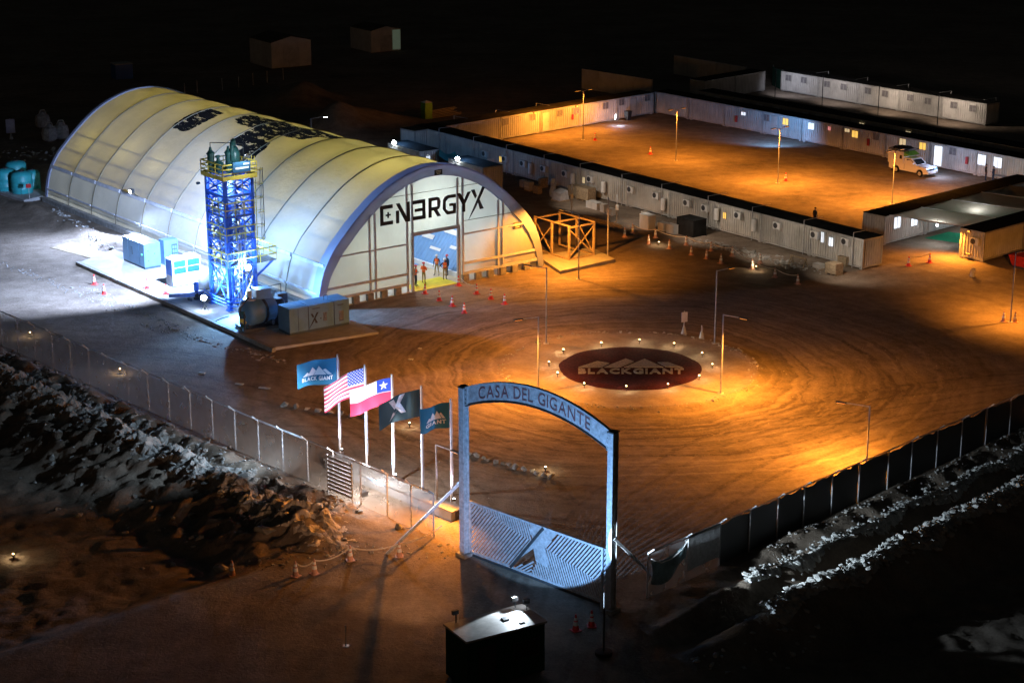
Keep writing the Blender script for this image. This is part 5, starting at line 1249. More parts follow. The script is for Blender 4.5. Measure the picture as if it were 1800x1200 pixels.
# ------------------------------------------------------------------ light poles
def light_pole(label, px, py, ptop, head=None, double=None, watts=P_POLE, col=ORANGE, cone_=150, r=.06, grp='street lamps on thin poles', tilt=0.0, box=None, aim=None):
    g = G(px, py); zt = hgt(px, ptop, g); z0 = hz(g.x, g.y)
    t = thing('light_pole', label, 'lamp post', (g.x, g.y, z0), 0, grp); zt -= z0
    obj('pole', MB().tube((0, 0, 0), (0, 0, zt), r, 8, r * .75), M['pole'], t); obj('base_plate', MB().box(-.2, .2, -.2, .2, -.02, .03), M['steel'], t)
    heads = []
    if head:
        zz = zt + z0 - 0.02; q = G(head[0], head[1], zz); heads.append(Vector((q.x - g.x, q.y - g.y, zt - .02)))
    if double:
        d = Vector((math.cos(R(double)), math.sin(R(double)), 0)); heads += [d * 1.1 + Vector((0, 0, zt + .1)), -d * 1.1 + Vector((0, 0, zt + .1))]
    for h_ in heads:
        hv = Vector((h_.x, h_.y, 0)); n = hv.normalized()
        obj('arm', MB().tube((0, 0, zt - .05), h_ * 1 - n * .45, .035, 6), M['steel'], t)
        hd = obj('lamp_head', MB().beam(h_ - n * .5, h_ + n * .15, .2, .07), M['dark_steel'], t)
        obj('lens', MB().beam(h_ - n * .42 - Vector((0, 0, .045)), h_ + n * .1 - Vector((0, 0, .045)), .15, .02), M['lamp_orange'] if col == ORANGE else M['lamp_white'], hd)
        if watts:
            L0 = Vector((g.x, g.y, z0)) + h_ - Vector((0, 0, .1)); tgt = L0 + (Vector((n.x * tilt, n.y * tilt, -1)) if aim is None else Vector(aim))
            batwing(spot('street_light', L0, tgt, col, watts / len(heads) * .78, 164 if aim is None else 128, .6, .12))
    return t
light_pole('lamp post on the near left rim of the roundabout, arm pointing left', 946, 690, 556, (907, 562), tilt=.4, cone_=172, watts=8500)
light_pole('lamp post on the far left rim of the roundabout, arm pointing to the hall', 960, 605, 470, (924, 466), tilt=.2, cone_=170, watts=3000)
light_pole('lamp post on the far right rim of the roundabout, arm pointing away right', 1256, 605, 475, (1288, 470), tilt=.2, cone_=170, watts=500)
light_pole('lamp post on the near right rim of the roundabout, arm pointing right', 1267, 693, 552, (1311, 560), tilt=.45, cone_=172, watts=11000)
light_pole('lamp post behind the right fence with arm pointing left', 1523, 818, 713, (1474, 706), tilt=.35, cone_=165, watts=6800)
light_pole('lamp post at the right picture edge between two cones', 1776, 566, 443, (1815, 440), tilt=.4, watts=7000)
light_pole('lamp post before the timber frame and the slab', 1017, 490, 376, (986, 368), tilt=.2, cone_=160, watts=8500)
light_pole('lamp post left of the gate arch, arm reaching to the gate', 768, 895, 780, (804, 795), aim=(-.75, -.75, -.62), cone_=150, watts=8000)
light_pole('lamp post behind the hall roof, seen only at its top', 548, 262, 208, (574, 205), watts=160, col=(.85, .78, .95))
YG = 'double armed lamp posts of the courtyard'
light_pole('first double armed lamp post of the courtyard, by the orange row', 1025, 246, 160, double=38, watts=P_YARD * .6, grp=YG)
light_pole('second double armed lamp post in the middle of the courtyard', 1188, 282, 193, double=38, watts=P_YARD * .8, grp=YG)
light_pole('third double armed lamp post before the long back row', 1367, 322, 226, double=38, watts=P_YARD * 1.3, grp=YG)
light_pole('fourth courtyard lamp post, nearest the pickup truck', 1568, 358, 266, double=38, watts=P_YARD * 1.5, grp=YG)
def plain_pole(label, px, py, ptop, r=.06, box=False, grp='bare poles by the front row'):
    g = G(px, py); zt = hgt(px, ptop, g); t = thing('bare_pole', label, 'pole', (g.x, g.y, 0), 0, grp)
    obj('pole', MB().tube((0, 0, 0), (0, 0, zt), r, 8), M['steel'], t); obj('base_plate', MB().box(-.15, .15, -.15, .15, 0, .03), M['steel'], t)
    if box: obj('junction_box', MB().box(-.13, .13, -.2, -.06, zt * .52, zt * .52 + .45), M['white'], t)
plain_pole('tall bare pole between the timber frame and the front row', 1068, 452, 347)
plain_pole('bare pole with junction box right behind the timber frame', 1005, 378, 322, .05, True)
plain_pole('bare pole with junction box at the end of the timber pile', 1084, 396, 343, .05, True)
# lights that give the white pools of the courtyard, some added without lamps
spot('added_cabin_light', G(1366, 222, 2.4) + Vector((-.3, -.3, 0)), G(1355, 240), COOL, 1500, 150, .7, .1)  # added blue light by the windows, no lamp stands there
point('corner_light', G(1083, 213, .5) + Vector((.3, -.5, .0)), COOL2, 160, .1)
cl_ = thing('bollard_lamp', 'small white lamp at the foot of the corner cabins', 'lamp', G(1081, 212), 0)
obj('lens', MB().lathe([(.06, .1), (.09, .2), (.09, .6), (.05, .7)], 8), M['lamp_white'], cl_); obj('foot', MB().lathe([(.12, 0), (.12, .1)], 8), M['dark_steel'], cl_)
bi = thing('waste_bin', 'black wheeled waste bin against the corner cabins', 'bin', G(1104, 212), R(40))
obj('bin_body', MB().add([(-.25, -.25, .08), (.25, -.25, .08), (.25, .25, .08), (-.25, .25, .08), (-.32, -.32, 1.1), (.32, -.32, 1.1), (.32, .32, 1.1), (-.32, .32, 1.1)], [(3, 2, 1, 0), (0, 1, 5, 4), (1, 2, 6, 5), (2, 3, 7, 6), (3, 0, 4, 7), (4, 5, 6, 7)]), M['black'], bi)
obj('lid', MB().box(-.35, .35, -.38, .34, 1.1, 1.16), M['black'], bi)
for s in (-1, 1): obj('wheel', MB().tube((s * .2, .26, .09), (s * .27, .26, .09), .09, 10), M['rubber'], bi)
point('added_window_spill', G(1735, 312, 2.2), WHITE, 800, .2); point('added_door_spill', G(1652, 285, 1.6), COOL2, 300, .2)  # added spill at the lit window and door, no fixtures
fu_ = Vector((math.cos(R(FA)), math.sin(R(FA)), 0)); fn_ = Vector((-fu_.y, fu_.x, 0))
for k, (s_, c_, p_) in enumerate(((3, (.78, .80, .95), 620), (11, (.9, .82, .82), 700), (20, (1, .80, .64), 800), (29, (1, .80, .64), 800))):  # added lamp posts, put in to light the farthest row
    b_ = Vector((f0.x, f0.y, 0)) + fu_ * s_ - fn_ * 4.2
    t = thing('light_pole', f"{ORD[k]} added short lamp post from the left in front of the farthest white row", 'lamp post', b_, 0, 'added short lamp posts of the farthest row')
    obj('pole', MB().tube((0, 0, 0), (0, 0, 3.6), .05, 6), M['dark_steel'], t); obj('lamp_head', MB().cbox((0, 0, 3.65), (.3, .2, .12)), M['dark_steel'], t)
    spot('added_far_row_light', b_ + Vector((0, 0, 3.5)) + fn_ * .15, b_ + fn_ * 4 + Vector((0, 0, 1.6)), c_, p_, 140, .8, .2)
spot('wall_light', G(1690, 402, 2.5) + Vector((-.5, -.3, .1)), G(1660, 460), ORANGE, 3600, 160, .8, .1)
for px, py in ((985, 372), (1080, 400), (1190, 430), (1310, 462), (1440, 498)):  # added warm wash on the front row wall, without any lamps
    q = G(px, py, 0); q.z = 4.6; spot('added_front_row_wash', q, Vector((q.x, q.y, 1.3)) + Vector((3.0, 2.4, 0)), (1, .84, .68), 900, 100, 1.0, .4)

# ------------------------------------------------------------------ roundabout emblem and ground spots
RD = 5.28
disc = thing('gravel_emblem', 'dark gravel disc with pale mountains and letters in the roundabout', 'emblem', (RC.x, RC.y, 0.06))
v = [(0, 0, .1)]; f = []
na = 72
for ring in range(1, 7):
    for i in range(na):
        q = 2 * PI * i / na; rr_ = RD * ring / 6 * (1 + (0.012 * math.sin(9 * q) + rnd.uniform(-.008, .008) if ring == 6 else 0)); v.append((rr_ * math.cos(q), rr_ * math.sin(q), .1 if ring < 6 else -.05))
f += [(0, 1 + i, 1 + (i + 1) % na) for i in range(na)]
for ring in range(1, 6): f += [(1 + (ring - 1) * na + i, 1 + ring * na + i, 1 + ring * na + (i + 1) % na, 1 + (ring - 1) * na + (i + 1) % na) for i in range(na)]
obj('gravel_bed', MB().add(v, f), M['gravel_dark'], disc)
def on_disc(px, py): q = G(px, py, .16); return (q.x - RC.x, q.y - RC.y)
def stone_shape(name, pxs):
    pts = [on_disc(*p) for p in pxs]
    if sum(a[0] * b[1] - b[0] * a[1] for a, b in zip(pts, pts[1:] + pts[:1])) < 0: pts.reverse()
    obj(name, MB().prism(pts, .08, .16), M['gravel_pale'], disc)
stone_shape('mountain', [(1017, 646), (1050, 635.5), (1071, 639), (1058, 646)])
stone_shape('mountain', [(1062, 646), (1100, 631), (1114, 636), (1090, 646)])
stone_shape('mountain', [(1097, 646), (1133, 631.5), (1166, 646)])
stone_shape('mountain', [(1156, 637.5), (1174, 637.5), (1200, 646.5), (1170, 645)])
def fn_disc(a, b, c):
    x0, x1 = 1016.5, 1202; p = G(x0 + a, 656.5 - b, .16); return (p.x - RC.x, p.y - RC.y, .12 + c * 1.5)
lettering('BLACKGIANT', 185.5, fn_disc, disc, M['gravel_pale'], height=8.6, bold=0.035, gap=0.12)
gs = 'ground spots around the gravel disc'
spots_px = [(990, 623), (1057, 611), (1124, 606), (1185, 612), (1234, 629), (1252, 649), (1229, 669), (1174, 684), (1101, 688), (1027, 683), (980, 664), (965, 645)]
clock = ['far left', 'far, left of centre', 'farthest', 'far, right of centre', 'far right', 'rightmost', 'near right', 'near, right of centre', 'nearest', 'near, left of centre', 'near left', 'leftmost']
SPM = [MB().tube((0, 0, 0), (0, 0, .22), .025, 6).box(-.09, .09, -.05, .05, .2, .3).mesh('lamp_body'), MB().lathe([(.01, .3), (.05, .31), (.06, .34), (.03, .37), (.01, .38)], 8).mesh('lens')]
SPM[0].materials.append(M['dark_steel']); SPM[1].materials.append(M['lamp_glow_warm'])
def ground_spot(px, py, label, grp, watts=42):
    g = G(px, py); z = hz(g.x, g.y); t = thing('ground_spot', label, 'ground light', (g.x, g.y, z), 0, grp)
    obj('lamp_body', SPM[0], None, t); obj('lens', SPM[1], None, t)
    if watts:
        o = point('ground_spot_light', (g.x, g.y, z + .42), (1, .76, .44), watts, .04)
for (px, py), c in zip(spots_px, clock): ground_spot(px, py, f"{c} of the glowing ground spots ringing the gravel disc", gs)
for px, py, l in ((1158, 432, 'ground spot glowing among the upper barrier cones'), (1329, 475, 'ground spot glowing right of the barrier cones'), (959, 829, 'ground spot glowing on the stone kerb inside the gate'), (720, 752, 'ground spot glowing between the flags and the roundabout'), (53, 592, 'ground spot glowing behind the left fence near the picture edge'), (211, 657, 'ground spot glowing behind the left fence in the dark field')):
    ground_spot(px, py, l, 'scattered ground spots', 40)
ground_spot(22, 958, 'ground spot glowing alone in the dark at the left edge', 'scattered ground spots', 30)
# small sign boards on posts
def sign_post(px, py, ptop, label, w_=.5, h_=.75):
    g = G(px, py); zt = hgt(px, ptop, g); t = thing('sign_post', label, 'sign', (g.x, g.y, 0), R(20))
    obj('post', MB().tube((0, 0, 0), (0, 0, zt), .035, 6), M['steel'], t); obj('board', MB().box(-w_ / 2, w_ / 2, -.06, -.03, zt - h_ - .1, zt - .1), M['sign_blue'], t); obj('foot', MB().lathe([(.24, 0), (.08, .6)], 10), M['concrete'], t)
sign_post(1202, 587, 546, 'violet sign board on a post at the far rim of the roundabout')
sign_post(1233, 596, 572, 'thin low post beside the far right roundabout lamp', .12, .3)
sign_post(1709, 486, 470, 'small dark notice board before the orange lit end cabin', .45, .35)
sign_post(20, 245, 208, 'upright pale sign at the far left edge behind the hall', 1.0, 1.6)

# ------------------------------------------------------------------ flags and flagpoles
FW, FHt = 2.45, 1.62
def star_mask(u, v, cx, cy, r):
    du, dv = u - cx, v - cy; rr_ = np.hypot(du, dv); a = np.arctan2(du, dv); k = 2 * PI / 5
    a = np.abs(((a + k / 2) % k) - k / 2); R_ = r * 0.382 / (np.cos(PI / 5 - a) * 0 + 1)
    # edge line between outer tip and inner notch
    x1, y1 = r, 0.0; x2, y2 = r * .382 * math.cos(PI / 5), r * .382 * math.sin(PI / 5)
    px_, py_ = rr_ * np.cos(a), rr_ * np.sin(a)
    return ((x2 - x1) * (py_ - y1) - (y2 - y1) * (px_ - x1)) > 0
def col_us(u, v):
    st = np.floor(v * 13).astype(int) % 2
    c = np.where(st[..., None] == 0, np.array([.55, .03, .06]), np.array([.72, .72, .74]))
    can = (u < .4) & (v > 6 / 13); uu = u / .4 * 11; vv_ = (v - 6 / 13) / (7 / 13) * 9
    dot = (np.hypot(uu % 1 - .5, vv_ % 1 - .5) < .36) & ((np.floor(uu) + np.floor(vv_)) % 2 == 0)
    c = np.where(can[..., None], np.array([.03, .06, .32]), c); return np.where((can & dot)[..., None], np.array([.75, .75, .78]), c)
def col_cl(u, v):
    c = np.where((v < .5)[..., None], np.array([.70, .02, .07]), np.array([.72, .73, .74])); can = (u < .34) & (v > .5)
    c = np.where(can[..., None], np.array([.01, .05, .42]), c)
    s_ = star_mask(u * FW, v * FHt, .17 * FW, .75 * FHt, .27) & can
    return np.where(s_[..., None], np.array([.8, .8, .8]), c)
def col_teal(u, v): return np.broadcast_to(np.array([.010, .14, .25]), u.shape + (3,)).copy()
def col_dark(u, v): return np.broadcast_to(np.array([.016, .055, .07]), u.shape + (3,)).copy()
mfl = bpy.data.materials.new('printed flag cloth'); mfl.use_nodes = True
b_ = mfl.node_tree.nodes['Principled BSDF']; b_.inputs['Roughness'].default_value = .75
ca = mfl.node_tree.nodes.new('ShaderNodeVertexColor'); ca.layer_name = 'print'; mfl.node_tree.links.new(ca.outputs[0], b_.inputs['Base Color'])
wv = mfl.node_tree.nodes.new('ShaderNodeTexNoise'); wv.inputs['Scale'].default_value = 9
bp_ = mfl.node_tree.nodes.new('ShaderNodeBump'); bp_.inputs['Strength'].default_value = .15; mfl.node_tree.links.new(wv.outputs[0], bp_.inputs['Height']); mfl.node_tree.links.new(bp_.outputs[0], b_.inputs['Normal'])
def flag(label, g, ztop, ang, colf, fw=FW, fh=FHt, droop=.14, ph=0.0, amp=.13, lift=0.0):
    NU, NV = 96, 60; t = thing('flag', label, 'flag', (g.x, g.y, ztop), R(ang), 'flags on the row of flagpoles')
    def fn(u, v, off=0):   # u from the pole, v from the bottom
        x = .07 + u * fw * .96; w1 = amp * u ** .7 * math.sin(6.5 * u + 1.6 * v + ph) + .05 * u * math.sin(13 * u - 3 * v + ph * 2)
        return (x, w1 + off, -.12 - (1 - v) * fh * (1 - .06 * u) - droop * fw * u ** 1.3 - .05 * math.sin(7 * u + ph) * u + lift * u)
    vs_ = [fn(i / NU, j / NV) for j in range(NV + 1) for i in range(NU + 1)]
    fs_ = [(j * (NU + 1) + i, j * (NU + 1) + i + 1, (j + 1) * (NU + 1) + i + 1, (j + 1) * (NU + 1) + i) for j in range(NV) for i in range(NU)]
    me = MB().add(vs_, fs_).mesh('cloth', True)
    U, V = np.meshgrid(np.linspace(0, 1, NU + 1), np.linspace(0, 1, NV + 1)); c = colf(U, V)
    at = me.color_attributes.new('print', 'FLOAT_COLOR', 'POINT'); at.data.foreach_set('color', np.concatenate([c, np.ones(c.shape[:2] + (1,))], 2).ravel().astype(np.float32))
    obj('cloth', me, mfl, t)
    return t, fn
def flag_logo(t, fn, big=True, text='BLACK GIANT', u0=.12, u1=.86, s=1.0):
    """print standing a hair off the cloth on the side the camera sees; u runs from the pole so reading direction is reversed"""
    for off in (.012,):
        polys = [[(.0, .0), (.16, .16), (.22, .1), (.15, 0)], [(.17, 0), (.34, .34), (.46, .17), (.36, 0)], [(.38, 0), (.56, .36), (.82, 0)], [(.70, .2), (.78, .25), (1.0, 0), (.86, 0)]]
        for p in polys:
            mb = MB(); pts = []
            for a, b in zip(p, p[1:] + p[:1]):
                for k in range(5): q = k / 5; pts.append((a[0] + (b[0] - a[0]) * q, a[1] + (b[1] - a[1]) * q))
            mb.prism(pts, off * .6, off, lambda a, b, c: fn(u1 - a * (u1 - u0), .40 + b * .95, c)); obj('print_mountain', mb, M['white'], t)
        def ft(a, b, c): return fn(u1 + .02 - a, .2 + b, off + c * .1)
        lettering(text, (u1 - u0 + .04), ft, t, M['white'], height=.15, bold=.04, name='lettering', joined=True)
FP = [((598, 805), 625), ((645, 828), 643), ((692, 850), 660), ((743, 872), 680), ((794, 893), 703)]
fl_l = ['flagpole on the far left of the row, carrying the wide teal flag', 'second flagpole, carrying the starred and striped flag', 'middle flagpole, carrying the flag of white, blue and red', 'fourth flagpole, carrying the dark flag', 'flagpole nearest the gate, carrying the narrow teal flag']
fpos = []
for k, ((px, py), pt) in enumerate(FP):
    g = G(px, py); zt = hgt(px - 6, pt, g); t = thing('flagpole', fl_l[k], 'flagpole', (g.x, g.y, 0), 0, 'flagpoles behind the low wall'); fpos.append((g, zt))
    obj('pole', MB().tube((0, 0, 0), (0, 0, zt), .075, 10, .045), M['white'], t); obj('base_plate', MB().cbox((0, 0, .32), (.42, .42, .05)).cbox((0, 0, .15), (.3, .3, .3)), M['steel'], t); obj('finial', MB().lathe([(.02, 0), (.06, .04), (.06, .08), (.02, .12)], 8, (0, 0, zt)), M['steel'], t)
    obj('halyard', MB().tube((.10, .03, 1.0), (.08, .03, zt - .1), .008, 4), M['white'], t)
t, fn = flag('wide teal flag with white mountains and lettering on the leftmost pole', *fpos[0], 186, col_teal, ph=.4, droop=.13); flag_logo(t, fn)
t, fn = flag('flag with red and white stripes and a starred blue corner', *fpos[1], 190, col_us, ph=1.4, droop=.42, amp=.2)
t, fn = flag('flag with blue star corner, white and red halves', *fpos[2], 188, col_cl, ph=2.5, droop=.3)
t, fn = flag('dark flag with a pale X shape on the fourth pole', *fpos[3], 187, col_dark, ph=.9, droop=.32, amp=.16)
for p in ([(.36, .92), (.48, .92), (.56, .62), (.50, .5)], [(.62, .96), (.76, .98), (.50, .30), (.38, .1)], [(.48, .62), (.62, .72), (.78, .28), (.66, .28)]):
    pts = []
    for a, b in zip(p, p[1:] + p[:1]):
        for k in range(5): q = k / 5; pts.append((a[0] + (b[0] - a[0]) * q, a[1] + (b[1] - a[1]) * q))
    obj('print_stroke', MB().prism(pts, .008, .014, lambda a, b, c: fn(1.12 - a, b, c)), M['steel'], t)
t, fn = flag('narrow teal flag with white mountains on the pole nearest the gate', *fpos[4], 192, col_teal, fw=1.75, fh=1.5, ph=2.0, droop=.16, amp=.2); flag_logo(t, fn, text='GIANT', u0=.14, u1=.8)
# low wall in front of the poles
wa, wb = G(575, 822), G(797, 915); wl = (wb - wa).length
lw = thing('low_wall', 'low pale concrete wall lit brightly at the foot of the flagpoles', 'wall', (wa.x, wa.y, 0), math.atan2(wb.y - wa.y, wb.x - wa.x))
for k in range(6): obj('wall_block', MB().box(k * wl / 6 + .01, (k + 1) * wl / 6 - .01, -.15, .15, -.3, .55), M['concrete'], lw)
obj('coping', MB().box(-.1, wl + .1, -.2, .75, .553, .62), M['concrete_block'], lw)
slab('flag_bed', [G(560, 795), G(575, 822), G(797, 915), G(815, 900)], .05, M['soil'])
gf = G(640, 872); fzz = hz(gf.x, gf.y)
fg = thing('ground_floodlight', 'white floodlight on the ground shining at the flagpole wall', 'floodlight', (gf.x, gf.y, fzz), R(45))
obj('housing', MB().box(-.2, .2, -.12, .12, .05, .32), M['dark_steel'], fg); obj('lens', MB().box(-.17, .17, .121, .14, .09, .29), M['lamp_glow_cool'], fg); obj('bracket', MB().box(-.24, .24, -.05, .05, 0, .05), M['steel'], fg)
fl0 = Vector((gf.x, gf.y, fzz + .3))
spot('flag_flood', fl0 + Vector((.1, .12, .1)), fpos[2][0] + Vector((0, 0, 4.5)), COOL, 3800, 125, .7, .1)
point('flag_spill', fl0 + Vector((.2, -.5, 2.5)), (.95, .9, .9), 2000, .15)
bkp = Vector((-11.2, 103.0, 1.75))
spot('added_bank_light', bkp + Vector((0, 0, 2.9)), Vector((-25, 113, .3)), (.55, .76, 1), 4600, 100, .8, .15)  # added light to brighten the left bank, no lamp stands here
for k in (0, 2, 4):
    g = fpos[k][0]; t = thing('uplight', ['small uplight at the foot of the leftmost flagpole', '', 'small uplight at the foot of the middle flagpole', '', 'small uplight at the foot of the flagpole nearest the gate'][k], 'ground light', (g.x + .15, g.y - .45, .62), 0, 'uplights of the flagpoles')
    obj('housing', MB().lathe([(.05, 0), (.08, .02), (.08, .15)], 8), M['dark_steel'], t); obj('lens', MB().lathe([(.07, .152), (.05, .17), (.01, .175)], 8), M['lamp_white'], t)
    spot('uplight_beam', (g.x + .15, g.y - .45, .85), (g.x - .9, g.y, 5.5), (.8, .75, 1), 420, 70, .6, .05)
# slatted screen between two fence posts next to the wall
sa, sb_ = G(577, 872), G(620, 890)
ss = thing('slatted_screen', 'slatted pale metal screen in the fence beside the floodlight', 'screen', (sa.x, sa.y, 0), math.atan2(sb_.y - sa.y, sb_.x - sa.x)); sl_ = (sb_ - sa).length
for k in range(9): obj('slat', MB().box(.05, sl_ - .05, -.02, .02, .45 + k * .24, .62 + k * .24), M['steel'], ss)
for x_ in (.02, sl_ - .02): obj('frame_post', MB().box(x_ - .03, x_ + .03, -.03, .03, 0, 2.6), M['steel'], ss)

# ------------------------------------------------------------------ entrance arch and sliding gate
GA, GB = G(817, 976), G(1073, 1074); gl = (GB - GA).length; ga = math.atan2(GB.y - GA.y, GB.x - GA.x)
arch = thing('entrance_arch', 'tall galvanised entrance arch with cut lettering over the gate', 'gate arch', (GA.x, GA.y, 0), ga)
PH = 9.45
for x_ in (0, gl):
    mb = MB().cbox((x_, 0, PH / 2), (.22, .34, PH)).cbox((x_, -.19, PH / 2), (.34, .05, PH)).cbox((x_, .19, PH / 2), (.34, .05, PH))
    obj('arch_post', mb, M['gate_steel'], arch); obj('post_cap', MB().cbox((x_, 0, PH + .03), (.42, .5, .06)), M['dark_steel'], arch)
    obj('post_foot', MB().cbox((x_, 0, .08), (.7, .7, .2)), M['concrete_block'], arch)
def arc_top(x_): q = x_ / gl; return PH + 1.15 * 4 * q * (1 - q) - .05
na = 40; xs_ = [.2 + (gl - .4) * i / na for i in range(na + 1)]
pan = MB().prism([(x_, arc_top(x_) - 1.02) for x_ in xs_] + [(x_, arc_top(x_)) for x_ in reversed(xs_)], -.04, .04, lambda a, b, c: (a, c, b))
obj('arch_panel', pan, M['gate_steel'], arch)
for off in (0, -1.02):
    mb = MB()
    for a, b in zip(xs_[:-1], xs_[1:]): mb.beam((a, 0, arc_top(a) + off), (b, 0, arc_top(b) + off), .2, .05)
    obj('arch_edge', mb, M['gate_steel'] if off == 0 else M['dark_steel'], arch)
for x_ in (.25, gl - .25):
    obj('bolted_flange', MB().box(x_ - .12, x_ + .12, -.09, .09, arc_top(x_) - 1.05, arc_top(x_) + .02), M['gate_steel'], arch)
    for k in range(4): obj('bolt', MB().tube((x_, -.09, arc_top(x_) - .15 - k * .24), (x_, -.13, arc_top(x_) - .15 - k * .24), .03, 6), M['dark_steel'], arch)
def fn_arch(a, b, c): x_ = 1.15 + a; return (x_, -.06 - c * .5, arc_top(x_) - .80 + b)
lettering('CASA DEL GIGANTE', gl - 2.6, fn_arch, arch, M['letter_red'], height=.68, bold=-.004, gap=.15)
# braces
bl_ = G(680, 975); bpz = hz(bl_.x, bl_.y); loc = arch.matrix_basis.inverted()
zb = hgt(812, 845, (GA.x, GA.y)); 
Minv = parent_matrix(arch).inverted()
obj('slanting_brace', MB().beam(Minv @ Vector((bl_.x, bl_.y, bpz)), (-.12, 0, zb), .14), M['gate_steel'], arch)
br_ = G(1168, 1030); zb2 = hgt(1084, 945, (GB.x, GB.y))
obj('slanting_brace', MB().beam(Minv @ Vector((br_.x, br_.y, hz(br_.x, br_.y))), (gl + .12, 0, zb2), .14), M['gate_steel'], arch)
# gate leaf stands just behind the posts
gate = thing('sliding_gate', 'sliding gate of diagonal slats with a solid X plate in the middle', 'gate', (GA.x, GA.y, 0), ga)
GW, GH, GY = gl - .15, 2.85, .32
def gp_(u, v): return (.12 + u * (GW / 9.6), GY, .18 + v)
for a, b, w_ in (((0, 0), (9.6, 0), .12), ((0, GH), (9.6, GH), .12), ((0, 0), (0, GH), .1), ((9.6, 0), (9.6, GH), .1)): obj('gate_frame', MB().beam(gp_(*a), gp_(*b), .1, w_), M['gate_steel'], gate)
obj('gate_frame', MB().beam((.12 + 2.86 * GW / 9.6, GY - .06, .18), (.12 + 5.05 * GW / 9.6, GY - .06, .18 + GH), .08, .14), M['dark_steel'], gate)
def clip(poly, p, d):
    """segment of the line p+t*d inside a convex polygon"""
    lo, hi = -1e9, 1e9; n = len(poly)
    A_ = sum(poly[i][0] * poly[(i + 1) % n][1] - poly[(i + 1) % n][0] * poly[i][1] for i in range(n)); s_ = 1 if A_ > 0 else -1
    for i in range(n):
        a, b = poly[i], poly[(i + 1) % n]; nx_, ny_ = -(b[1] - a[1]) * s_, (b[0] - a[0]) * s_
        den = nx_ * d[0] + ny_ * d[1]; num = nx_ * (a[0] - p[0]) + ny_ * (a[1] - p[1])
        if abs(den) < 1e-9:
            if num > 0: return None
        elif den > 0: lo = max(lo, num / den)
        else: hi = min(hi, num / den)
    return (lo, hi) if hi - lo > .06 else None
regions = [([(0, 0), (2.86, 0), (4.28, 1.89), (0, 2.8)], 1.3, .21), ([(0, 2.8), (4.28, 1.89), (4.1, 2.8)], -2.5, .17), ([(6.0, 2.8), (9.55, 2.8), (9.55, .74), (5.1, 1.8)], 1.3, .21), ([(5.1, 1.8), (9.55, .74), (9.55, 0), (4.15, 0)], -2.5, .17), ([(3.0, 0), (4.15, 0), (4.4, .85)], .75, .24)]
for poly, sl, pitch in regions:
    d = Vector((1, sl)).normalized(); k = -60
    while k < 120:
        c = clip(poly, (k * pitch, 0), d)
        if c:
            a = (k * pitch + d.x * c[0], d.y * c[0]); b = (k * pitch + d.x * c[1], d.y * c[1])
            obj('slat', MB().beam(gp_(*a), gp_(*b), .03, pitch * .60 * abs(math.sin(math.atan(sl)))), M['gate_steel'], gate)
        k += 1
for poly in ([(4.1, 2.8), (4.28, 1.89), (4.98, 2.8)], [(5.12, 2.8), (5.95, 2.8), (5.1, 1.8), (5.35, .7), (4.5, .85), (4.35, 1.5), (3.4, .65), (4.3, 1.9)]):
    obj('gate_plate', MB().prism(poly, -.02, .02, lambda a, b, c: (gp_(a, b)[0], GY + .03 + c, gp_(a, b)[2])), M['gate_steel'], gate)
obj('gate_rail', MB().box(-.3, gl + .3, GY - .1, GY + .1, -.1, .1), M['dark_steel'], gate)
obj('end_post', MB().cbox((gl - .3, -.32, 1.75), (.12, .1, 3.4)), M['gate_steel'], gate)

# ------------------------------------------------------------------ wire fences
def fence(name, label, O_, U_, Nn, ss_, h_, arm_out, cloth, rail_m):
    t = thing(name, label, 'fence', (O_[0], O_[1], 0), 0); pts = []
    for s_ in ss_:
        x_, y_ = O_[0] + U_[0] * s_, O_[1] + U_[1] * s_; z_ = hz(x_, y_); pts.append(Vector((x_ - O_[0], y_ - O_[1], z_)))
    out = Vector((Nn[0], Nn[1], 0)) * arm_out
    for p in pts:
        top = p + Vector((0, 0, h_)); obj('post', MB().tube(p - Vector((0, 0, .3)), top, .045, 8), M['steel'], t)
        obj('post_arm', MB().beam(top - Vector((0, 0, .03)), top + out + Vector((0, 0, .32)), .07), M['steel'], t)
    wires = MB()
    for i, (a, b) in enumerate(zip(pts[:-1], pts[1:])):
        m = cloth(i)
        nseg = 6; v = []
        for k in range(nseg + 1):
            q = k / nseg; p = a.lerp(b, q); gz_ = hz(O_[0] + p.x, O_[1] + p.y)
            for r_ in range(4): io = .05 if m == 'chain' else -.07; v.append((p.x + Nn[0] * io + rnd.uniform(-.02, .02), p.y + Nn[1] * io + rnd.uniform(-.02, .02), gz_ - .05 + (h_ - .02 - (0.0 if m == 'chain' else rnd.uniform(.0, .22))) * r_ / 3 + (p.z - gz_) * r_ / 3))
        obj('mesh_panel' if m == 'chain' else 'cloth_panel', MB().add(v, [(k * 4 + r_, (k + 1) * 4 + r_, (k + 1) * 4 + r_ + 1, k * 4 + r_ + 1) for k in range(nseg) for r_ in range(3)]), M[m], t, smooth=True)
        for q in (.1, .5, .95): wires.tube(a + out * q + Vector((0, 0, h_ + .3 * q)), b + out * q + Vector((0, 0, h_ + .3 * q)), .012, 4)
        obj('top_rail', MB().tube(a + Vector((0, 0, h_ - .04)), b + Vector((0, 0, h_ - .04)), .022, 6), M['steel'], t)
    obj('barbed_wire', wires, M['steel'], t)
    return t, pts
fence('wire_fence', 'see-through chain link fence with angled posts on the left bank', FL_O, FL_U, FL_N, [.1, 2.0, 4.1, 6.5] + [9.05 + 2.48 * k for k in range(17)], 2.6, .42, lambda i: 'chain', None)
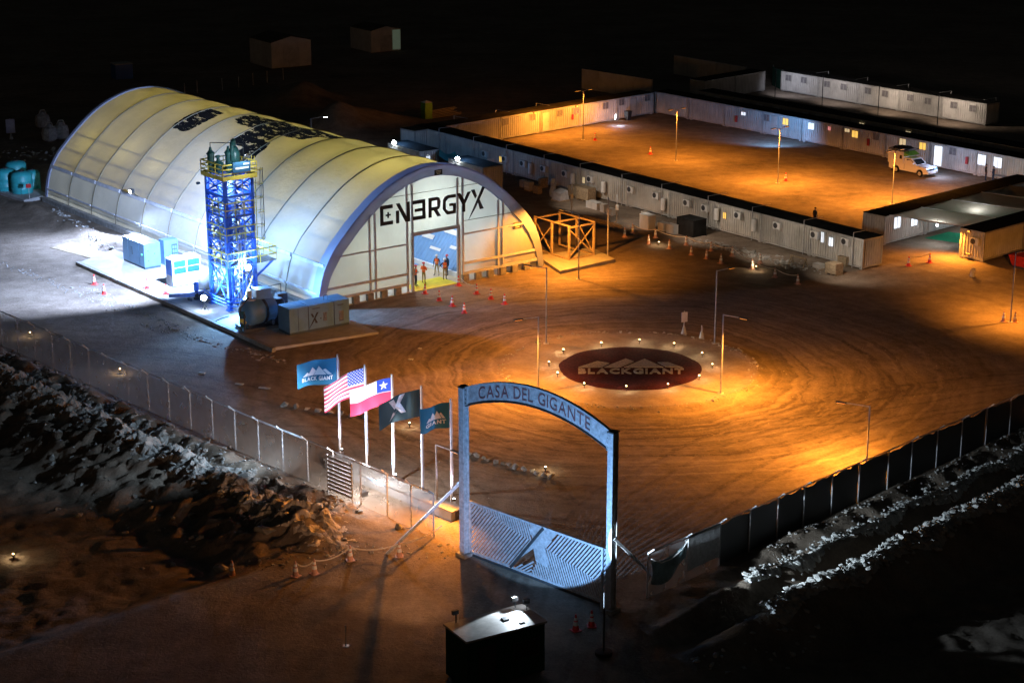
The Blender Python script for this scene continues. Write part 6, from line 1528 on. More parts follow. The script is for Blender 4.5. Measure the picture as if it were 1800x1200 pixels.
fence('shade_cloth_fence', 'dark cloth covered fence with angled posts on the right', FR_O, FR_U, FR_N, [0.05, 3.0, 5.8, 8.3, 10.75, 13.1, 15.7, 18.3, 21.2, 23.6, 26.3, 29.0, 31.8, 34.6, 37.3], 2.45, .42, lambda i: 'chain' if i < 2 else 'cloth_dark', None)
# corrugated metal piece and loose tarpaulin at its near end
fx = thing('sheet_panel', 'pale ribbed metal panel wired to the near end of the cloth fence', 'panel', (FR_O[0] + FR_U[0] * 3.1, FR_O[1] + FR_U[1] * 3.1, 0), FR_A)
mb = MB(); n = 26
for k in range(n): mb.box(k * 2.6 / n, (k + .5) * 2.6 / n, -.10, -.05, .55, 2.35)
obj('ribs', mb, M['steel'], fx); obj('sheet', MB().box(0, 2.6, -.05, -.03, .5, 2.4), M['cloth_teal'], fx)
ta = thing('loose_tarpaulin', 'grey teal tarpaulin sagging on the first fence bay right of the gate', 'tarpaulin', (FR_O[0], FR_O[1], 0), FR_A)
v = []
for i in range(13):
    for j in range(9):
        u, q = i / 12, j / 8; z_ = 2.05 - .42 * math.sin(PI * u) * (1 - q * .4) - q * (1.25 + .25 * math.sin(5 * u)); v.append((.1 + 2.8 * u, -.14 - .07 * math.sin(9 * u + 3 * q) - .1 * math.sin(PI * q), z_ + .3 * u))
obj('cloth', MB().add(v, [(i * 9 + j, (i + 1) * 9 + j, (i + 1) * 9 + j + 1, i * 9 + j + 1) for i in range(12) for j in range(8)]), M['cloth_teal'], ta, smooth=True)
obj('rope', MB().path([(.1, -.2, 2.15), (.8, -.25, 1.75), (1.6, -.25, 1.72), (2.4, -.22, 1.95), (2.9, -.2, 2.3)], .03, 5), M['white'], ta)

# ------------------------------------------------------------------ gate house at the bottom with its lamps, the third one added
bA, bB, bC = G(783, 1096, 2.6), G(918, 1062, 2.6), G(955, 1091, 2.6)
ex = Vector((bB.x - bA.x, bB.y - bA.y, 0)); bl2 = ex.length; exn = ex.normalized(); eyn = Vector((exn.y, -exn.x, 0)); bd = max(1.9, (Vector((bC.x - bB.x, bC.y - bB.y, 0))).dot(eyn))
booth = thing('gate_house', 'dark cabin below the gate with a brightly lit patch on its roof', 'cabin', (bA.x, bA.y, 0), math.atan2(ex.y, ex.x))
obj('wall', MB().box(0, bl2, -bd, 0, .1, 2.5), M['dark_green'], booth); obj('roof', MB().box(-.08, bl2 + .08, -bd - .08, .08, 2.5, 2.6), M['cont_trim'], booth)
obj('skid', MB().box(.1, bl2 - .1, -bd + .1, -.1, 0, .1), M['dark_steel'], booth)
obj('door', MB().box(.6, 1.5, -bd - .04, -bd - .001, .15, 2.1), M['dark_steel'], booth)
w_ = obj('window', MB().box(2.4, 3.8, -bd - .04, -bd - .001, 1.0, 1.9), M['dark_steel'], booth); obj('pane', MB().box(2.47, 3.73, -bd - .05, -bd - .041, 1.07, 1.83), M['glass_dark'], w_)
obj('hatch', MB().box(bl2 * .6, bl2 * .6 + .3, -bd * .55, -bd * .55 + .3, 2.6, 2.66), M['dark_steel'], booth); obj('hatch', MB().box(bl2 * .72, bl2 * .72 + .25, -bd * .85, -bd * .85 + .12, 2.6, 2.65), M['dark_steel'], booth)
obj('aerial', MB().tube((.5, -.3, 2.6), (.5, -.3, 3.1), .02, 5), M['white'], booth)
BM_ = parent_matrix(booth)
for k, xx in enumerate((bl2 - .45, bl2 - .12)):
    fl_ = obj('flood_lamp', MB().tube((xx, -.1 - k * .5, 2.6), (xx, -.1 - k * .5, 2.95), .03, 6).cbox((xx, -.05 - k * .5, 3.02), (.32, .14, .22)), M['dark_steel'], booth)
    obj('lens', MB().cbox((xx, .03 - k * .5, 3.02), (.28, .02, .18)), M['lamp_white'], fl_)
L1 = BM_ @ Vector((bl2 - .5, .15, 3.15)); L2 = BM_ @ Vector((bl2 + .12, -.35, 3.1))
gm_ = Vector(((GA.x + GB.x) / 2, (GA.y + GB.y) / 2, 0))
spot('gate_flood', L1, L1 + Vector((math.cos(R(78)), math.sin(R(78)), math.tan(R(19)))), (.26, .52, .95), 7800, 82, .06, .05)
spot('bank_flood', L2, Vector((L2.x + 20, L2.y + 13, 5.4)), (.72, .87, 1), 30000, 36, .08, .05)
spot('bank_flood', L2 + Vector((.1, -.1, 0)), Vector((L2.x + 24, L2.y + 4, 4.2)), (.62, .80, 1), 9000, 28, .08, .05)
L3 = BM_ @ Vector((.5, .12, 3.1))  # added third lamp and beam, put in to light the left bank
f3 = obj('flood_lamp', MB().tube((.5, -.1, 2.6), (.5, -.1, 3.0), .03, 6).cbox((.5, -.02, 3.08), (.3, .14, .2)), M['dark_steel'], booth); obj('lens', MB().cbox((.5, .06, 3.08), (.26, .02, .16)), M['lamp_glow_warm'], f3)
spot('bank_flood', L3, Vector((-8.5, 98, 1.6)), (1, .50, .24), 4000, 58, 1.0, .08)
spot('roof_spill', BM_ @ Vector((bl2 - .35, .0, 3.3)), BM_ @ Vector((bl2 * .68, -bd * .48, 2.6)), (.75, .88, 1), 700, 74, .2, .04)
gp2 = thing('bare_pole', 'thin dark pole with a tyre round its foot right of the gate house', 'pole', G(1061, 1150), 0)
obj('pole', MB().tube((0, 0, 0), (0, 0, 3.2), .05, 8), M['dark_steel'], gp2); obj('foot_tyre', MB().lathe([(.2, 0), (.42, .02), (.42, .18), (.2, .2)], 14), M['rubber'], gp2)
plain_pole('thin dark pole left of the gate house', 608, 1135, 1098, .03)
for px, py, l in ((1012, 1108, 'dim cone on the dark ground right of the gate house'), (1040, 1100, 'second dim cone on the dark ground, nearer the gate')): cone(px, py, l, 'dim cones by the gate house')

# ------------------------------------------------------------------ stone kerbs and rubble
def rock_mesh(seed, flat=.7, sub=1):
    r_ = random.Random(seed); bm = bmesh.new(); bmesh.ops.create_icosphere(bm, subdivisions=sub, radius=1.0)
    ax_ = [Vector((r_.uniform(-1, 1), r_.uniform(-1, 1), r_.uniform(-1, 1))).normalized() for _ in range(13)]; cut = [r_.uniform(.32, .72) for _ in ax_]
    for v_ in bm.verts:
        for a, c in zip(ax_, cut):
            d = v_.co.dot(a)
            if d > c: v_.co -= a * (d - c)
        v_.co *= r_.uniform(.88, 1.08); v_.co.z *= flat
    v = [tuple(q.co) for q in bm.verts]; f = [tuple(q.index for q in p.verts) for p in bm.faces]; bm.free(); return v, f
ROCKS = [rock_mesh(i, .72) for i in range(14)]
def scatter(name, label, n, fn, size, m, kind='stuff', skew=2.2, lift=0.0):
    mb = MB(); r_ = random.Random(hash(label) % 1000 if False else len(label) * 7 + n)
    for i in range(n):
        x_, y_ = fn(r_); s_ = size[0] + (size[1] - size[0]) * r_.random() ** skew; v, f = ROCKS[r_.randrange(14)]
        a = r_.uniform(0, 6.3); c_, s2 = math.cos(a), math.sin(a); ex_ = (r_.uniform(.7, 1.5), r_.uniform(.7, 1.3), r_.uniform(.6, 1.1)); z_ = hz(x_, y_) + s_ * .05 + lift * r_.random()
        mb.add([(x_ + s_ * (p[0] * ex_[0] * c_ - p[1] * ex_[1] * s2), y_ + s_ * (p[0] * ex_[0] * s2 + p[1] * ex_[1] * c_), z_ + s_ * p[2] * ex_[2]) for p in v], f)
    o = obj(name, mb, m, kind=kind); o['label'] = label; return o
def fr(s0, s1, d0, dw):
    def f_(r_):
        s_ = s0 + (s1 - s0) * r_.random(); d = d0 + r_.gauss(0, dw) + .25 * math.sin(s_ * .9); return FR_O[0] + FR_U[0] * s_ + FR_N[0] * d, FR_O[1] + FR_U[1] * s_ + FR_N[1] * d
    return f_
def flp(s0, s1, d0, dw):
    def f_(r_):
        s_ = s0 + (s1 - s0) * r_.random(); d = d0 + r_.gauss(0, dw); return FL_O[0] + FL_U[0] * s_ + FL_N[0] * d, FL_O[1] + FL_U[1] * s_ + FL_N[1] * d
    return f_
scatter('rubble', 'pale rubble crest nearest the right fence', 900, fr(4.5, 40, 3.0, .22), (.06, .26), M['rock_white'], skew=1.4, lift=.42)
scatter('rubble', 'pale rubble crest farther from the right fence', 1900, fr(1.5, 42, 6.2, .34), (.07, .34), M['rock_white'], skew=1.4, lift=.55)
scatter('rubble', 'grey rubble at the foot of the right fence', 420, fr(8, 40, 1.1, .4), (.04, .17), M['rock'])
scatter('rubble', 'scattered pale stones at the near end of the right bank', 50, fr(-5, 4, 7.2, .9), (.05, .3), M['rock_white'])
scatter('rubble', 'broken rock on the left bank ridge', 620, flp(5, 60, 4.3, .8), (.07, .5), M['rock'])
scatter('rubble', 'small broken rock along the left fence', 620, flp(5, 60, 1.4, .8), (.04, .26), M['rock'])
scatter('rubble', 'stones strewn on the dark slope left of the road', 260, flp(8, 50, 8.5, 2.2), (.05, .4), M['rock'])
def along(p, q, wd):
    a, b = G(*p), G(*q)
    def f_(r_):
        t = r_.random(); return a.x + (b.x - a.x) * t + r_.gauss(0, wd), a.y + (b.y - a.y) * t + r_.gauss(0, wd)
    return f_
scatter('rubble', 'loose stones along the plant slab kerb', 260, along((150, 505), (330, 585), .35), (.04, .16), M['rock'])
scatter('rubble', 'dark stones along the lit road edge', 260, along((0, 462), (250, 560), .3), (.04, .15), M['rock'])
scatter('rubble', 'stones in the dark strip below the plant slab', 220, along((255, 572), (520, 640), .4), (.05, .24), M['rock'])
scatter('rubble', 'small stones on the yard', 320, along((560, 640), (1000, 800), 3.5), (.02, .07), M['rock'], skew=1.2)
scatter('rubble', 'small stones on the right of the yard', 300, along((1000, 820), (1600, 640), 3.5), (.02, .07), M['rock'], skew=1.2)
scatter('rubble', 'rough stones on the roadside bank by the gate', 200, along((470, 985), (790, 960), .7), (.03, .2), M['rock'])
def ridge_strip(name, label, O_, U_, Nn, s0, s1, d0, wd, hh_, m, res=.13, seed=7, cell=.42):
    ns, nd = int((s1 - s0) / res), int(2 * wd / res); v = []
    S, D = np.meshgrid(np.linspace(s0, s1, ns), np.linspace(-wd, wd, nd), indexing='ij')
    X_ = O_[0] + U_[0] * S + Nn[0] * (d0 + D + .25 * np.sin(S * .9)); Y_ = O_[1] + U_[1] * S + Nn[1] * (d0 + D + .25 * np.sin(S * .9))
    pr = np.clip(1 - (np.abs(D) / wd) ** 1.6, 0, 1); rg = 1 - np.abs(2 * fbm(X_, Y_, cell, seed, 4) - 1); lump = fbm(X_, Y_, 1.7, seed + 20, 3)
    Zs = height(X_, Y_) - .16 + pr * hh_ * (.25 + .9 * rg ** 2 * lump * 1.6) * np.minimum(1, np.minimum(S - s0, s1 - S) / 2.0 + .05)
    vs_ = np.stack([X_.ravel(), Y_.ravel(), Zs.ravel()], 1).tolist()
    return obj(name, MB().add(vs_, [(i * nd + j, (i + 1) * nd + j, (i + 1) * nd + j + 1, i * nd + j + 1) for i in range(ns - 1) for j in range(nd - 1)]), m, kind='stuff', label=label)
ridge_strip('rubble_ridge', 'broken pale earth of the crest nearest the right fence', FR_O, FR_U, FR_N, 3.5, 42, 3.0, .55, .42, M['rock_white'], seed=7)
ridge_strip('rubble_ridge', 'broken pale earth of the crest farther from the right fence', FR_O, FR_U, FR_N, 0.5, 44, 6.2, .85, .55, M['rock_white'], seed=9)
ridge_strip('earth_mound', 'lumpy pale earth of the roadside bank left of the gate', FL_O, FL_U, FL_N, 0.4, 10.5, 4.6, 2.5, .34, M['earth_pale'], res=.1, seed=31, cell=1.1)
ridge_strip('rubble_ridge', 'broken grey earth of the left bank ridge', FL_O, FL_U, FL_N, 5, 60, 3.9, 2.4, .42, M['rock'], seed=12)
scatter('rubble', 'pale stones ringing the roundabout island', 420, lambda r_: (lambda a, q: (RC.x + q * math.cos(a), RC.y + q * math.sin(a)))(r_.uniform(0, 6.283), 8.9 + r_.gauss(0, .22)), (.04, .2), M['rock'])
# single boulders one can pick out
RM = []
for i in range(6):
    v, f = rock_mesh(100 + i, .8, 2); RM.append(MB().add(v, f).mesh('boulder')); RM[-1].materials.append(M['rock'])
def boulder(px, py, s_, label, grp=None, ex_=(1.2, .9, .8)):
    g = G(px, py); o = obj('boulder', RM[rnd.randrange(6)], None, None, (g.x, g.y, hz(g.x, g.y) - s_ * .02), (rnd.uniform(-.2, .2), rnd.uniform(-.2, .2), rnd.uniform(0, 6))); o.scale = (s_ * ex_[0], s_ * ex_[1], s_ * ex_[2]); tag(o, label, 'boulder', grp)
bg_ = 'boulders on the left bank'
bl14 = sorted(((270, 805, .75), (230, 790, .55), (330, 825, .8), (385, 850, .7), (420, 870, .6), (470, 895, .6), (505, 905, .5), (300, 760, .5), (155, 730, .6), (100, 690, .5), (200, 745, .4), (350, 870, .5), (445, 812, .4), (395, 790, .35)))
for (px, py, s_), o_ in zip(bl14, ORD):
    boulder(px, py, s_, f"{o_} grey boulder from the left along the broken rock bank", bg_)
boulder(468, 948, .75, 'long pale slab-like boulder at the lower end of the left bank', None, (1.7, .7, .5))
boulder(563, 925, .45, 'upright pale boulder beside the roadside bank', None, (.8, .8, 1.2))
boulder(390, 985, .6, 'round dim boulder in the shade at the road edge'); boulder(1378, 1087, .32, 'lone white boulder on the dark right slope'); boulder(702, 930, .45, 'pale boulder between fence and slanting brace', None, (.8, .7, 1.1))
boulder(1618, 1016, .12, 'tiny white stone alone on the black slope', None, (1, 1, 1))
# row of whitewashed kerb stones inside the gate
ka, kb = G(815, 797), G(968, 840)
for k in range(14):
    t = k / 13; p = ka.lerp(kb, t); o = obj('kerb_stone', RM[k % 6], None, None, (p.x + rnd.uniform(-.1, .1), p.y + rnd.uniform(-.1, .1), .12), (0, 0, k * 1.7)); o.scale = (.34, .26, .24 * rnd.uniform(.8, 1.3)); tag(o, f'{ORD[k]} kerb stone from the left in the row inside the gate', 'kerb stone', 'kerb stones inside the gate')
ka, kb = G(500, 715), G(640, 735)
for k in range(8):
    t = k / 7; p = ka.lerp(kb, t); o = obj('kerb_stone', RM[(k + 2) % 6], None, None, (p.x, p.y, .12), (0, 0, k * 2.1)); o.scale = (.42, .3, .3); tag(o, f'{ORD[k]} kerb stone from the left in the row behind the flags', 'kerb stone', 'kerb stones behind the flags')
for px, py, l, ln in ((465, 682, 'thin white strip lying on the dark yard, right of another', .8), (421, 675, 'thin white strip lying on the dark yard, left of another', .6), (355, 656, 'small white scrap on the dark yard below the slab', .45), (722, 632, 'pale stone slab on the yard above the flags', .35), (738, 613, 'small pale stone slab on the yard near the hall corner', .25)):
    tag(obj('ground_scrap', MB().box(-ln / 2, ln / 2, -.12, .12, 0, .06), M['rock_white'], None, G(px, py, .03), R(-20)), l, 'scrap')

# ------------------------------------------------------------------ timber frame on the slab by the hall
FO = G(1000, 457, .28)
tf = thing('braced_timber_shelter', 'open orange lit timber frame with crossed braces right of the hall', 'frame', FO, R(38))
FX, FY, FZ = 2.75, 4.6, 2.75          # x runs to the far right, y runs back along the hall
for x_ in (0, FX):
    for y_ in (0, 2.3, FY): obj('post', MB().cbox((x_, y_, FZ / 2), (.16, .16, FZ)), M['wood'], tf)
for y_ in (0, 2.3, FY): obj('top_beam', MB().beam((-.1, y_, FZ + .06), (FX + .1, y_, FZ + .06), .12, .14), M['wood'], tf)
for x_ in (0, FX):
    obj('top_beam', MB().beam((x_, -.1, FZ + .19), (x_, FY + .1, FZ + .19), .12, .12), M['wood'], tf); obj('sill', MB().beam((x_, .1, .06), (x_, FY, .06), .12, .12), M['wood'], tf)
obj('sill', MB().beam((.1, 0, .06), (FX - .1, 0, .06), .12, .12), M['wood'], tf)
for a, b in (((0, 0, .15), (FX, 0, FZ - .1)), ((FX, .0, .15), (0, .0, FZ - .1)), ((0, 2.3, .2), (0, FY, FZ - .2)), ((0, FY, .2), (0, 2.3, FZ - .2)), ((FX, 0, .15), (FX, 2.3, FZ - .1))): obj('brace', MB().beam(a, b, .06, .1), M['wood'], tf)

# ------------------------------------------------------------------ goods stored along the front row
def crate(px, py, w_, d_, h_, label, m='wood', rz=None, cat='crate', slats=True):
    t = thing('crate', label, cat, G(px, py), R(-52 if rz is None else rz))
    if slats:
        obj('crate_body', MB().box(-w_ / 2, w_ / 2, -d_ / 2, d_ / 2, .12, h_), M[m], t)
        for k in range(3): obj('pallet_block', MB().box(-w_ / 2 + k * (w_ - .1) / 2, -w_ / 2 + k * (w_ - .1) / 2 + .1, -d_ / 2, d_ / 2, 0, .12), M['wood'], t)
        for k in range(4):
            z_ = .12 + (h_ - .12) * (k + .15) / 4; obj('slat', MB().box(-w_ / 2 - .02, w_ / 2 + .02, -d_ / 2 - .02, -d_ / 2 - .001, z_, z_ + (h_ - .12) / 4 * .75), M[m], t)
    else: obj('box_body', MB().box(-w_ / 2, w_ / 2, -d_ / 2, d_ / 2, 0, h_), M[m], t); obj('lid', MB().box(-w_ / 2 - .02, w_ / 2 + .02, -d_ / 2 - .02, d_ / 2 + .02, h_, h_ + .05), M[m], t)
    return t
crate(1138, 402, 1.2, .9, 1.3, 'large pale box with a smaller one on top by the front row', 'white', slats=False)
crate(1134, 382, .6, .5, .5, 'small pale box stacked near the large pale box', 'cont_grey', slats=False)
crate(1165, 405, .8, .6, .7, 'pale box left of the pair before the front row', 'cont_grey', slats=False); crate(1182, 410, 1.0, .6, .8, 'pale box right of the pair before the front row', 'cont_white', slats=False)
crate(1215, 412, 2.2, 1.6, 1.5, 'dark covered stack before the middle of the front row', 'roof_dark', slats=False, cat='stack')
crate(1466, 482, 1.15, .9, 1.0, 'slatted pallet crate near the right end of the front row', 'wood'); crate(1439, 473, .8, .6, .5, 'low box left of the pallet crate at the row end', 'cont_grey')
crate(1484, 466, .9, .7, .8, 'crate half hidden behind the pallet crate at the row end', 'wood')
crate(1045, 366, 1.6, .8, .6, 'low white unit lying by the pole with junction box', 'cont_white', slats=False); crate(1062, 372, .6, .6, .7, 'small grey unit right of the low white one', 'cont_grey', slats=False); crate(1074, 378, .8, .5, .6, 'grey unit at the end of the timber pile', 'cont_grey', slats=False)
crate(1030, 352, 1.8, 1.0, 1.3, 'brown crate stack behind the timber frame poles', 'wood'); crate(1012, 345, 1.2, 1.0, 1.1, 'brown crate left of the crate stack behind the frame', 'wood')
crate(905, 305, 2.0, 1.2, 1.2, 'big pale crate between hall arch and front row', 'wood'); crate(930, 335, .8, .6, .9, 'upright carton in the clutter beside the hall arch', 'cont_grey'); crate(945, 340, .7, .6, .8, 'carton right of the upright carton beside the hall arch', 'wood'); crate(920, 330, .6, .5, .8, 'narrow carton nearest the hall arch', 'cont_grey'); crate(955, 330, .3, 1.0, 1.0, 'leaning board crate at the end of the cartons', 'wood')
bagt = thing('wrapped_pallet', 'plastic wrapped white pallet goods behind the timber frame', 'pallet', G(985, 352), R(-50))
obj('wrap', MB().add([(-.6, -.6, .1), (.6, -.6, .1), (.6, .6, .1), (-.6, .6, .1), (-.5, -.55, .9), (.55, -.45, .75), (.5, .5, 1.0), (-.5, .5, 1.1)], [(3, 2, 1, 0), (4, 5, 6, 7), (0, 1, 5, 4), (1, 2, 6, 5), (2, 3, 7, 6), (3, 0, 4, 7)]), M['bag'], bagt); obj('pallet', MB().box(-.65, .65, -.65, .65, 0, .1), M['wood'], bagt)
bag2 = thing('wrapped_statue', 'tall bundle wrapped in bluish plastic behind the timber frame', 'bundle', G(972, 345), 0)
obj('wrap', MB().lathe([(.35, 0), (.42, .5), (.25, 1.0), (.35, 1.4), (.2, 1.8)], 9), M['bag'], bag2); obj('strap', MB().lathe([(.28, .95), (.29, .95), (.29, 1.02), (.28, 1.02)], 9), M['cont_grey'], bag2)
tl = thing('timber_pile', 'pile of long boards on the ground behind the timber frame', 'timber', G(1055, 392), R(-48))
for k in range(9): obj('board', MB().beam((-2.6 + rnd.uniform(-.4, .4), -.5 + k * .13, .06 + (k % 3) * .05), (2.6 + rnd.uniform(-.4, .4), -.5 + k * .12 + rnd.uniform(-.1, .1), .06 + (k % 3) * .05), .11, .05), M['wood'], tl)
ra, rb = G(1230, 420), G(1440, 478)
scatter('scrap_heap', 'heap of rough scrap and rubble along the foot of the front row', 300, along((1225, 424), (1440, 476), .55), (.08, .38), M['rock'])
sh = thing('sawhorse', 'low timber sawhorse in front of the right end of the front row', 'sawhorse', G(1403, 467), R(-50))
obj('beam', MB().beam((-.9, 0, .75), (.9, 0, .75), .1), M['wood'], sh)
for x_ in (-.8, .8):
    for y_ in (-.3, .3): obj('leg', MB().beam((x_, y_, 0), (x_, 0, .75), .07), M['wood'], sh)
pal = thing('pallet_pile', 'untidy pile of boards in the dark behind the front row', 'timber', G(775, 205), R(30))
for k in range(10): obj('board', MB().beam((-2.2 + rnd.uniform(-.6, .6), -.8 + .16 * k, .1 + .12 * (k % 5)), (2.0 + rnd.uniform(-.6, .6), -.7 + .15 * k, .25 + .16 * (k % 5)), .2, .06), M['wood'], pal)
lg = thing('toilet_cabin', 'small lime green upright cabin in the dark behind the front row', 'cabin', G(750, 209), R(35))
obj('shell', MB().box(-.5, .5, -.5, .5, 0, 2.0), M['lime'], lg); obj('roof', MB().add([(-.55, -.55, 2.0), (.55, -.55, 2.0), (.55, .55, 2.0), (-.55, .55, 2.0), (0, 0, 2.25)], [(0, 1, 4), (1, 2, 4), (2, 3, 4), (3, 0, 4), (3, 2, 1, 0)]), M['white'], lg); obj('door', MB().box(-.38, .38, -.53, -.501, .1, 1.85), M['lime'], lg)
rsk = thing('red_skip', 'red steel skip cut by the right picture edge', 'skip', G(1803, 470), R(40))
obj('tub', MB().add([(-1, -.7, .25), (1, -.7, .25), (1, .7, .25), (-1, .7, .25), (-1.4, -.85, 1.2), (1.4, -.85, 1.2), (1.4, .85, 1.2), (-1.4, .85, 1.2)], [(3, 2, 1, 0), (0, 1, 5, 4), (1, 2, 6, 5), (2, 3, 7, 6), (3, 0, 4, 7), (4, 5, 6, 7)]), M['red'], rsk)
for x_ in (-.7, .7): obj('runner', MB().box(x_ - .08, x_ + .08, -.7, .7, 0, .25), M['dark_steel'], rsk)

# ------------------------------------------------------------------ pickup truck with a box body
wf, wr_ = G(1620, 313.5), G(1574, 303.5); ta_ = math.atan2(wf.y - wr_.y, wf.x - wr_.x); wb_ = (wf - wr_).length
K = 1.0
tr = thing('pickup_truck', 'white pickup with box body and roof rack parked at the back row', 'truck', (wr_.x, wr_.y, 0), R(-50)); tr.scale = (K, K, K)
# x forward from the rear axle, right side of the truck is y=0, body extends to y=1.75
def side(poly, y0, y1, name, m, inset=None): return obj(name, MB().prism(poly, y0, y1, lambda a, b, c: (a, c, b)), m, tr)
def arch_cut(cx, r_, a0=180, a1=0, n=8): return [(cx + r_ * math.cos(R(a0 + (a1 - a0) * i / n)), .36 + r_ * math.sin(R(a0 + (a1 - a0) * i / n))) for i in range(n + 1)]
low = [(-.95, .45)] + arch_cut(0, .46) + [(.5, .38), (2.55, .38)] + arch_cut(3.05, .46) + [(3.8, .42), (3.98, .5), (3.98, .82), (3.86, 1.0), (2.65, 1.12), (-.95, 1.1)]
side(low, 0.02, 1.73, 'lower_body', M['truck_white'])
cabp = [(1.0, 1.1), (2.62, 1.12), (1.95, 1.66), (1.78, 1.72), (1.05, 1.72)]
o_ = obj('cab', MB().add([(a, .10 if b > 1.3 else .03, b) for a, b in cabp] + [(a, 1.65 if b > 1.3 else 1.72, b) for a, b in cabp], [(0, 1, 2, 3, 4), (9, 8, 7, 6, 5), (0, 5, 6, 1), (1, 6, 7, 2), (2, 7, 8, 3), (3, 8, 9, 4), (4, 9, 5, 0)]), M['truck_white'], tr)
obj('side_window', MB().add([(1.3, .045, 1.16), (2.38, .035, 1.17), (1.9, .085, 1.6), (1.3, .085, 1.62)], [(0, 1, 2, 3)]), M['glass_dark'], tr)
obj('windscreen', MB().add([(2.56, .18, 1.19), (2.56, 1.57, 1.19), (2.02, 1.52, 1.63), (2.02, .22, 1.63)], [(0, 1, 2, 3)]), M['glass_dark'], tr)
box_ = [(-1.05, 1.0), (.95, 1.0), (.95, 2.3), (-1.05, 2.3)]
side(box_, -.04, 1.79, 'box_body', M['truck_white']); obj('box_window', MB().box(.45, .75, -.055, -.041, 1.55, 1.95), M['glass_dark'], tr)
obj('luton_front', MB().add([(.95, .0, 1.85), (.95, 1.75, 1.85), (1.65, 1.7, 2.0), (1.65, .05, 2.0), (.95, 0, 2.3), (.95, 1.75, 2.3)], [(0, 3, 2, 1), (4, 5, 2, 3), (0, 4, 3), (1, 2, 5)]), M['lime'], tr)
mb = MB()
for y_ in (.0, 1.75): mb.beam((-1.0, y_, 2.5), (1.5, y_, 2.5), .05)
for k in range(6): mb.beam((-1.0 + .5 * k, 0, 2.5), (-1.0 + .5 * k, 1.75, 2.5), .05).beam((-1 + .5 * k, 0, 2.3), (-1 + .5 * k, 0, 2.5), .04)
obj('roof_rack', mb, M['dark_steel'], tr); obj('rack_load', MB().add([(-.8, .2, 2.53), (1.0, .2, 2.53), (1.0, 1.6, 2.53), (-.8, 1.6, 2.53), (-.6, .4, 2.72), (.8, .4, 2.68), (.7, 1.4, 2.75), (-.5, 1.4, 2.7)], [(0, 1, 5, 4), (1, 2, 6, 5), (2, 3, 7, 6), (3, 0, 4, 7), (4, 5, 6, 7)]), M['roof_dark'], tr)
obj('bonnet', MB().add([(2.62, .1, 1.13), (3.86, .14, 1.02), (3.86, 1.6, 1.02), (2.62, 1.64, 1.13), (2.7, .3, 1.18), (3.7, .35, 1.08), (3.7, 1.4, 1.08), (2.7, 1.45, 1.18)], [(0, 1, 5, 4), (1, 2, 6, 5), (2, 3, 7, 6), (3, 0, 4, 7), (4, 5, 6, 7)]), M['truck_white'], tr)
obj('grille', MB().box(3.93, 4.0, .5, 1.25, .74, .92), M['black'], tr); obj('bumper', MB().box(3.95, 4.1, .05, 1.7, .42, .68), M['truck_white'], tr)
obj('number_plate', MB().box(4.1, 4.12, .6, 1.15, .5, .6), M['cone_white'], tr)
for y_ in (.08, 1.32): obj('headlight', MB().box(3.86, 4.0, y_, y_ + .36, .78, .95), M['cabinet'], tr)
for s_ in (0, 1): obj('fog_light', MB().tube((4.1, .25 + s_ * 1.2, .52), (4.12, .25 + s_ * 1.2, .52), .06, 8), M['black'], tr)
for cx in (0, 3.05):
    for y_ in (.02, 1.53):
        wh = obj('wheel', MB().lathe([(.2, 0), (.35, .02), (.37, .06), (.37, .16), (.35, .2), (.2, .22)], 18, (cx, y_, .37), (0, 1, 0)), M['rubber'], tr, smooth=False); obj('rim', MB().lathe([(.21, -.01), (.19, .03), (.05, .02)], 12, (cx, y_ if y_ < 1 else y_ + .23, .37), (0, 1 if y_ < 1 else -1, 0)), M['steel'], wh)
obj('door_line', MB().box(1.06, 1.075, .0, .02, .5, 1.1), M['cabinet_dark'], tr); obj('mirror', MB().box(2.2, 2.35, -.18, .02, 1.2, 1.38), M['truck_white'], tr); obj('mud_flap', MB().box(-.62, -.58, .05, .3, .2, .5), M['rubber'], tr)

# ------------------------------------------------------------------ far left: water tanks, bags, shed; far sheds
def water_tank(px, py, r_, h_, label):
    t = thing('water_tank', label, 'tank', G(px, py), 0, 'teal water tanks at the far left'); n = 16
    obj('tank_body', MB().lathe([(r_ * .95, 0), (r_, .1), (r_, h_ * .3), (r_ * 1.02, h_ * .32), (r_, h_ * .34), (r_, h_ * .62), (r_ * 1.02, h_ * .64), (r_, h_ * .66), (r_, h_ * .88), (r_ * .8, h_), (r_ * .25, h_ + .12)], n), M['teal'], t, smooth=True); obj('lid', MB().lathe([(r_ * .28, h_ + .1), (r_ * .28, h_ + .2), (.02, h_ + .22)], 10), M['black'], t)
water_tank(40, 343, 1.05, 2.3, 'right front teal water tank on the low slab'); water_tank(12, 338, 1.05, 2.3, 'left front teal water tank cut by the picture edge'); water_tank(30, 322, 1.05, 2.2, 'rear teal water tank between the front two')
water_tank(58, 335, .8, 2.0, 'darker teal water tank beside the hall base')
slab('tank_slab', [G(-20, 335), G(42, 357), G(85, 348), G(40, 318)], .3, M['concrete'])
ns = thing('notice_board', 'small red notice on a thin post before the teal tanks', 'sign', G(52, 350, .3), 0)
obj('post', MB().tube((0, 0, 0), (0, 0, 1.6), .03, 6), M['steel'], ns); obj('board', MB().box(-.25, .25, -.04, -.02, 1.1, 1.5), M['red'], ns)
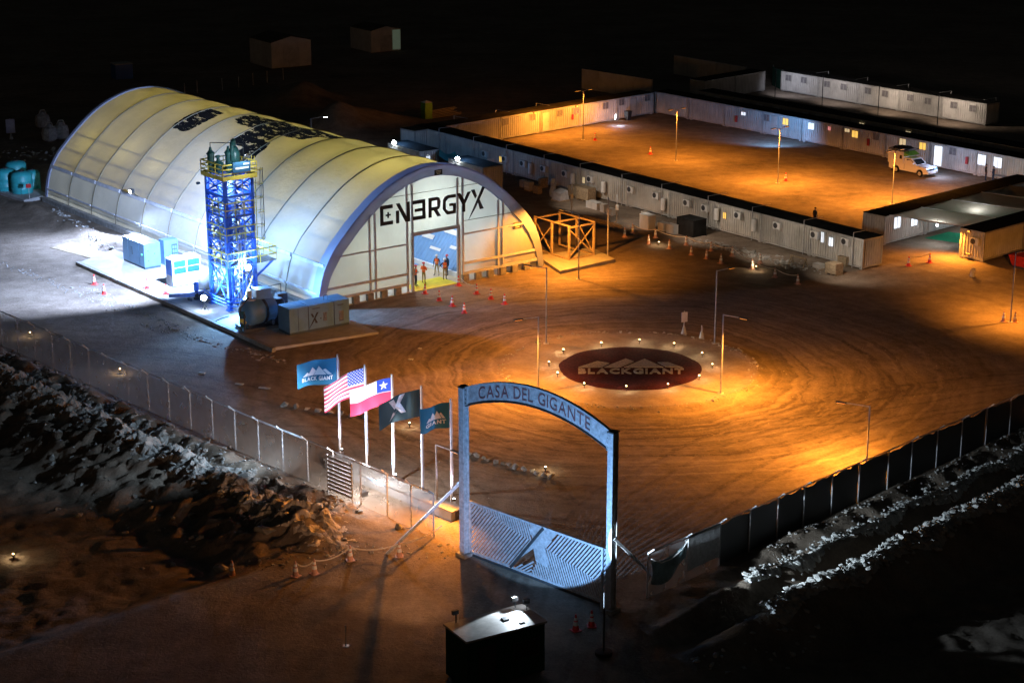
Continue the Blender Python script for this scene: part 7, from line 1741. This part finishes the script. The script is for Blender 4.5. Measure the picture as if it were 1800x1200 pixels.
for k, (px, py) in enumerate(((88, 248), (108, 244), (76, 225))):
    t = thing('big_bag', ['left big bag of the pale pair behind the hall', 'right big bag of the pale pair behind the hall', 'dim big bag behind the pale pair'][k], 'bag', G(px, py), R(20 * k), 'big bags behind the hall')
    obj('sack', MB().lathe([(.5, 0), (.85, .25), (.9, .9), (.75, 1.5), (.45, 1.65), (.2, 1.9)], 9), M['bag'], t); obj('loop', MB().path([(-.5, 0, 1.5), (-.2, 0, 2.1), (.3, 0, 2.1), (.5, 0, 1.5)], .05, 5), M['white'], t)
scatter('debris', 'pale debris on the dark ground behind the hall', 60, along((20, 262), (95, 280), 1.6), (.08, .4), M['rock_white'])
scatter('scrub', 'dark clods on the bank beside the hall', 120, along((90, 365), (190, 440), .5), (.08, .3), M['rock'])
def shed(pxs, label, gable, ang, L_, D_, H_, m='cont_grey', openfront=False):
    g = G(*pxs); t = thing('storage_shed', label, 'shed', g, R(ang), 'dim sheds in the far field')
    obj('wall', MB().prism([(0, 0), (D_, 0), (D_, H_), (D_ / 2, H_ + gable), (0, H_)], 0, L_, lambda a, b, c: (a, c, b)), M[m], t)
    obj('roof', MB().add([(-.1, -.1, H_ - .02), (D_ / 2, -.1, H_ + gable + .06), (D_ / 2, L_ + .1, H_ + gable + .06), (-.1, L_ + .1, H_ - .02), (D_ + .1, -.1, H_ - .02), (D_ + .1, L_ + .1, H_ - .02)], [(0, 1, 2, 3), (1, 4, 5, 2)]), M['roof_brown'], t)
    obj('door', MB().box(D_ * .3, D_ * .7, -.05, -.01, 0, H_ * .75), M['cont_trim'], t)
    return t
shed((478, 121), 'dim brown shed with a low gable in the far field', .7, 33, 7.0, 6.2, 3.6)
s2_ = shed((653, 93), 'dim shed with a pale lit opening farthest back', .5, 33, 6.5, 5.0, 3.2)
obj('curtain', MB().box(3.6, 4.9, -.10, -.052, .2, 3.1), emit('faint green glowing curtain', (.55, .8, .6), .06), s2_)  # light at the opening is put in as the curtain's own glow
tk = thing('storage_box', 'dim small blue box beside a pole in the far field', 'box', G(215, 138), R(30)); obj('box_body', MB().box(-1.2, 1.2, -1, 1, 0, 2.0), M['louvre_blue'], tk); obj('lid', MB().box(-1.25, 1.25, -1.05, 1.05, 2, 2.1), M['cont_grey'], tk)
for k, px in enumerate((325, 347, 391, 420, 445, 470, 498)):
    g = G(px, 165 - k * 4.5 + 3); t = thing('fence_stake', f"{ORD[k]} thin stake from the left in the field behind the hall", 'stake', g, 0, 'stakes in the dark field'); obj('stake', MB().tube((0, 0, 0), (0, 0, 1.5), .05, 6), M['steel'], t); obj('cap', MB().lathe([(.06, 1.5), (.06, 1.55)], 6), M['white'], t)
